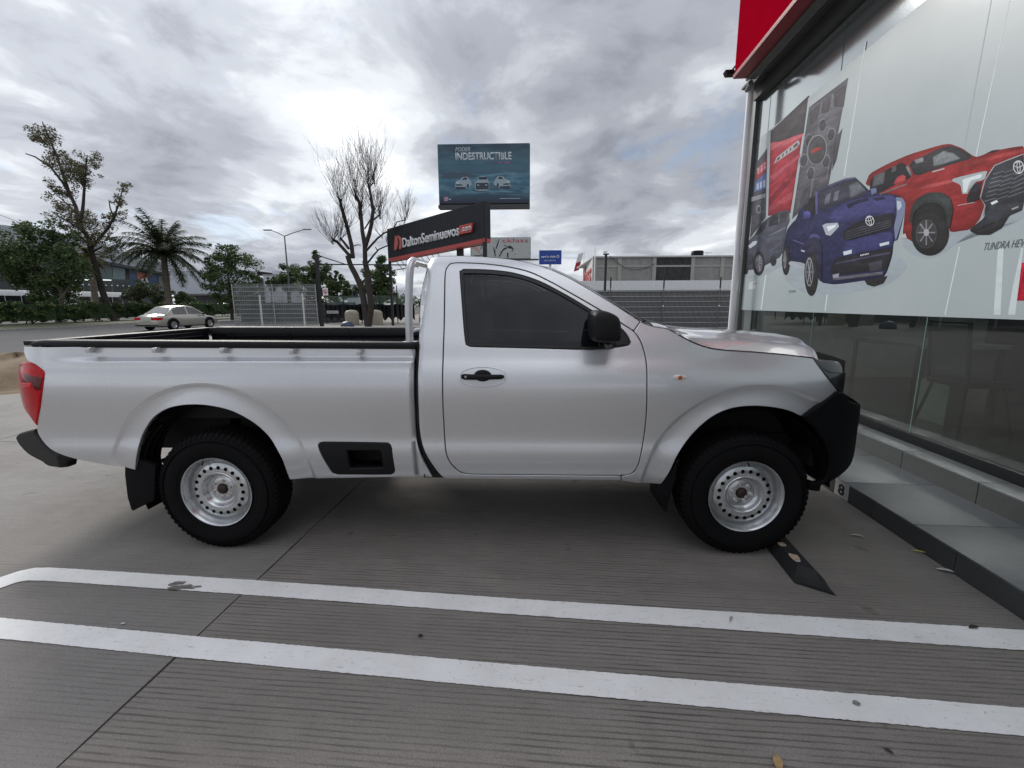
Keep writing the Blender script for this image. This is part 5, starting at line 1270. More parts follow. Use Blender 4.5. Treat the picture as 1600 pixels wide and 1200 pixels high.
# leaning tree (sparse, olive)
Y1 = 36
tree('leaning_tree', 'tall sparse leaning tree with twisted limbs beside the palm', onZ(178, 502), None, Y1,
     [([(180, 503), (168, 478), (160, 455), (152, 425), (143, 395), (139, 372)], .27, .20), ([(139, 375), (126, 352), (118, 322), (110, 305), (98, 285), (80, 262), (55, 245), (40, 240)], .18, .04),
      ([(126, 350), (130, 320), (132, 290), (134, 262), (136, 245)], .14, .04), ([(108, 302), (98, 270), (85, 235), (72, 205), (66, 190)], .13, .03), ([(142, 388), (156, 372), (170, 355), (180, 335), (188, 310), (192, 292)], .14, .03),
      ([(178, 340), (172, 325), (170, 312)], .07, .03), ([(128, 360), (110, 348), (92, 338), (80, 330)], .10, .03), ([(137, 380), (120, 365), (104, 352)], .08, .03), ([(142, 395), (160, 385), (178, 392)], .10, .04), ([(118, 322), (104, 318), (84, 300)], .08, .02)],
     [(66, 205, 15), (80, 230, 17), (72, 222, 12), (95, 252, 20), (110, 270, 18), (132, 250, 16), (138, 270, 14), (120, 285, 16), (92, 310, 16), (80, 295, 12), (102, 330, 18), (120, 345, 18), (138, 345, 14), (112, 358, 12), (192, 290, 9), (187, 318, 9), (184, 335, 10), (172, 342, 7), (160, 365, 16), (172, 388, 15), (168, 400, 10), (140, 370, 12), (98, 350, 8), (60, 215, 8)],
     15000, .085, LGOL, 11)
# palm
def palm(base, Ytop, trunk_px, head, R_, nf, seed, label, mats, droop=1., Y=38):
    rnd = random.Random(seed); o = empty('palm_tree', (base.x, base.y, 0), label, 'palm tree')
    m = MB(); P = [onY(a, b, Y) for a, b in trunk_px]; P[0].z = 0
    rs = [.30 - .08 * i / (len(P) - 1) for i in range(len(P))]; m.tube(P, rs, 10)
    for i in range(24):
        t = i / 24; k = t * (len(P) - 1); a = P[int(k)].lerp(P[min(int(k) + 1, len(P) - 1)], k - int(k)); m.lathe([(.30 - .07 * t, -.02), (.335 - .07 * t, 0), (.30 - .07 * t, .03)], (a.x, a.y, a.z), 'z', 10)
    m.build('trunk', BARKP, o); h = onY(*head, Y)
    for k in range(nf):
        az = 2 * PI * k / nf + rnd.uniform(-.15, .15); el = rnd.choice((1.25, .9, .6, .35, .1, -.2)) + rnd.uniform(-.12, .12); L_ = R_ * rnd.uniform(.85, 1.1); m = MB(); pts = []
        v = Vector((math.cos(az) * math.cos(el), math.sin(az) * math.cos(el), math.sin(el))); p = Vector(h)
        for i in range(12):
            pts.append(p.copy()); p = p + v * L_ / 11; v = (v + Vector((0, 0, -.13 * droop))).normalized()
        m.tube(pts, [.035 - .0028 * i for i in range(12)], 4)
        for i in range(2, 74):
            t = i / 74 * 11; a = pts[int(t)].lerp(pts[min(11, int(t) + 1)], t - int(t)); tg_ = (pts[min(11, int(t) + 1)] - pts[int(t)]).normalized() if int(t) < 11 else v
            side = tg_.cross(ZZ).normalized(); ll = L_ * .19 * math.sin(PI * (.12 + .8 * i / 74)) + .16
            for s in (-1, 1):
                dr = (side * s * .75 + tg_ * .55 + ZZ * rnd.uniform(-.75, .15)).normalized(); e = a + dr * ll + ZZ * (-.10 * ll); wd = tg_ * .034
                m.cur = rnd.choice((0, 0, 1)) if rnd.random() > .08 else 2; m.add([a - wd, a + wd, e], [(0, 1, 2)])
        m.build('frond', mats, o, fix=False)
    return o
palm(onZ(268, 500), None, [(268, 500), (264, 470), (260, 440), (257, 412), (256, 398)], (256, 396), 4.1, 48, 5, 'feather palm with a full drooping crown beside the road', [leafm('palm_dark', (.030, .045, .022)), leafm('palm_mid', (.05, .068, .030)), leafm('palm_dry', (.13, .10, .05))])
palm(onZ(150, 500), None, [(151, 500), (148, 460), (143, 425), (139, 405)], (138, 402), 1.9, 18, 9, 'thin palm with yellowing fronds behind the leaning tree', [leafm('palm_yellow', (.12, .11, .035)), leafm('palm_olive', (.07, .075, .03)), leafm('palm_dry', (.13, .10, .05))], 1.6, 42)
# other trees
tree('round_tree', 'broad dense dark green tree at the far left in front of the buses', onZ(92, 506), None, 33.5, [([(90, 507), (93, 485), (97, 462), (92, 440), (85, 410)], .22, .10), ([(97, 465), (110, 445), (118, 425)], .10, .05), ([(95, 455), (70, 430), (50, 410)], .10, .05)],
     [(15, 390, 26), (45, 380, 24), (70, 368, 18), (95, 385, 24), (110, 400, 20), (100, 420, 26), (75, 410, 30), (45, 425, 28), (20, 415, 24), (60, 450, 28), (85, 450, 26), (105, 440, 18), (40, 400, 28), (65, 470, 18), (5, 400, 20), (-20, 400, 30), (35, 360, 10)], 24000, .11, LG3, 21, bark=BARKP)
tree('street_tree', 'leafy green tree between the palm and the mesh fence', onZ(363, 497), None, 40, [([(363, 499), (361, 470), (358, 440), (352, 410)], .16, .06), ([(359, 450), (375, 430)], .07, .04)],
     [(345, 398, 14), (362, 402, 18), (382, 412, 18), (335, 412, 12), (330, 440, 13), (352, 430, 20), (375, 438, 20), (395, 432, 12), (345, 455, 14), (365, 460, 16), (388, 450, 10), (352, 418, 18)], 12000, .105, LG3, 22)
tree('background_tree', 'small rounded tree just left of the tall lamp post behind the fence', onZ(452, 497), None, 46, [([(452, 499), (450, 450), (452, 425)], .14, .05)], [(440, 432, 10), (452, 424, 12), (465, 432, 10), (450, 440, 14), (430, 438, 7)], 5000, .11, LG3, 23, 'trees behind the fence')
tree('background_tree', 'bushy tree rising right behind the black gate post', onZ(500, 500), None, 38, [([(498, 500), (496, 450), (495, 410)], .14, .05)], [(490, 408, 9), (482, 422, 12), (496, 425, 14), (510, 428, 12), (478, 440, 14), (500, 445, 16), (516, 445, 10), (488, 460, 14), (505, 462, 14), (494, 396, 5)], 9000, .10, LG3, 24, 'trees behind the fence')
tree('background_tree', 'low leafy tree between the gate post and the bare tree', onZ(530, 500), None, 36, [([(528, 500), (527, 460), (528, 440)], .10, .05)], [(528, 432, 7), (520, 445, 11), (535, 448, 11), (526, 458, 14), (540, 458, 6)], 5000, .095, LG3, 25, 'trees behind the fence')
tree('background_tree', 'taller green tree behind the bare tree and sign post', onZ(592, 500), None, 34, [([(594, 500), (592, 450), (596, 415)], .12, .05)], [(596, 412, 10), (585, 425, 13), (605, 428, 12), (590, 442, 16), (610, 442, 10), (600, 458, 16), (575, 445, 9), (562, 455, 8), (614, 460, 8), (585, 462, 12)], 10000, .095, LG3, 26, 'trees behind the fence')
tree('ornamental_bush', 'low rusty green bush between the leaning tree and the palm', onZ(222, 492), None, 48, [([(222, 496), (222, 470)], .12, .06)], [(200, 462, 14), (218, 455, 16), (238, 458, 14), (225, 470, 16), (248, 466, 10)], 6000, .12, [LG3[0], LGOL[0], LGOL[1]], 27)
tree('ornamental_bush', 'small green bush right of the palm trunk', onZ(285, 490), None, 50, [([(285, 494), (285, 475)], .12, .06)], [(280, 464, 8), (292, 468, 9), (300, 472, 6)], 2800, .11, LG3, 28)
tree('shrub', 'small green shrub before the white building behind the fence', onZ(424, 490), None, 60, [([(424, 490), (424, 450)], .08, .04)], [(422, 440, 6), (426, 448, 5)], 500, .2, LG3, 29)

# pollarded bare tree
rnd = random.Random(77); Yb = 26.8; bt = empty('bare_tree', (onZ(572, 510).x, Yb, 0), 'leafless pollarded tree with dense upright twigs in front of the black sign', 'tree')
def zt(x, y): return (480 + x / 5.455, 200 + y / 5.455)
m = MB(); limbs = [([(575, 512), (570, 480), (565, 450), (556, 430), (548, 415), (543, 400)], .23, .16), ([(576, 512), (580, 480), (577, 450), (574, 425), (570, 408)], .22, .18),
     ([zt(390, 1110), zt(378, 1000), zt(350, 880), zt(318, 760), zt(290, 670), zt(278, 605)], .15, .09), ([zt(495, 1150), zt(490, 1000), zt(470, 880), zt(458, 740), zt(445, 640), zt(412, 575)], .16, .09),
     ([zt(495, 1010), zt(530, 900), zt(552, 800), zt(560, 700), zt(545, 590), zt(525, 490)], .15, .08), ([zt(372, 1100), zt(300, 1020), zt(255, 970), zt(215, 948)], .12, .08), ([zt(355, 1030), (zt(310, 970)), zt(280, 935)], .09, .07),
     ([zt(500, 1050), zt(545, 1000), zt(600, 940), zt(650, 900), zt(690, 880)], .08, .05), ([zt(690, 880), zt(740, 850), zt(765, 800), zt(830, 785), zt(850, 740)], .045, .025), ([zt(515, 1150), zt(570, 1080), zt(610, 1035), zt(690, 1000)], .07, .04), ([zt(600, 1045), zt(580, 1015)], .04, .03), ([zt(570, 780), zt(620, 735)], .06, .05), ([zt(530, 500), zt(575, 460)], .05, .03),
     ([zt(490, 860), zt(540, 780), zt(548, 740)], .05, .04), ([zt(380, 1010), zt(430, 995), zt(460, 1000)], .035, .025), ([zt(500, 950), zt(530, 880)], .06, .05)]
for pts, ra, rb in limbs:
    P = [onY(a, b, Yb + (.3 * math.sin(a * .05))) for a, b in pts]
    if pts[0][1] > 505: P[0].z = 0
    m.tube(P, [ra + (rb - ra) * i / (len(P) - 1) for i in range(len(P))], 8)
m.build('trunk', BARK, bt)
m = MB(); TW = MB()
def twig(p, v, L_, r, depth):
    pts = [p.copy()]; 
    for i in range(5):
        v = (v + Vector((rnd.gauss(0, .07), rnd.gauss(0, .07), .10))).normalized(); p = p + v * L_ / 5; pts.append(p.copy())
    TW.tube(pts, [r, r * .85, r * .7, r * .55, r * .4, r * .22], 3, False)
    if depth:
        for k in range(depth + 1):
            i = rnd.randint(1, 4); w_ = (v + Vector((rnd.gauss(0, .45), rnd.gauss(0, .45), .25))).normalized(); twig(pts[i], w_, L_ * rnd.uniform(.35, .6), r * .55, depth - 1)
for (cx, cy), n, L_, sp in ((zt(278, 605), 26, 2.6, .38), (zt(412, 575), 30, 3.1, .38), (zt(525, 490), 34, 2.9, .36), (zt(575, 460), 16, 2.4, .35), (zt(215, 948), 26, 1.9, .75), (zt(280, 935), 14, 1.7, .55), (zt(620, 735), 20, 2.2, .4), (zt(575, 690), 16, 2.0, .5), (zt(440, 740), 16, 1.9, .6), (zt(850, 740), 10, 1.6, .35), (zt(830, 785), 9, 1.3, .45), (zt(740, 850), 6, 1.4, .5), (zt(310, 700), 14, 1.8, .7), (zt(690, 1000), 7, 1.0, .6), (zt(340, 850), 10, 1.4, .8), (zt(640, 900), 8, 1.5, .6), (zt(460, 650), 14, 2.0, .5)):
    c = onY(cx, cy, Yb)
    for k in range(n): twig(c + Vector((0, 0, rnd.uniform(-.35, .05))), Vector((rnd.gauss(0, sp), rnd.gauss(0, sp), .9)).normalized(), L_ * rnd.uniform(.7, 1.25), .014, 2)
tag(TW.build('twigs', M('dark_twig', (.022, .018, .015), .9), bt), kind='stuff')

# ---- cars
def car_meshes(col, L_=4.6, W=1.78, H=1.45, suv=False, detail=True):
    h = L_ / 2; P = {}
    paint = M('car_paint_%02d' % len(MATS), col, .3, .5, var=.04, coat=1., coatr=.03)
    zb = .72 if not suv else .82
    st = [(-h, .60, .30, .55 * zb / .72, .86), (-h + .05, .88, .24, zb + .08, .94), (-h + .35, .93, .20, zb + .20, .98), (-h + .95, .98, .19, zb + .24, 1), (-.4, 1, .19, zb + .20, 1), (.55, 1, .19, zb + .17, 1), (h - 1.15, .99, .19, zb + .14, .99), (h - .55, .95, .20, zb + .06, .96), (h - .18, .84, .22, zb - .06, .88), (h - .02, .62, .28, zb - .20, .7)]
    B = MB(); rows = []
    for x, w_, z0, z1, _ in st:
        w_ *= W / 2; row = []
        for a, b in ((.0, 0.), (.86, 0.), (.97, .10), (1., .35), (.985, .62), (.95, .84), (.86, .965), (.55, 1.02), (0, 1.05)): row.append((x, a * w_, z0 + (z1 - z0) * b))
        rows.append([(x_, -y_, z_) for x_, y_, z_ in row[::-1]] + row[1:])
    B.grid(rows); B.add(rows[0], [list(range(len(rows[0])))]); B.add(rows[-1], [list(range(len(rows[0])))])
    P['body'] = (B, paint)
    zr = H; bt_ = zb + .20
    if suv: gx = [(-h + .12, bt_), (-h + .30, zr - .06), (-h + .7, zr), (.1, zr), (.55, zr - .06), (1.15, bt_ - .02)]
    else: gx = [(-h + .62, bt_ + .02), (-h + 1.30, zr - .07), (-h + 1.75, zr), (-.05, zr), (.38, zr - .07), (1.22, bt_ - .05)]
    G_ = MB(); rows = []
    for x, z in gx:
        t = (z - bt_ + .1) / (zr - bt_ + .1); wb = W / 2 * .90; wt = W / 2 * (.90 - .22 * t); rows.append([(x, -wb, bt_ - .08), (x, -wt, z - .02 * t), (x, -wt * .85, z + .01 * t), (x, 0, z + .03 * t), (x, wt * .85, z + .01 * t), (x, wt, z - .02 * t), (x, wb, bt_ - .08)])
    G_.grid(rows); P['roof'] = (G_, paint)
    gl = M('car_glass', (.012, .014, .016), .03, coat=1., coatr=0.)
    def wpoint(x, z, s):
        zt_ = np.interp(x, [g[0] for g in gx], [g[1] for g in gx]); t = (zt_ - bt_ + .1) / (zr - bt_ + .1); wt = W / 2 * (.90 - .22 * t); wb = W / 2 * .90; k = min(1, max(0, (z - (bt_ - .08)) / max(.05, zt_ - .02 * t - (bt_ - .08)))); return (x, s * (wb + (wt - wb) * k + .006), z)
    xs0 = gx[0][0]; wins = []
    if suv: segs = [(xs0 + .25, -h + 1.15), (-h + 1.25, -.15), (-.05, .95)]
    else: segs = [(-h + 1.12, -.22), (-.12, 1.02)]
    for s in (-1, 1):
        for a, b in segs:
            m = MB(); n = 8; top = []; bot = []
            for i in range(n + 1):
                x = a + (b - a) * i / n; zt_ = np.interp(x, [g[0] for g in gx], [g[1] for g in gx]) - .07; zl = bt_ + .01; top.append(wpoint(x, max(zl + .01, zt_), s)); bot.append(wpoint(x, zl, s))
            m.grid([top, bot]); wins.append((m, gl))
    P['window'] = wins
    for nm, i0, i1 in (('rear_window', 0, 1), ('windscreen', 5, 4)):
        (xa, za), (xb, zb_) = gx[i0], gx[i1]; m = MB(); sgn = -1 if i0 == 0 else 1; wa, wb2 = W / 2 * .78, W / 2 * .62
        m.add([(xa + (xb - xa) * .12 + sgn * .012, -wa, za + (zb_ - za) * .12 + .012), (xa + (xb - xa) * .12 + sgn * .012, wa, za + (zb_ - za) * .12 + .012), (xa + (xb - xa) * .92 + sgn * .012, wb2, za + (zb_ - za) * .92 + .02), (xa + (xb - xa) * .92 + sgn * .012, -wb2, za + (zb_ - za) * .92 + .02)], [(0, 1, 2, 3)]); P[nm] = (m, gl)
    tl = []
    for s in (-1, 1):
        m = MB(); m.obox((-h + .012, s * .86 * W / 2 - .0, zb - .10), (.34, s * .055 * W / 2 + .0, .0), (-.00, -s * .40, 0), (.0, 0, .15)); tl.append((m, RED))
    P['tail_lamp'] = tl
    m = MB(); m.box(-h - .008, -h + .03, -.26, .26, zb - .16, zb - .04); P['number_plate'] = (m, M('plate_white', (.45, .45, .42), .5))
    m = MB(); m.box(-h - .03, -h + .10, -W / 2 * .82, W / 2 * .82, .30, .36); P['bumper_trim'] = (m, M('car_trim', (.02, .02, .02), .6))
    mr = []
    for s in (-1, 1): m = MB(); m.blob((.82, s * (W / 2 + .06), bt_ + .02), (.06, .10, .07), 2, 0); mr.append((m, BLKPL))
    P['mirror'] = mr
    return P
def wheel_small(r=.33, w_=.20):
    T = MB(); T.lathe([(r * .62, -.0), (r * .72, -.012), (r * .93, -.008), (r, .02), (r, w_ - .02), (r * .9, w_), (r * .6, w_)], (0, 0, 0), seg=28); 
    R = MB(); R.lathe([(0, .03), (.05, .02), (.06, .035), (r * .62, .05), (r * .64, -.004)], (0, 0, 0), seg=28)
    for k in range(5):
        a = 2 * PI * k / 5; c, s = math.cos(a), math.sin(a); R.add([(c * .05 - s * .03, .012, s * .05 + c * .03), (c * .05 + s * .03, .012, s * .05 - c * .03), (c * r * .62 + s * .045, .004, s * r * .62 - c * .045), (c * r * .62 - s * .045, .004, s * r * .62 + c * .045)], [(0, 1, 2, 3)])
    D = MB(); D.lathe([(0, .052), (r * .61, .052)], (0, 0, 0), seg=24)
    return T.mesh('tyre', RUBBER), R.mesh('rim', RIMM), D.mesh('wheel_well', DARKIN)
WS = wheel_small()
def place_car(label, cat, loc, head, col, group=None, L_=4.6, suv=False, H=1.45):
    o = empty('parked_car' if group else 'saloon_car', loc, label, cat, group, rz=head)
    P = car_meshes(col, L_=L_, suv=suv, H=H)
    for nm, v in P.items():
        for mb, mt in (v if isinstance(v, list) else [v]):
            e = mb.build(nm, mt, o, rel=False, sharp=40)
    for x in (-L_ * .29, L_ * .29):
        for s in (-1, 1):
            wl = bpy.data.objects.new('wheel', None); C.objects.link(wl); wl.parent = o; wl.location = (x, s * .90, .33); wl.rotation_euler = (0, 0, 0 if s < 0 else PI)
            for nm, me in zip(('tyre', 'rim', 'well'), WS): link(nm, me, wl)
            if s: 
                q = MB(); q.lathe([(.33, .0), (.40, .0), (.40, .14)], (x, -s * 0, .33), seg=24, a0=0, a1=PI)
                for v in range(len(q.v)): vx, vy, vz = q.v[v]; q.v[v] = (vx, s * (.894 - vy), vz)
                q.build('wheel_arch', DARKIN, o, rel=False)
    return o
place_car('champagne silver saloon car driving away along the road, brake side toward us', 'car', (-19.95, 24.6, -.02), math.radians(83), (.42, .40, .35))
gpc = 'cars parked beyond the hedge'
for (px, py, Yc, col, lab, suv, hd) in ((262, 470, 62, (.35, .36, .38), 'grey car with white roof rack just left of the palm trunk, beyond the hedge', True, 60), (284, 474, 66, (.62, .62, .62), 'white car directly right of the palm trunk, beyond the hedge', False, 120), (302, 471, 68, (.40, .42, .45), 'silver hatchback with dark windows beyond the hedge', True, 95), (352, 474, 72, (.65, .65, .65), 'white hatchback at the right end of the hedge', True, 100), (325, 475, 74, (.30, .06, .04), 'dark red car between the silver and white hatchbacks', False, 95), (128, 470, 60, (.60, .62, .63), 'white van-like car behind the leaning tree trunk', True, 80)):
    p = onY(px, py, Yc); place_car(lab, 'car', (p.x, Yc, 0), math.radians(hd), col, gpc, suv=suv, H=1.7 if suv else 1.45, L_=4.3 if suv else 4.6)
# ---- buses
WHB = M('bus_white', (.62, .62, .62), .4, coat=.4)
def bus(c, L_, label, turq=False, hd=PI / 2):
    o = empty('bus', c, label, 'bus', rz=hd); m = MB(); W = 2.5
    rows = []
    for x, k in ((-L_ / 2, .94), (-L_ / 2 + .15, 1), (L_ / 2 - .3, 1), (L_ / 2 - .05, .94), (L_ / 2, .85)):
        rows.append([(x, -W / 2 * k, .45), (x, -W / 2 * k, 2.3), (x, -W / 2 * .97 * k, 2.75 * (.97 + .03 * k)), (x, -W / 2 * .80, 3.0 * (.98 + .02 * k)), (x, 0, 3.05 * (.98 + .02 * k)), (x, W / 2 * .80, 3.0 * (.98 + .02 * k)), (x, W / 2 * .97 * k, 2.75 * (.97 + .03 * k)), (x, W / 2 * k, 2.3), (x, W / 2 * k, .45)])
    m.grid(rows); m.add(rows[0], [list(range(9))]); m.add(rows[-1], [list(range(9))]); m.build('body', WHB, o, rel=False, sharp=40)
    n = int(L_ / 1.5); gl = M('bus_glass', (.016, .017, .02), .06)
    for s in (-1, 1):
        for k in range(n):
            x = -L_ / 2 + .25 + k * (L_ - .6) / n; m = MB(); m.box(x, x + (L_ - .6) / n - .06, s * 1.252 - .004, s * 1.252 + .004, 1.45, 2.45); m.build('window', gl, o, rel=False)
    m = MB(); m.box(L_ / 2 - .02, L_ / 2 + .012, -1.02, 1.02, 1.35, 2.6); m.build('windscreen', gl, o, rel=False)
    for x in (-L_ * .28, L_ * .28):
        for s in (-1, 1): wl = bpy.data.objects.new('wheel', None); C.objects.link(wl); wl.parent = o; wl.location = (x, s * 1.22, .46); wl.scale = (1.4, 1.2, 1.4); wl.rotation_euler = (0, 0, 0 if s < 0 else PI); link('tyre', WS[0], wl); link('rim', WS[1], wl)
    return o
p = onY(5, 465, 46); bus((-51.0, 40.5, 0), 9.5, 'white coach with stickered dark windows at the far left behind the hedge')
p = onY(100, 470, 52); bus((-50.0, 50.5, 0), 7.5, 'shorter white minibus ahead of the coach behind the hedge')

# ---- dealership across the avenue
NRM = Vector((.92, -.38, 0)).normalized(); DIR = Vector((.38, .92, 0)).normalized(); Q0 = Vector((-58, 70, 0))
def dp(px, py): return onP(px, py, Q0, NRM)
dl = empty('dealership_building', (Q0.x, Q0.y, 0), 'long glass fronted building with pale sloping roof across the avenue', 'building')
PG = M('pale_cladding', (.36, .39, .42), .5, .3); GB = M('teal_building_glass', (.035, .055, .058), .08); GP = M('pale_teal_glass', (.13, .19, .20), .15); DKP = M('dark_cladding', (.045, .05, .055), .5); GE = M('grey_end_panel', (.13, .14, .145), .6)
def wallpoly(name, px, mat, dep=.3, proud=0.):
    P = [dp(*q) + NRM * proud for q in px]; m = MB(); m.prism(P, -NRM * dep); return m.build(name, mat, dl)
rP = [(-60, 345), (60, 358), (125, 372), (250, 412), (262, 428), (160, 408), (60, 392), (-60, 380)]
wallpoly('roof_cladding', rP, PG, 18, .4)
wallpoly('eaves', [(-60, 380), (60, 392), (160, 408), (262, 428), (262, 431), (160, 413), (60, 398), (-60, 388)], DKP, 6, .7)
wallpoly('dark_wing', [(-60, 388), (60, 398), (62, 486), (-60, 492)], DKP, 10, .1)
k0 = [62, 85, 108, 131, 154, 176, 196]
for a, b in zip(k0, k0[1:]):
    ya = lambda x: 398 + (x - 60) * .152; wallpoly('upper_pane', [(a + .4, ya(a) + 1), (b - .4, ya(b) + 1), (b - .4, 437), (a + .4, 436)], GP if (a // 23) % 2 else M('mid_teal_glass', (.07, .11, .115), .1), .2)
    wallpoly('lower_pane', [(a + .4, 438), (b - .4, 438.6), (b - .4, 480), (a + .4, 482)], GB, .2)
wallpoly('poster_panel', [(203, 421), (247, 430), (247, 452), (203, 448)], M('poster_blue', (.04, .075, .15), .5, var=.4, vscale=.3), .2, .06)
wallpoly('poster_panel', [(213, 424), (236, 428), (228, 440), (214, 437)], M('poster_orange', (.30, .10, .07), .5, var=.2), .05, .12)
wallpoly('poster_panel', [(220, 436), (228, 433), (232, 442), (226, 444), (220, 441)], M('poster_white', (.6, .62, .65), .5), .03, .16)
wallpoly('lower_pane', [(196, 438), (247, 440), (247, 478), (196, 480)], GB, .2)
wallpoly('end_panel', [(247, 427), (263, 430), (270, 486), (247, 484)], GE, 14, .2)
for x in range(66, 206, 9):
    c = dp(x, 443 + (x - 66) * .03); m = MB(); m.blob(c + NRM * .12, .12, 1, 0); m.build('glass_fixing', WHT, dl)
wallpoly('roof_letter', [(228, 399), (229, 396), (231, 405), (230, 406)], DKP, .1, .55); wallpoly('roof_letter', [(232, 401), (233, 397), (235, 406), (234, 407)], DKP, .1, .55); wallpoly('roof_letter', [(236, 402), (238, 399), (239, 408), (238, 409)], DKP, .1, .55)
# white corrugated warehouse
wh = empty('white_warehouse', (onY(300, 480, 95).x, 95, 0), 'long low white corrugated warehouse right of the palm', 'building')
CW = M('white_corrugated_sheet', (.46, .50, .55), .5, .2)
def corr(mb, P0, P1, z0, z1, pitch, dep, nrm):
    P0 = Vector(P0); P1 = Vector(P1); L_ = (P1 - P0).length; n = int(L_ / pitch) * 4; top = []; bot = []
    for i in range(n + 1):
        p = P0 + (P1 - P0) * i / n + Vector(nrm) * (dep if (i % 4) in (1, 2) else 0); top.append((p.x, p.y, z1)); bot.append((p.x, p.y, z0))
    mb.grid([bot, top], False); return mb
a = onY(262, 425, 95); b = onY(345, 428, 95); c = onY(300, 459, 95)
m = MB(); corr(m, (a.x, 95, 0), (b.x + 8, 95, 0), c.z, a.z, 1.0, .12, (0, -1, 0)); m.build('wall', CW, wh)
m = MB(); m.box(a.x, b.x + 8, 95, 110, a.z, a.z + .1); m.box(a.x, b.x + 8, 94.4, 95.3, c.z - .25, c.z - .02); m.box(a.x, b.x + 8, 96, 110, 0, c.z - .25); m.build('roof', M('warehouse_dark', (.06, .06, .065), .7), wh)
# white houses behind
def house(px0, px1, pt, Y, label, extra=None, col=(.55, .58, .62)):
    a = onY(px0, pt, Y); b = onY(px1, pt, Y); o = empty('house', (a.x, Y, 0), label, 'building'); m = MB(); m.box(a.x, b.x, Y, Y + 8, 0, a.z); m.build('wall', M('house_white%d' % int(px0), col, .7), o)
    m = MB(); m.box(a.x - .1, b.x + .1, Y - .1, Y + 8, a.z, a.z + .18); m.build('roof', M('house_roof', (.3, .3, .3), .8), o)
    for k in range(3):
        x = a.x + (b.x - a.x) * (.25 + .25 * k); m = MB(); m.box(x - .4, x + .4, Y - .03, Y + .05, a.z - 2.2, a.z - 1.1); m.build('window', M('house_window', (.03, .035, .04), .15), o)
    if extra: c = onY(extra[0], extra[2], Y); d_ = onY(extra[1], extra[2], Y); m = MB(); m.box(c.x, d_.x, Y + 1, Y + 5, a.z + .18, c.z); m.build('roof_room', M('house_white%d' % int(px0), col, .7), o)
    return o
house(411, 440, 430, 85, 'white house with a roof room seen behind the mesh fence', (421, 432, 423))
house(541, 560, 446, 80, 'pale house wall between the bare tree and the low tree', None, (.5, .54, .6))
house(398, 412, 437, 110, 'small pale block left of the white house', None, (.45, .47, .5))
# ---- lamp post
def lamp(px, pt, pb, Y, arms, label, group=None):
    b = onY(px + 3, pb, Y); o = empty('street_lamp', (b.x, Y, 0), label, 'street lamp', group); t = onY(px, pt, Y); m = MB(); m.tube([(b.x, Y, 0), (b.x, Y, t.z)], [.12, .06], 8); m.build('pole', GREYM, o)
    for ax, ay in arms:
        e = onY(ax, ay, Y); m = MB(); m.tube([(b.x, Y, t.z), ((b.x + e.x) / 2, Y, (t.z + e.z) / 2 + .03), (e.x, Y, e.z)], [.05, .04, .035], 6); m.build('arm', GREYM, o); s = 1 if e.x > b.x else -1; m = MB(); m.box(min(e.x, e.x + s * .8), max(e.x, e.x + s * .8), Y - .15, Y + .15, e.z - .02, e.z + .09); m.build('lamp_head', M('lamp_head_grey', (.35, .36, .36), .5), o, bevel=.03)
lamp(447, 369, 430, 44, [(424, 360), (474, 359)], 'tall double armed street lamp rising behind the fence')
# ---- sign frame and the black sign
SGN = empty('roadside_sign', (-7.4, 28.0, 0), 'large black ribbed sign with white lettering and red lower trim on posts', 'sign')
BS = M('black_sign_sheet', (.010, .012, .018), .45, .2); RS = M('sign_red', (.50, .07, .06), .45); WS_ = M('sign_white_letter', (.72, .73, .74), .4)
A0 = onY(607, 404, 27.6); B0_ = onY(757, 372, 21.6); zt0 = onY(606, 358, 27.6).z; zt1 = onY(762, 314, 21.6).z; zb0 = A0.z; zb1 = B0_.z
zb_m = (zb0 + zb1) / 2; zt_m = (zt0 + zt1) / 2
A0 = Vector((A0.x, 27.6, 0)); B1_ = Vector((onY(757, 372, 21.6).x, 21.6, 0)); sd_ = (B1_ - A0).normalized(); sn_ = Vector((sd_.y, -sd_.x, 0))
if sn_.y > 0: sn_ = -sn_
print('sign z', zb0, zb1, zt0, zt1, A0, B1_)
m = MB(); corr(m, A0, B1_, 0, 1, .16, .02, sn_)
nv = len(m.v)
def zlerp(p, a, b): t = (Vector(p) - A0).dot(sd_) / (B1_ - A0).length; return a + (b - a) * t
m.v = [(x, y, zlerp((x, y, 0), zb0, zb1) if z < .5 else zlerp((x, y, 0), zt0, zt1)) for x, y, z in m.v]; m.build('sign_face', BS, SGN)
m = MB(); Pb = [(A0.x, A0.y, zb0), (B1_.x, B1_.y, zb1), (B1_.x, B1_.y, zt1), (A0.x, A0.y, zt0)]; m.prism([Vector(p) - sn_ * .02 for p in Pb], -sn_ * .45); m.build('sign_box', BS, SGN)
m = MB(); m.prism([Vector(p) + sn_ * .03 for p in ((A0.x, A0.y, zb0 - .20), (B1_.x, B1_.y, zb1 - .20), (B1_.x, B1_.y, zb1), (A0.x, A0.y, zb0))], -sn_ * .5); m.build('red_trim', RS, SGN)
PL_ = lambda px, py, o=.05: onP(px, py, A0 + sn_ * o, sn_)
def zS(x, y): return (600 + x / 9.41, 310 + y / 9.41)
def stext(s, a, b, t, mat, **k):
    A = PL_(*a); B = PL_(*b); T = PL_(*t); return text('lettering', s, A, B - A, T - A, (B - A).length, (T - A).length, mat, SGN, ext=.06, **k)
stext('DaltonSeminuevos', zS(280, 730), zS(1115, 545), zS(275, 585), WS_, bold=.018)
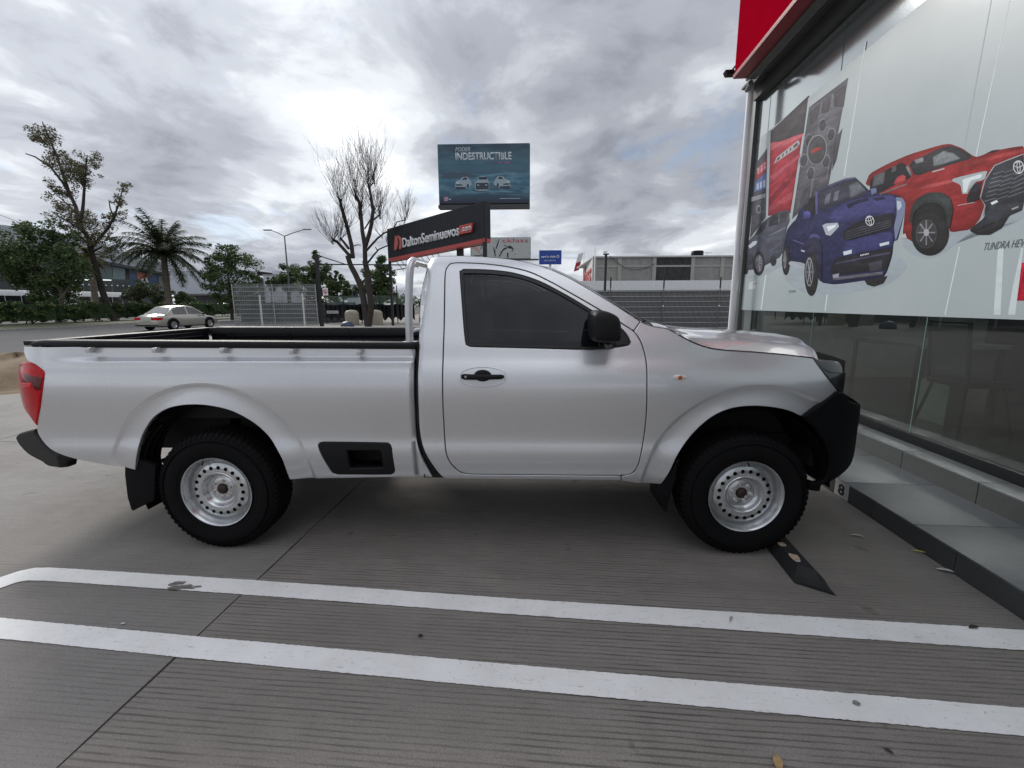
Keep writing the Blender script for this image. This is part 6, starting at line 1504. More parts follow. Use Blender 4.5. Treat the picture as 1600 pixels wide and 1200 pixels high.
# red emblem and dot com plate
m = MB(); m.prism([PL_(*zS(*q)) for q in ((1132, 405), (1318, 362), (1300, 498), (1120, 535))], sn_ * .12); m.build('red_plate', RS, SGN)
A = PL_(*zS(1140, 492), .18); B = PL_(*zS(1285, 465), .18); T = PL_(*zS(1140, 430), .18); text('lettering', '.com', A, B - A, T - A, (B - A).length, (T - A).length * 1.0, WS_, SGN, ext=.02, bold=.015)
for q in (((172, 575), (195, 560), (215, 620), (212, 700), (190, 755), (165, 752)), ((205, 550), (235, 560), (262, 610), (262, 730), (235, 742), (245, 660), (235, 600))):
    m = MB(); m.prism([PL_(*zS(*p)) for p in smooth2(q, 3)], sn_ * .08); m.build('emblem', M('emblem_red', (.62, .16, .14), .4), SGN)
PST = M('black_post', (.012, .013, .016), .5)
for px_b, py_b, pt_, w_ in ((616, 508, 400, .14),):
    b = onZ(px_b, py_b); m = MB(); m.box(A0.x - .02, A0.x + w_, A0.y, A0.y + w_, 0, zt0 - .1); m.build('post', PST, SGN)
m = MB(); m.box(B1_.x - .1, B1_.x + .12, B1_.y + .02, B1_.y + .24, 0, zt1); m.build('post', PST, SGN)
mid = A0.lerp(B1_, .74); m = MB(); m.box(mid.x, mid.x + .38, mid.y + .5, mid.y + .88, 0, zb_m + 1); m.build('post', PST, SGN)
m = MB()
for t in np.linspace(.02, .5, 9):
    p = A0.lerp(B1_, t) - sn_ * .5; m.tube([(p.x, p.y, zlerp(p, zb0, zb1) - .2), (p.x + .3, p.y + .6, zlerp(p, zb0, zb1) - .75)], .025, 4)
m.tube([(A0.x, A0.y + .6, zb0 - .75), (B1_.x, B1_.y + .8, zb1 - .75)], .04, 5); m.tube([(A0.x, A0.y + .6, zb0 - .2), (B1_.x, B1_.y + .8, zb1 - .2)], .04, 5); m.build('rear_truss', PST, SGN)
# black gantry left of it
gt = empty('black_gantry', (onZ(504, 511).x, 26, 0), 'black steel gate frame with a long beam running to the sign post', 'gate frame')
gx_ = onY(503, 508, 26.0).x; tz = onY(500, 397, 26).z; bz = onY(550, 412.5, 26).z
m = MB(); m.box(gx_ - .10, gx_ + .10, 25.9, 26.1, 0, tz); m.build('post', PST, gt)
m = MB(); m.tube([(gx_, 26, bz), (onY(660, 412.5, 27).x, 27.2, bz)], .045, 6); m.build('beam', PST, gt)
e = onY(538, 411, 26); m = MB(); m.tube([(gx_, 26, tz - .05), (e.x, 26.1, bz)], .035, 6); m.build('brace', PST, gt)
rs_ = empty('no_entry_sign', onY(508, 462, 25.8), 'small white sign with a red prohibition ring on the gate post', 'sign')
a = onY(504, 450, 25.8); b = onY(512.8, 461.5, 25.8); m = MB(); m.box(a.x, b.x, 25.79, 25.81, b.z, a.z); m.build('plate', WHT, rs_)
cx_, cz_ = (a.x + b.x) / 2, (a.z + b.z) / 2; m = MB(); m.tube([(cx_ + .12 * math.cos(t), 25.785, cz_ + .14 * math.sin(t)) for t in np.linspace(0, 2 * PI, 18)], .018, 5); m.tube([(cx_ - .08, 25.785, cz_ + .1), (cx_ + .08, 25.785, cz_ - .1)], .018, 5); m.build('red_ring', M('sign_ring_red', (.5, .03, .03), .5), rs_)
m = MB(); m.obox((cx_ - .035, 25.78, cz_ - .08), (.03, 0, 0), (0, .006, 0), (0, 0, .16)); m.obox((cx_ + .0, 25.78, cz_ - .08), (.05, 0, 0), (0, .006, 0), (0, 0, .08)); m.build('pictogram', BLKM, rs_)

# ---- mesh panel fence with shade cloth (left of the gantry)
WIRE = M('galvanised_wire', (.36, .37, .37), .5, .4)
def mk_net(name, col, al):
    b = NB(name); b.set(base=b.ramp(b.noise(2, 5, .6, b.map((1, 1, 4))), [(.3, tuple(c * .75 for c in col)), (.7, tuple(min(1, c * 1.25) for c in col))]), rough=.8); b.set(alpha=b.ramp(b.noise(1.1, 5, .65), [(.35, al - .15), (.65, min(1, al + .15))])); return b.m
NET = mk_net('grey_shade_cloth', (.17, .18, .175), .50)
def wire_fence(name, label, P0, P1, H, posts, postmat, ph=None, vp=.10, hp=.36, z0=.05, net=None, group=None, vstuff=True, wmat=None, wr=.006):
    P0 = Vector((P0[0], P0[1], 0)); P1 = Vector((P1[0], P1[1], 0)); L_ = (P1 - P0).length; d = (P1 - P0).normalized(); o = empty(name, P0, label, 'fence', group)
    for t in posts: p = P0 + d * (L_ * t); m = MB(); m.tube([(p.x, p.y, 0), (p.x, p.y, ph or H)], .035, 6); m.build('post', postmat, o)
    m = MB(); n = int(L_ / vp); 
    for i in range(n + 1): p = P0 + d * (i * L_ / n); m.tube([(p.x, p.y, z0), (p.x, p.y, H)], wr, 3, False)
    tag(m.build('vertical_wires', wmat or WIRE, o), kind='stuff')
    z = z0; k = 0
    while z <= H + .01:
        m = MB(); m.tube([P0 + ZZ * z, P1 + ZZ * z], .017, 4); m.build('rail', WIRE, o); z += hp
    if net: q = Vector((-d.y, d.x, 0)); m = MB(); n = 30; m.grid([[P0 + d * (L_ * i / n) + q * (.06 + .03 * math.sin(i * 1.7 + z_)) + ZZ * z_ for z_ in np.linspace(z0, H, 9)] for i in range(n + 1)]); m.build('shade_cloth', net, o)
    return o
a = onZ(372, 512); H_ = onY(440, 443.5, 25.4).z
wire_fence('mesh_fence', 'grey wire mesh fence with torn shade cloth left of the gate frame', (onY(368, 500, 25.4).x, 25.4), (gx_ - .15, 25.8), H_, (0, .48, 1), WIRE, vp=.14, hp=.28, net=NET)
WPO = M('white_bollard_paint', (.55, .55, .52), .6)
for q0, q1, lb in (((404, 461), (412, 512), 'white round post, left one in front of the mesh fence'), ((471, 458), (478, 512), 'white round post, right one in front of the mesh fence')):
    a = onY(*q0, 24.6); b = onY(*q1, 24.6); m = MB(); m.tube([((a.x + b.x) / 2, 24.6, 0), ((a.x + b.x) / 2, 24.6, a.z)], .055, 10); tag(m.build('white_post', WPO), lb, 'post', 'white posts in front of the mesh fence')
# inner boundary wall of ribbed dark sheet, seen through both fences
RIBM = mk_plain('dark_ribbed_sheet', (.035, .037, .045), (.065, .066, .075), 1.0, .1, .6, 8)
def ribbed(name, label, P0, P1, H, z0=0.0, pitch=.42, lay=0):
    P0 = Vector((*P0, 0)); P1 = Vector((*P1, 0)); o = empty(name, P0, label, 'wall'); nrm = Vector(((P1 - P0).y, -(P1 - P0).x, 0)).normalized(); z = z0
    if nrm.y > 0: nrm = -nrm
    while z < H - .02:
        z1 = min(H, z + pitch); m = MB(); rows = []
        for t, dd in ((0, 0), (.06, .05), (.18, .06), (.24, .0), (.5, .012), (.78, .0), (1, 0)): rows.append([P0 + nrm * dd + ZZ * (z + (z1 - z) * t), P1 + nrm * dd + ZZ * (z + (z1 - z) * t)])
        m.grid(rows, False); m.build('sheet', RIBM, o); z = z1
    return o
ribbed('sheet_wall', 'dark horizontally ribbed sheet wall behind the mesh fence at left', (-22, 34), (-12.2, 34), 1.62)
H2 = onY(1000, 454.5, 24.5).z
ribbed('sheet_wall', 'dark horizontally ribbed sheet wall between the cab and the white column', (-.2, 24.5), (18, 24.5), H2, pitch=.30)
for i_, z in enumerate(np.arange(.3, H2, .335)):
    pass
f2o = wire_fence('mesh_fence', 'pale wire mesh fence with black topped posts before the dark sheet wall', (3.0, 23.2), (15.0, 23.2), H2 - .02, (), WIRE, vp=.07, hp=.30, wmat=M('pale_wire', (.30, .31, .30), .5, .1), wr=.009)
for px in (955, 1037.5, 1125):
    p = onY(px - 2, 480, 23.1); t = onY(px, 433, 23.1); m = MB(); m.tube([(p.x, 23.1, 0), (p.x, 23.1, t.z)], .03, 6); e = m.build('post', GREYM, f2o); m = MB(); m.tube([(p.x, 23.1, t.z - .60), (p.x, 23.1, t.z)], .042, 6); m.build('post_cap', PST, e)
    m = MB(); m.blob((p.x, 23.04, 1.30), .045, 1, 0); m.build('bracket', WHT, e)
# white parapet roof behind + concrete warehouse
wr_ = empty('white_roof_shed', (8, 40, 0), 'long low shed with a white sheet roof edge behind the dark wall', 'building'); a = onY(905, 439, 42); b = onY(1160, 438, 42); c = onY(1000, 453.5, 42)
m = MB(); m.box(a.x - 1, b.x + 14, 42, 42.3, c.z, a.z); m.build('roof_edge', M('white_roof_sheet', (.66, .68, .70), .5), wr_); m = MB(); m.box(a.x - 1, b.x + 14, 42.3, 50, 0, a.z - .2); m.build('wall', WALLG, wr_)
m = MB(); m.tube([(a.x, 41.8, c.z - .12), (b.x, 41.8, c.z - .18)], .06, 6); m.build('pipe', PST, wr_)
cw = empty('concrete_warehouse', (12, 62, 0), 'grey concrete block warehouse with a blackened shutter panel', 'building'); Yw = 62
def mk_block():
    b = NB('grey_block_wall'); br = b.n('ShaderNodeTexBrick'); mp_ = b.n('ShaderNodeMapping'); b.l(b.tc, mp_.inputs[0]); mp_.inputs['Rotation'].default_value = (PI / 2, 0, 0); b.l(mp_.outputs[0], br.inputs[0]); br.inputs['Scale'].default_value = 1.6
    br.inputs['Color1'].default_value = (.26, .265, .25, 1); br.inputs['Color2'].default_value = (.32, .325, .31, 1); br.inputs['Mortar'].default_value = (.2, .2, .19, 1); br.inputs['Mortar Size'].default_value = .015
    col = b.mix(b.ramp(b.noise(.6, 7, .7, b.map((1, 1, .25))), [(.4, 0.), (.7, .5)]), br.outputs[0], (.17, .17, .16)); b.set(base=col, rough=.9); return b.m
BLK = mk_block(); CONP = mk_plain('concrete_column', (.30, .30, .285), (.38, .38, .36), 1, .2)
def wp(px, py, Y=Yw): return onY(px, py, Y)
zt_, zb2 = wp(1000, 402).z, 2.5; xs_ = [wp(x, 420).x for x in (929, 968, 1022, 1082, 1128, 1250)]
for i, (a, b) in enumerate(zip(xs_, xs_[1:])):
    if i == 2: continue
    m = MB(); m.box(a, b, Yw, Yw + .3, 0, zt_); m.build('wall_bay', BLK, cw)
for x in xs_: m = MB(); m.box(x - .25, x + .25, Yw - .12, Yw + .35, 0, zt_); m.build('column', CONP, cw)
m = MB(); m.box(xs_[0], xs_[-1], Yw - .08, Yw + .3, wp(1000, 416).z - .12, wp(1000, 416).z + .12); m.build('tie_beam', CONP, cw)
m = MB(); m.box(xs_[0] - .3, xs_[-1], Yw - .3, Yw + 20, zt_, zt_ + .18); m.build('roof', M('light_coping', (.5, .52, .53), .6), cw)
SHM = mk_plain('blackened_shutter', (.012, .012, .012), (.06, .06, .058), 1.6, .3, .8, 6)
for k in range(2):
    for j in range(4): m = MB(); a = xs_[2] + .27 + (xs_[3] - xs_[2] - .5) * j / 4; b = xs_[2] + .23 + (xs_[3] - xs_[2] - .5) * (j + 1) / 4; z0_ = 2 if k == 0 else wp(1000, 416).z + .13; z1_ = wp(1000, 416).z - .13 if k == 0 else zt_ - .1; m.box(a, b, Yw - .02, Yw + .1, z0_, z1_); m.build('shutter_panel', SHM, cw)
m = MB(); a, b = wp(952, 400), wp(1022, 412); pts = [a.lerp(b, t) + Vector((0, -.3, -1.35 * math.sin(PI * t) ** .9)) for t in np.linspace(0, 1, 14)]; m.tube(pts, .04, 4); m.build('slack_cable', PST, cw)
# side wall with red lettering
a = wp(929, 400); b = onY(910, 408, 84); sw = empty('white_side_wall', (a.x, Yw, 0), 'white gable wall with tall red lettering beside the concrete warehouse', 'wall')
A_ = Vector((xs_[0] - .3, Yw, 0)); B_ = Vector((onY(911, 440, 84).x, 84, 0)); m = MB(); m.prism([A_ + ZZ * .0, B_, B_ + ZZ * onY(911, 413, 84).z, A_ + ZZ * (zt_ + .1)], Vector((.3, .1, 0))); m.build('wall', M('white_wall_paint', (.6, .61, .62), .7), sw)
dd = (A_ - B_).normalized(); nn = dd.cross(ZZ); text('lettering', 'klass', B_ + dd * 1.5 + nn * .08 + ZZ * 4.1, dd, ZZ, (A_ - B_).length - 2.8, 3.6, M('red_wall_letters', (.48, .06, .07), .6), sw, ext=.04, bold=.02)
tk_ = wp(1102, 395); m = MB(); m.lathe([(0, .95), (.75, .95), (.85, .85), (.85, .05), (.8, 0), (0, 0)], (tk_.x, Yw + 3, zt_ + .18), 'z', 16); tag(m.build('roof_tank', BLKM), 'black water tank on the concrete warehouse roof', 'water tank')
an = wp(1118, 395); m = MB(); m.tube([(an.x, Yw + 3, zt_ + .1), (an.x, Yw + 3, zt_ + .85)], .03, 4); m.tube([(an.x - .6, Yw + 3, zt_ + .85), (an.x + .7, Yw + 3, zt_ + .85)], .03, 4); tag(m.build('roof_aerial', GREYM), 'thin metal aerial beside the black roof tank', 'aerial')
# floodlight mast and flags
p = onY(945.5, 440, 36); t = onY(945.5, 398, 36); fm = empty('floodlight_mast', (p.x, 36, 0), 'dark square mast with a small floodlight on top, right of the red lettering', 'mast')
m = MB(); m.box(p.x - .09, p.x + .09, 35.9, 36.1, 0, t.z); m.build('pole', PST, fm); m = MB(); m.box(p.x - .22, p.x + .22, 35.8, 36.2, t.z, t.z + .09); m.build('cap', PST, fm); m = MB(); m.obox((p.x - .28, 35.9, t.z + .15), (.34, 0, -.02), (0, .1, 0), (.05, 0, .14)); m.build('floodlight', WHT, fm)
for px, t0, b0, lb, flag in ((912, 393, 440, 'thin flagpole flying a limp white and red flag', True), (929, 386, 440, 'bare thin white pole at the warehouse corner', False)):
    p = onY(px, 420, 90 if flag else 61); Yp = 90 if flag else 61; o = empty('flagpole', (p.x, Yp, 0), lb, 'flagpole'); t = onY(px, t0, Yp); m = MB(); m.tube([(p.x, Yp, 0), (p.x, Yp, t.z)], .07 if not flag else .08, 5); m.build('pole', WHT, o)
    if flag:
        for nm, z0_, z1_, mt in (('flag', .0, 1.7, M('flag_white', (.6, .6, .6), .8)), ('flag_lower', 1.7, 3.4, M('flag_red', (.35, .02, .04), .8))):
            m = MB(); m.grid([[(p.x - .1 - .35 * k - .25 * z, Yp + .1 * math.sin(k * 2 + z), t.z - .2 - z - .1 * k) for z in np.linspace(z0_, z1_, 5)] for k in range(4)]); m.build(nm, mt, o, fix=False)

# ---- billboards
def board(name, label, q, Y, dep, mat, frame=.25, cat='billboard'):
    """q = px corners top-left, top-right, bottom-left"""
    TL_, TR, BL_ = onY(*q[0], Y), onY(*q[1], Y), onY(*q[2], Y); o = empty(name, ((TL_.x + TR.x) / 2, Y, 0), label, cat)
    x0, x1, z0, z1 = BL_.x * .5 + TL_.x * .5, TR.x, BL_.z, (TL_.z + TR.z) / 2
    m = MB(); m.box(x0, x1, Y, Y + dep, z0, z1); m.build('panel', mat, o); return o, x0, x1, z0, z1
def mk_sea():
    b = NB('poster_teal_sea'); sp = b.n('ShaderNodeSeparateXYZ'); b.l(b.n('ShaderNodeTexCoord').outputs['Generated'], sp.inputs[0]); z = sp.outputs[2]
    gen = b.n('ShaderNodeTexCoord').outputs['Generated']
    base = b.ramp(z, [(.0, (.022, .030, .050)), (.14, (.03, .07, .11)), (.40, (.045, .14, .21)), (.52, (.05, .11, .16)), (.70, (.045, .12, .165)), (.86, (.035, .075, .11)), (1., (.025, .05, .08))])
    n = b.noise(3.2, 7, .65, b.map((1.1, 1, 4.5), src=gen), .5); lowm = b.ramp(z, [(.05, 0.), (.25, 1.), (.5, .8), (.56, .12)])
    col = b.mix(b.math('MULTIPLY', b.ramp(n, [(.45, 0.), (.68, 1.)]), lowm), base, (.16, .34, .44)); col = b.mix(b.math('MULTIPLY', b.ramp(b.noise(2.5, 5, .6, b.map((1, 1, 2), src=gen)), [(.45, 0.), (.7, 1.)]), b.ramp(z, [(.55, 0.), (.7, .45)])), col, (.12, .22, .28))
    b.set(base=col, rough=.5); return b.m
bb, x0, x1, z0, z1 = board('billboard', 'large teal billboard reading PODER INDESTRUCTIBLE above the black sign', ((685, 226), (827, 223), (685, 318)), 60, .5, mk_sea())
BW, BH = x1 - x0, z1 - z0
def bq(u, v, lay=1): return Vector((x0 + u * BW, 60 - .004 * lay, z1 - v * BH))      # u, v from the top-left corner
def zP(x, y): return ((x - 50) / 1475, (y - 100) / 925)
WL = M('poster_white_ink', (.50, .56, .60), .5); PK = M('poster_pink_ink', (.48, .13, .36), .5)
def ptext(s, a, b, h, mat, **k): A = bq(*zP(*a)); B = bq(*zP(*b)); text('lettering', s, A, Vector((1, 0, 0)), ZZ, (B - A).x, h / 925 * BH, mat, bb, ext=.01, **k)
ptext('PODER', (335, 212), (575, 212), 62, WL, shear=.25)
ptext('INDESTRUCTIBLE', (335, 352), (1240, 352), 122, WL, bold=.03)
m = MB(); rp_ = random.Random(4)
for k in range(13):
    x = 850 + k * 29.5; a, b = zP(x, 380), zP(x + 22, 410); A, B = bq(*a), bq(*b)
    for q_ in range(3): w0 = rp_.random() * .6; m.box(A.x + (B.x - A.x) * w0, A.x + (B.x - A.x) * (w0 + .35), 59.985, 59.995, B.z + (A.z - B.z) * rp_.uniform(0, .5), A.z - (A.z - B.z) * rp_.uniform(0, .3))
m.build('pink_subtitle', PK, bb)
m = MB(); A, B = bq(*zP(133, 922)), bq(*zP(196, 988)); m.box(A.x, B.x, 59.98, 59.995, B.z, A.z); m.build('pink_square', M('poster_pink_pale', (.42, .25, .38), .5), bb)
m = MB(); A, B = bq(*zP(205, 952)), bq(*zP(245, 966)); m.box(A.x, B.x, 59.985, 59.995, B.z, A.z); A, B = bq(*zP(1045, 952)), bq(*zP(1380, 959)); m.box(A.x, B.x, 59.985, 59.995, B.z, A.z); m.build('small_print', WL, bb)
m = MB(); m.add([bq(*zP(*q), 2) for q in ((75, 600), (180, 550), (240, 530), (420, 540), (560, 560), (690, 600), (640, 620), (400, 620), (200, 635))], [tuple(range(9))]); m.build('printed_ridge', M('poster_ridge', (.06, .09, .12), .6), bb)
def pcar(c, s, flip, col):
    cm = MB(); 
    def P_(q, mt, lay): cm.cur = mt; cm.add([bq(*zP(c[0] + (x if not flip else -x) * s, c[1] + y * s), lay) for x, y in q], [tuple(range(len(q)))])
    P_([(-130, 60), (-120, -20), (-100, -35), (-50, -50), (-10, -90), (60, -95), (100, -50), (125, -10), (130, 30), (60, 80), (-100, 95)], 0, 3)
    P_([(-20, -45), (5, -82), (50, -85), (62, -50)], 1, 4); P_([(-115, 15), (-20, 20), (-20, 40), (-115, 38)], 1, 4); P_([(-125, 55), (40, 60), (30, 90), (-110, 95)], 1, 5); P_([(-118, -8), (-80, -14), (-70, 4), (-112, 8)], 2, 4)
    P_([(55, 20), (80, 10), (85, 60), (60, 78), (48, 60)], 1, 6); cm.build('printed_car', [M('poster_car_white', (.30, .38, .43), .5), M('poster_car_dark', (.03, .045, .06), .5), M('poster_car_light', (.55, .62, .66), .5)], bb, fix=False)
pcar((455, 705), 1.05, False, 0); pcar((1085, 700), 1.05, True, 0)
cm = MB(); cc = (762, 715)
for q, mt, lay in (([(-120, 100), (-118, -20), (-80, -45), (-60, -100), (-20, -118), (50, -118), (80, -95), (95, -45), (112, -20), (115, 95), (60, 115), (-60, 115)], 0, 3), ([(-62, -60), (-48, -105), (72, -105), (84, -60)], 1, 4), ([(-100, -10), (100, -10), (108, 40), (104, 95), (-108, 95), (-108, 40)], 1, 4), ([(-80, 20), (-50, 20), (-50, 32), (-80, 32)], 2, 5), ([(50, 20), (80, 20), (80, 32), (50, 32)], 2, 5)):
    cm.cur = mt; cm.add([bq(*zP(cc[0] + x, cc[1] + y), lay) for x, y in q], [tuple(range(len(q)))])
cm.build('printed_car', [M('poster_car_white', (.30, .38, .43), .5), M('poster_car_dark', (.03, .045, .06), .5), M('poster_car_light', (.55, .62, .66), .5)], bb, fix=False)
STL = M('board_steel', (.06, .06, .065), .6, .2)
m = MB(); m.box(x0 - .1, x1 + .1, 60.5, 60.9, z0 - .1, z1 + .1); m.box(x0, x1 + .1, 59.2, 60.6, z0 - .75, z0 - .35); m.build('frame', STL, bb)
m = MB(); m.tube([(x0 + .2, 58.9, z0 - .9), (x1 - .2, 58.9, z0 - .9)], .05, 5)
for t in np.linspace(.02, .98, 9): m.tube([(x0 + BW * t, 60.4, z0 - .5), (x0 + BW * t, 58.9, z0 - .9)], .05, 4)
m.build('catwalk', STL, bb)
mx = (x0 + x1) / 2 - 1.2; m = MB(); m.tube([(mx, 61, 0), (mx, 61, z0)], .55, 16); m.build('column', STL, bb)
# pale fashion board
fb, x0, x1, z0, z1 = board('billboard', 'pale grey billboard with red cklass lettering and sketched figures', ((736, 371), (828.5, 370.5), (736, 404)), 45, .35, M('pale_board_print', (.40, .42, .42), .6))
def fq(px, py, l=1): p = onY(px, py, 45 - .005 * l); return p
def zF(x, y): return (730 + x / 10, 360 + y / 10)
A = fq(*zF(548, 190)); B = fq(*zF(955, 190)); text('lettering', 'cklass', A, Vector((1, 0, 0)), ZZ, (B - A).x, (fq(*zF(548, 125)) - A).z, M('board_red', (.42, .05, .07), .6), fb, ext=.01)
m = MB()
for q in ([(405, 245), (440, 320), (445, 410), (432, 408), (415, 320)], [(500, 130), (508, 132), (480, 235), (455, 290), (440, 285), (465, 215)], [(570, 280), (610, 262), (640, 270), (560, 320), (510, 410), (492, 408), (535, 320)], [(630, 250), (665, 235), (710, 262), (728, 290), (700, 345), (692, 345), (712, 292), (670, 285), (640, 275)], [(622, 350), (645, 350), (645, 428), (622, 424)], [(575, 222), (640, 250), (636, 258), (578, 235)], [(448, 150), (455, 150), (455, 185), (448, 185)], [(205, 300), (240, 190), (250, 200), (215, 300)], [(740, 362), (755, 362), (755, 378), (740, 378)]):
    m.add([fq(*zF(*p), 2) for p in q], [tuple(range(len(q)))])
m.build('sketch_figures', M('board_black_ink', (.02, .02, .022), .6), fb, fix=False)
m = MB()
for q in ([(80, 230), (130, 215), (160, 270), (220, 360), (190, 360), (120, 290), (60, 280)],): m.add([fq(*zF(*p), 2) for p in q], [tuple(range(len(q)))])
m.build('skin_figure', M('board_skin', (.42, .28, .25), .6), fb, fix=False)
m = MB(); m.box(x0 - .1, x1 + .05, 45.35, 45.6, z0, z1 + .05); m.box(x0, x1 + .9, 45.1, 45.4, z0 - .2, z0 - .05); m.tube([((x0 + x1) / 2, 45.6, 0), ((x0 + x1) / 2, 45.6, z0)], .3, 10); m.build('frame', STL, fb)
sb, x0, x1, z0, z1 = board('blue_sign', 'small square blue sign with white lettering right of the pale billboard', ((842.5, 391), (877.5, 391), (842.5, 413)), 58, .4, M('deep_blue_panel', (.012, .055, .30), .45), cat='sign')
def sq(px, py): return onY(px, py, 57.98)
A = sq(845.5, 402.8); B = sq(868, 402.8); text('lettering', "sam's club", A, Vector((1, 0, 0)), ZZ, (B - A).x, .30, WS_, sb, ext=.01, bold=.02)
c = sq(871.5, 400.8); m = MB(); r = .19; ptz = [c + Vector((r * math.cos(a), 0, r * math.sin(a))) for a in np.linspace(0, 2 * PI, 5)]; m.tube(ptz, .045, 4); m.build('diamond', WS_, sb)
A = sq(850, 408); B = sq(868.5, 408); text('lettering', 'sams.com.mx', A, Vector((1, 0, 0)), ZZ, (B - A).x, .14, WS_, sb, ext=.01)
m = MB(); m.tube([((x0 + x1) / 2, 58.3, 0), ((x0 + x1) / 2, 58.3, z0)], .16, 8); m.build('pole', WHT, sb)

# ---- yard behind the gantry
TANK = M('beige_tank_plastic', (.36, .32, .25), .6)
for px, lb in ((550.5, 'beige plastic water tank left of the bare tree'), (588, 'beige plastic water tank half hidden right of the bare tree')):
    p = onY(px, 505, 29); t = onY(px, 485, 29); hh = t.z; o = empty('water_tank', (p.x, 29, 0), lb, 'water tank', 'beige water tanks by the bare tree')
    m = MB(); m.lathe([(0, hh), (.30, hh - .0), (.38, hh - .04), (.46, hh - .15), (.48, hh - .3), (.48, .06), (.46, 0)], (p.x, 29, 0), 'z', 28)
    for z in (.3, .55, .8): m.lathe([(.48, z - .02), (.492, z), (.48, z + .02)], (p.x, 29, 0), 'z', 28)
    m.build('shell', TANK, o); m = MB(); m.lathe([(0, hh + .05), (.15, hh + .05), (.17, hh)], (p.x, 29, 0), 'z', 16); m.build('lid', TANK, o)
TARP = M('black_tarpaulin', (.010, .011, .014), .45, bump=.3, bscale=5)
to = empty('tarp_fence', (-11, 31, 0), 'black tarpaulin hung along a low post fence behind the tanks', 'fence')
a, b = onY(508, 480, 31), onY(648, 480, 31); ztp = onY(560, 474.5, 31).z
for k in range(5):
    xa = a.x + (b.x - a.x) * k / 5; xb = a.x + (b.x - a.x) * (k + 1) / 5; m = MB()
    m.grid([[(xa + (xb - xa) * i / 12, 31 + .08 * math.sin(i * 2.1 + k) * (1 + z_), (ztp - .10 * math.sin(PI * i / 12)) * z_ + (.35 + .15 * math.sin(i * 1.3 + k * 2)) * (1 - z_)) for z_ in np.linspace(0, 1, 7)] for i in range(13)]); m.build('tarpaulin', TARP, to)
    m = MB(); m.tube([(xa, 31.15, 0), (xa, 31.15, ztp + .55)], .035, 6); m.build('post', PST, to)
NET2 = mk_net('green_shade_net', (.15, .20, .16), .45); m = MB(); m.grid([[(a.x + (b.x - a.x) * i / 20, 31.3, z_) for z_ in (ztp - .2, onY(560, 462, 31).z)] for i in range(21)]); m.build('green_net', NET2, to)
sg = onY(520, 488, 30.6); m = MB(); m.box(sg.x - .45, sg.x + .45, 30.55, 30.6, sg.z - .1, sg.z + .13); tag(m.build('small_notice', M('notice_grey', (.35, .36, .36), .6)), 'small pale grey notice board hung on the black tarpaulin', 'notice board')
p = onY(543, 512, 24.2); m = MB(); m.blob((p.x, 24.2, .10), (.42, .35, .34), 3, .03); tag(m.build('blue_cover', M('blue_plastic', (.02, .035, .08), .4)), 'dark blue domed plastic cover in front of the left tank', 'cover')
# utility poles with wires right of the sign post
for px, lb in ((620.5, 'thin utility post left of the headache bar'), (634, 'thin utility post just beside the headache bar')):
    p = onY(px, 470, 40); m = MB(); m.tube([(p.x, 40, 0), (p.x, 40, onY(px, 446 if px < 630 else 458, 40).z)], .05, 5); tag(m.build('utility_post', PST), lb, 'post')
# overhead cable across the left
m = MB(); a, b = onY(-60, 312, 34), onY(345, 437, 70); pts = [a.lerp(b, t) + ZZ * (-1.2 * math.sin(PI * t)) for t in np.linspace(0, 1, 20)]; m.tube(pts, .022, 4); tag(m.build('overhead_cable', PST), 'long sagging black overhead cable crossing behind the leaning tree', 'cable')
# roof-like hills / far tree line along the horizon
rnd = random.Random(9); m = MB(); cs = []
for k in range(130): x = -150 + k * 3.2; cs.append((Vector((x, 190 + rnd.uniform(-8, 8), rnd.uniform(1.5, 4.5))), rnd.uniform(2.5, 4.5)))
leaves(m, cs, 9000, .9, rnd); tag(m.build('far_trees', LG3, fix=False), 'distant dark line of trees along the horizon', 'trees', kind='stuff')

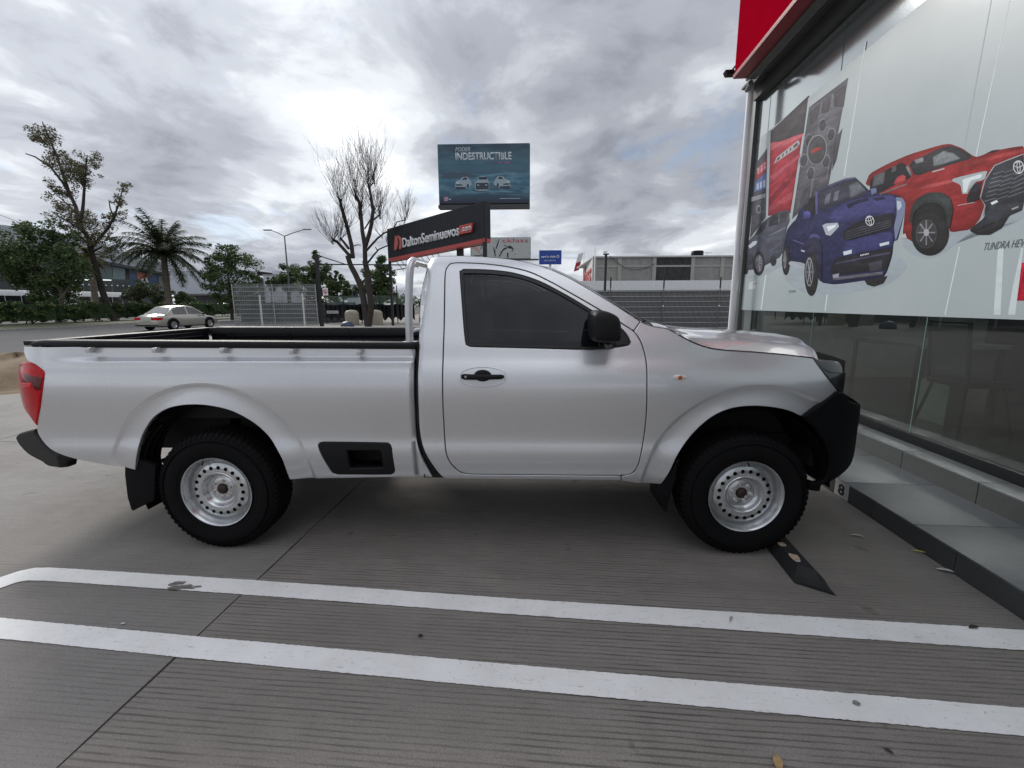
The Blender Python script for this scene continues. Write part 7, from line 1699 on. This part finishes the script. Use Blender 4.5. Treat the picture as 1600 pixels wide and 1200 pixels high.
# ---- sand heap and litter
SAND = mk_plain('sand', (.16, .115, .07), (.27, .20, .13), 3, .5, .95, 30)
sp0 = onZ(-25, 612); rnd = random.Random(3); m = MB(); rows = []
for i in range(25):
    r = 1.9 * i / 24; rows.append([(sp0.x - .7 + r * 1.15 * math.cos(a), sp0.y + 1.2 + r * math.sin(a), max(.0, .52 * math.cos(min(1, r / 1.9) * PI / 2) ** 1.3 + .05 * math.sin(3 * a + r * 4) * (r < 1.7) + rnd.uniform(-.012, .012)) - (.02 if i == 24 else 0)) for a in np.linspace(0, 2 * PI, 41)])
m.grid(rows); tag(m.build('sand_heap', SAND), 'small heap of brown sand on the concrete behind the truck tail', 'sand heap')
def leaf(px, py, L_, wd, rot, col, label, z=.003, plane=None):
    c = onZ(px, py, z); n = 9; m = MB(); d = Vector((math.cos(rot), math.sin(rot), 0)); e = Vector((-d.y, d.x, 0)); A, B = [], []
    for i in range(n + 1):
        t = i / n; w_ = wd * math.sin(PI * t) ** .8 / 2; q = c + d * L_ * (t - .5) + ZZ * (.001 + .10 * L_ * math.sin(PI * t)); A.append(q + e * w_ + ZZ * .12 * wd); B.append(q - e * w_ + ZZ * .12 * wd)
    M_ = [c + d * L_ * (i / n - .5) + ZZ * (.001 + .09 * L_ * math.sin(PI * i / n)) for i in range(n + 1)]
    m.grid([A, M_, B]); tag(m.build('fallen_leaf', M('litter_%03d' % int(px), col, .7, var=.3, vscale=40)), label, 'leaf')
leaf(1215, 1194, .07, .028, 1.2, (.42, .28, .13), 'curled tan leaf at the bottom edge of the lot')
leaf(1339, 838, .085, .018, -.35, (.45, .43, .38), 'pale dry strip leaf between the wheel stop and the step')
leaf(1438, 864, .10, .014, -.6, (.55, .50, .06), 'thin yellow leaf against the lower step')
leaf(1478, 893, .09, .026, -.5, (.50, .50, .46), 'pale grey leaf scrap at the foot of the step')
leaf(1521, 981, .055, .022, .2, (.03, .022, .015), 'dark brown leaf on the edge of the nearer white line')
leaf(1388, 1174, .03, .012, -.8, (.03, .02, .014), 'small dark leaf near the lower right of the lot')
leaf(657, 994, .022, .018, .3, (.012, .012, .012), 'tiny black scrap between the two white lines')
leaf(1142, 968, .05, .012, 1.0, (.30, .29, .26), 'forked pale twig lying on the upper white line')
leaf(192, 975, .02, .012, .2, (.6, .6, .58), 'tiny white paper scrap at the left between the lines')
leaf(1338, 1100, .03, .022, 0, (.2, .19, .17), 'small grey pebble-like leaf on the lower white line')
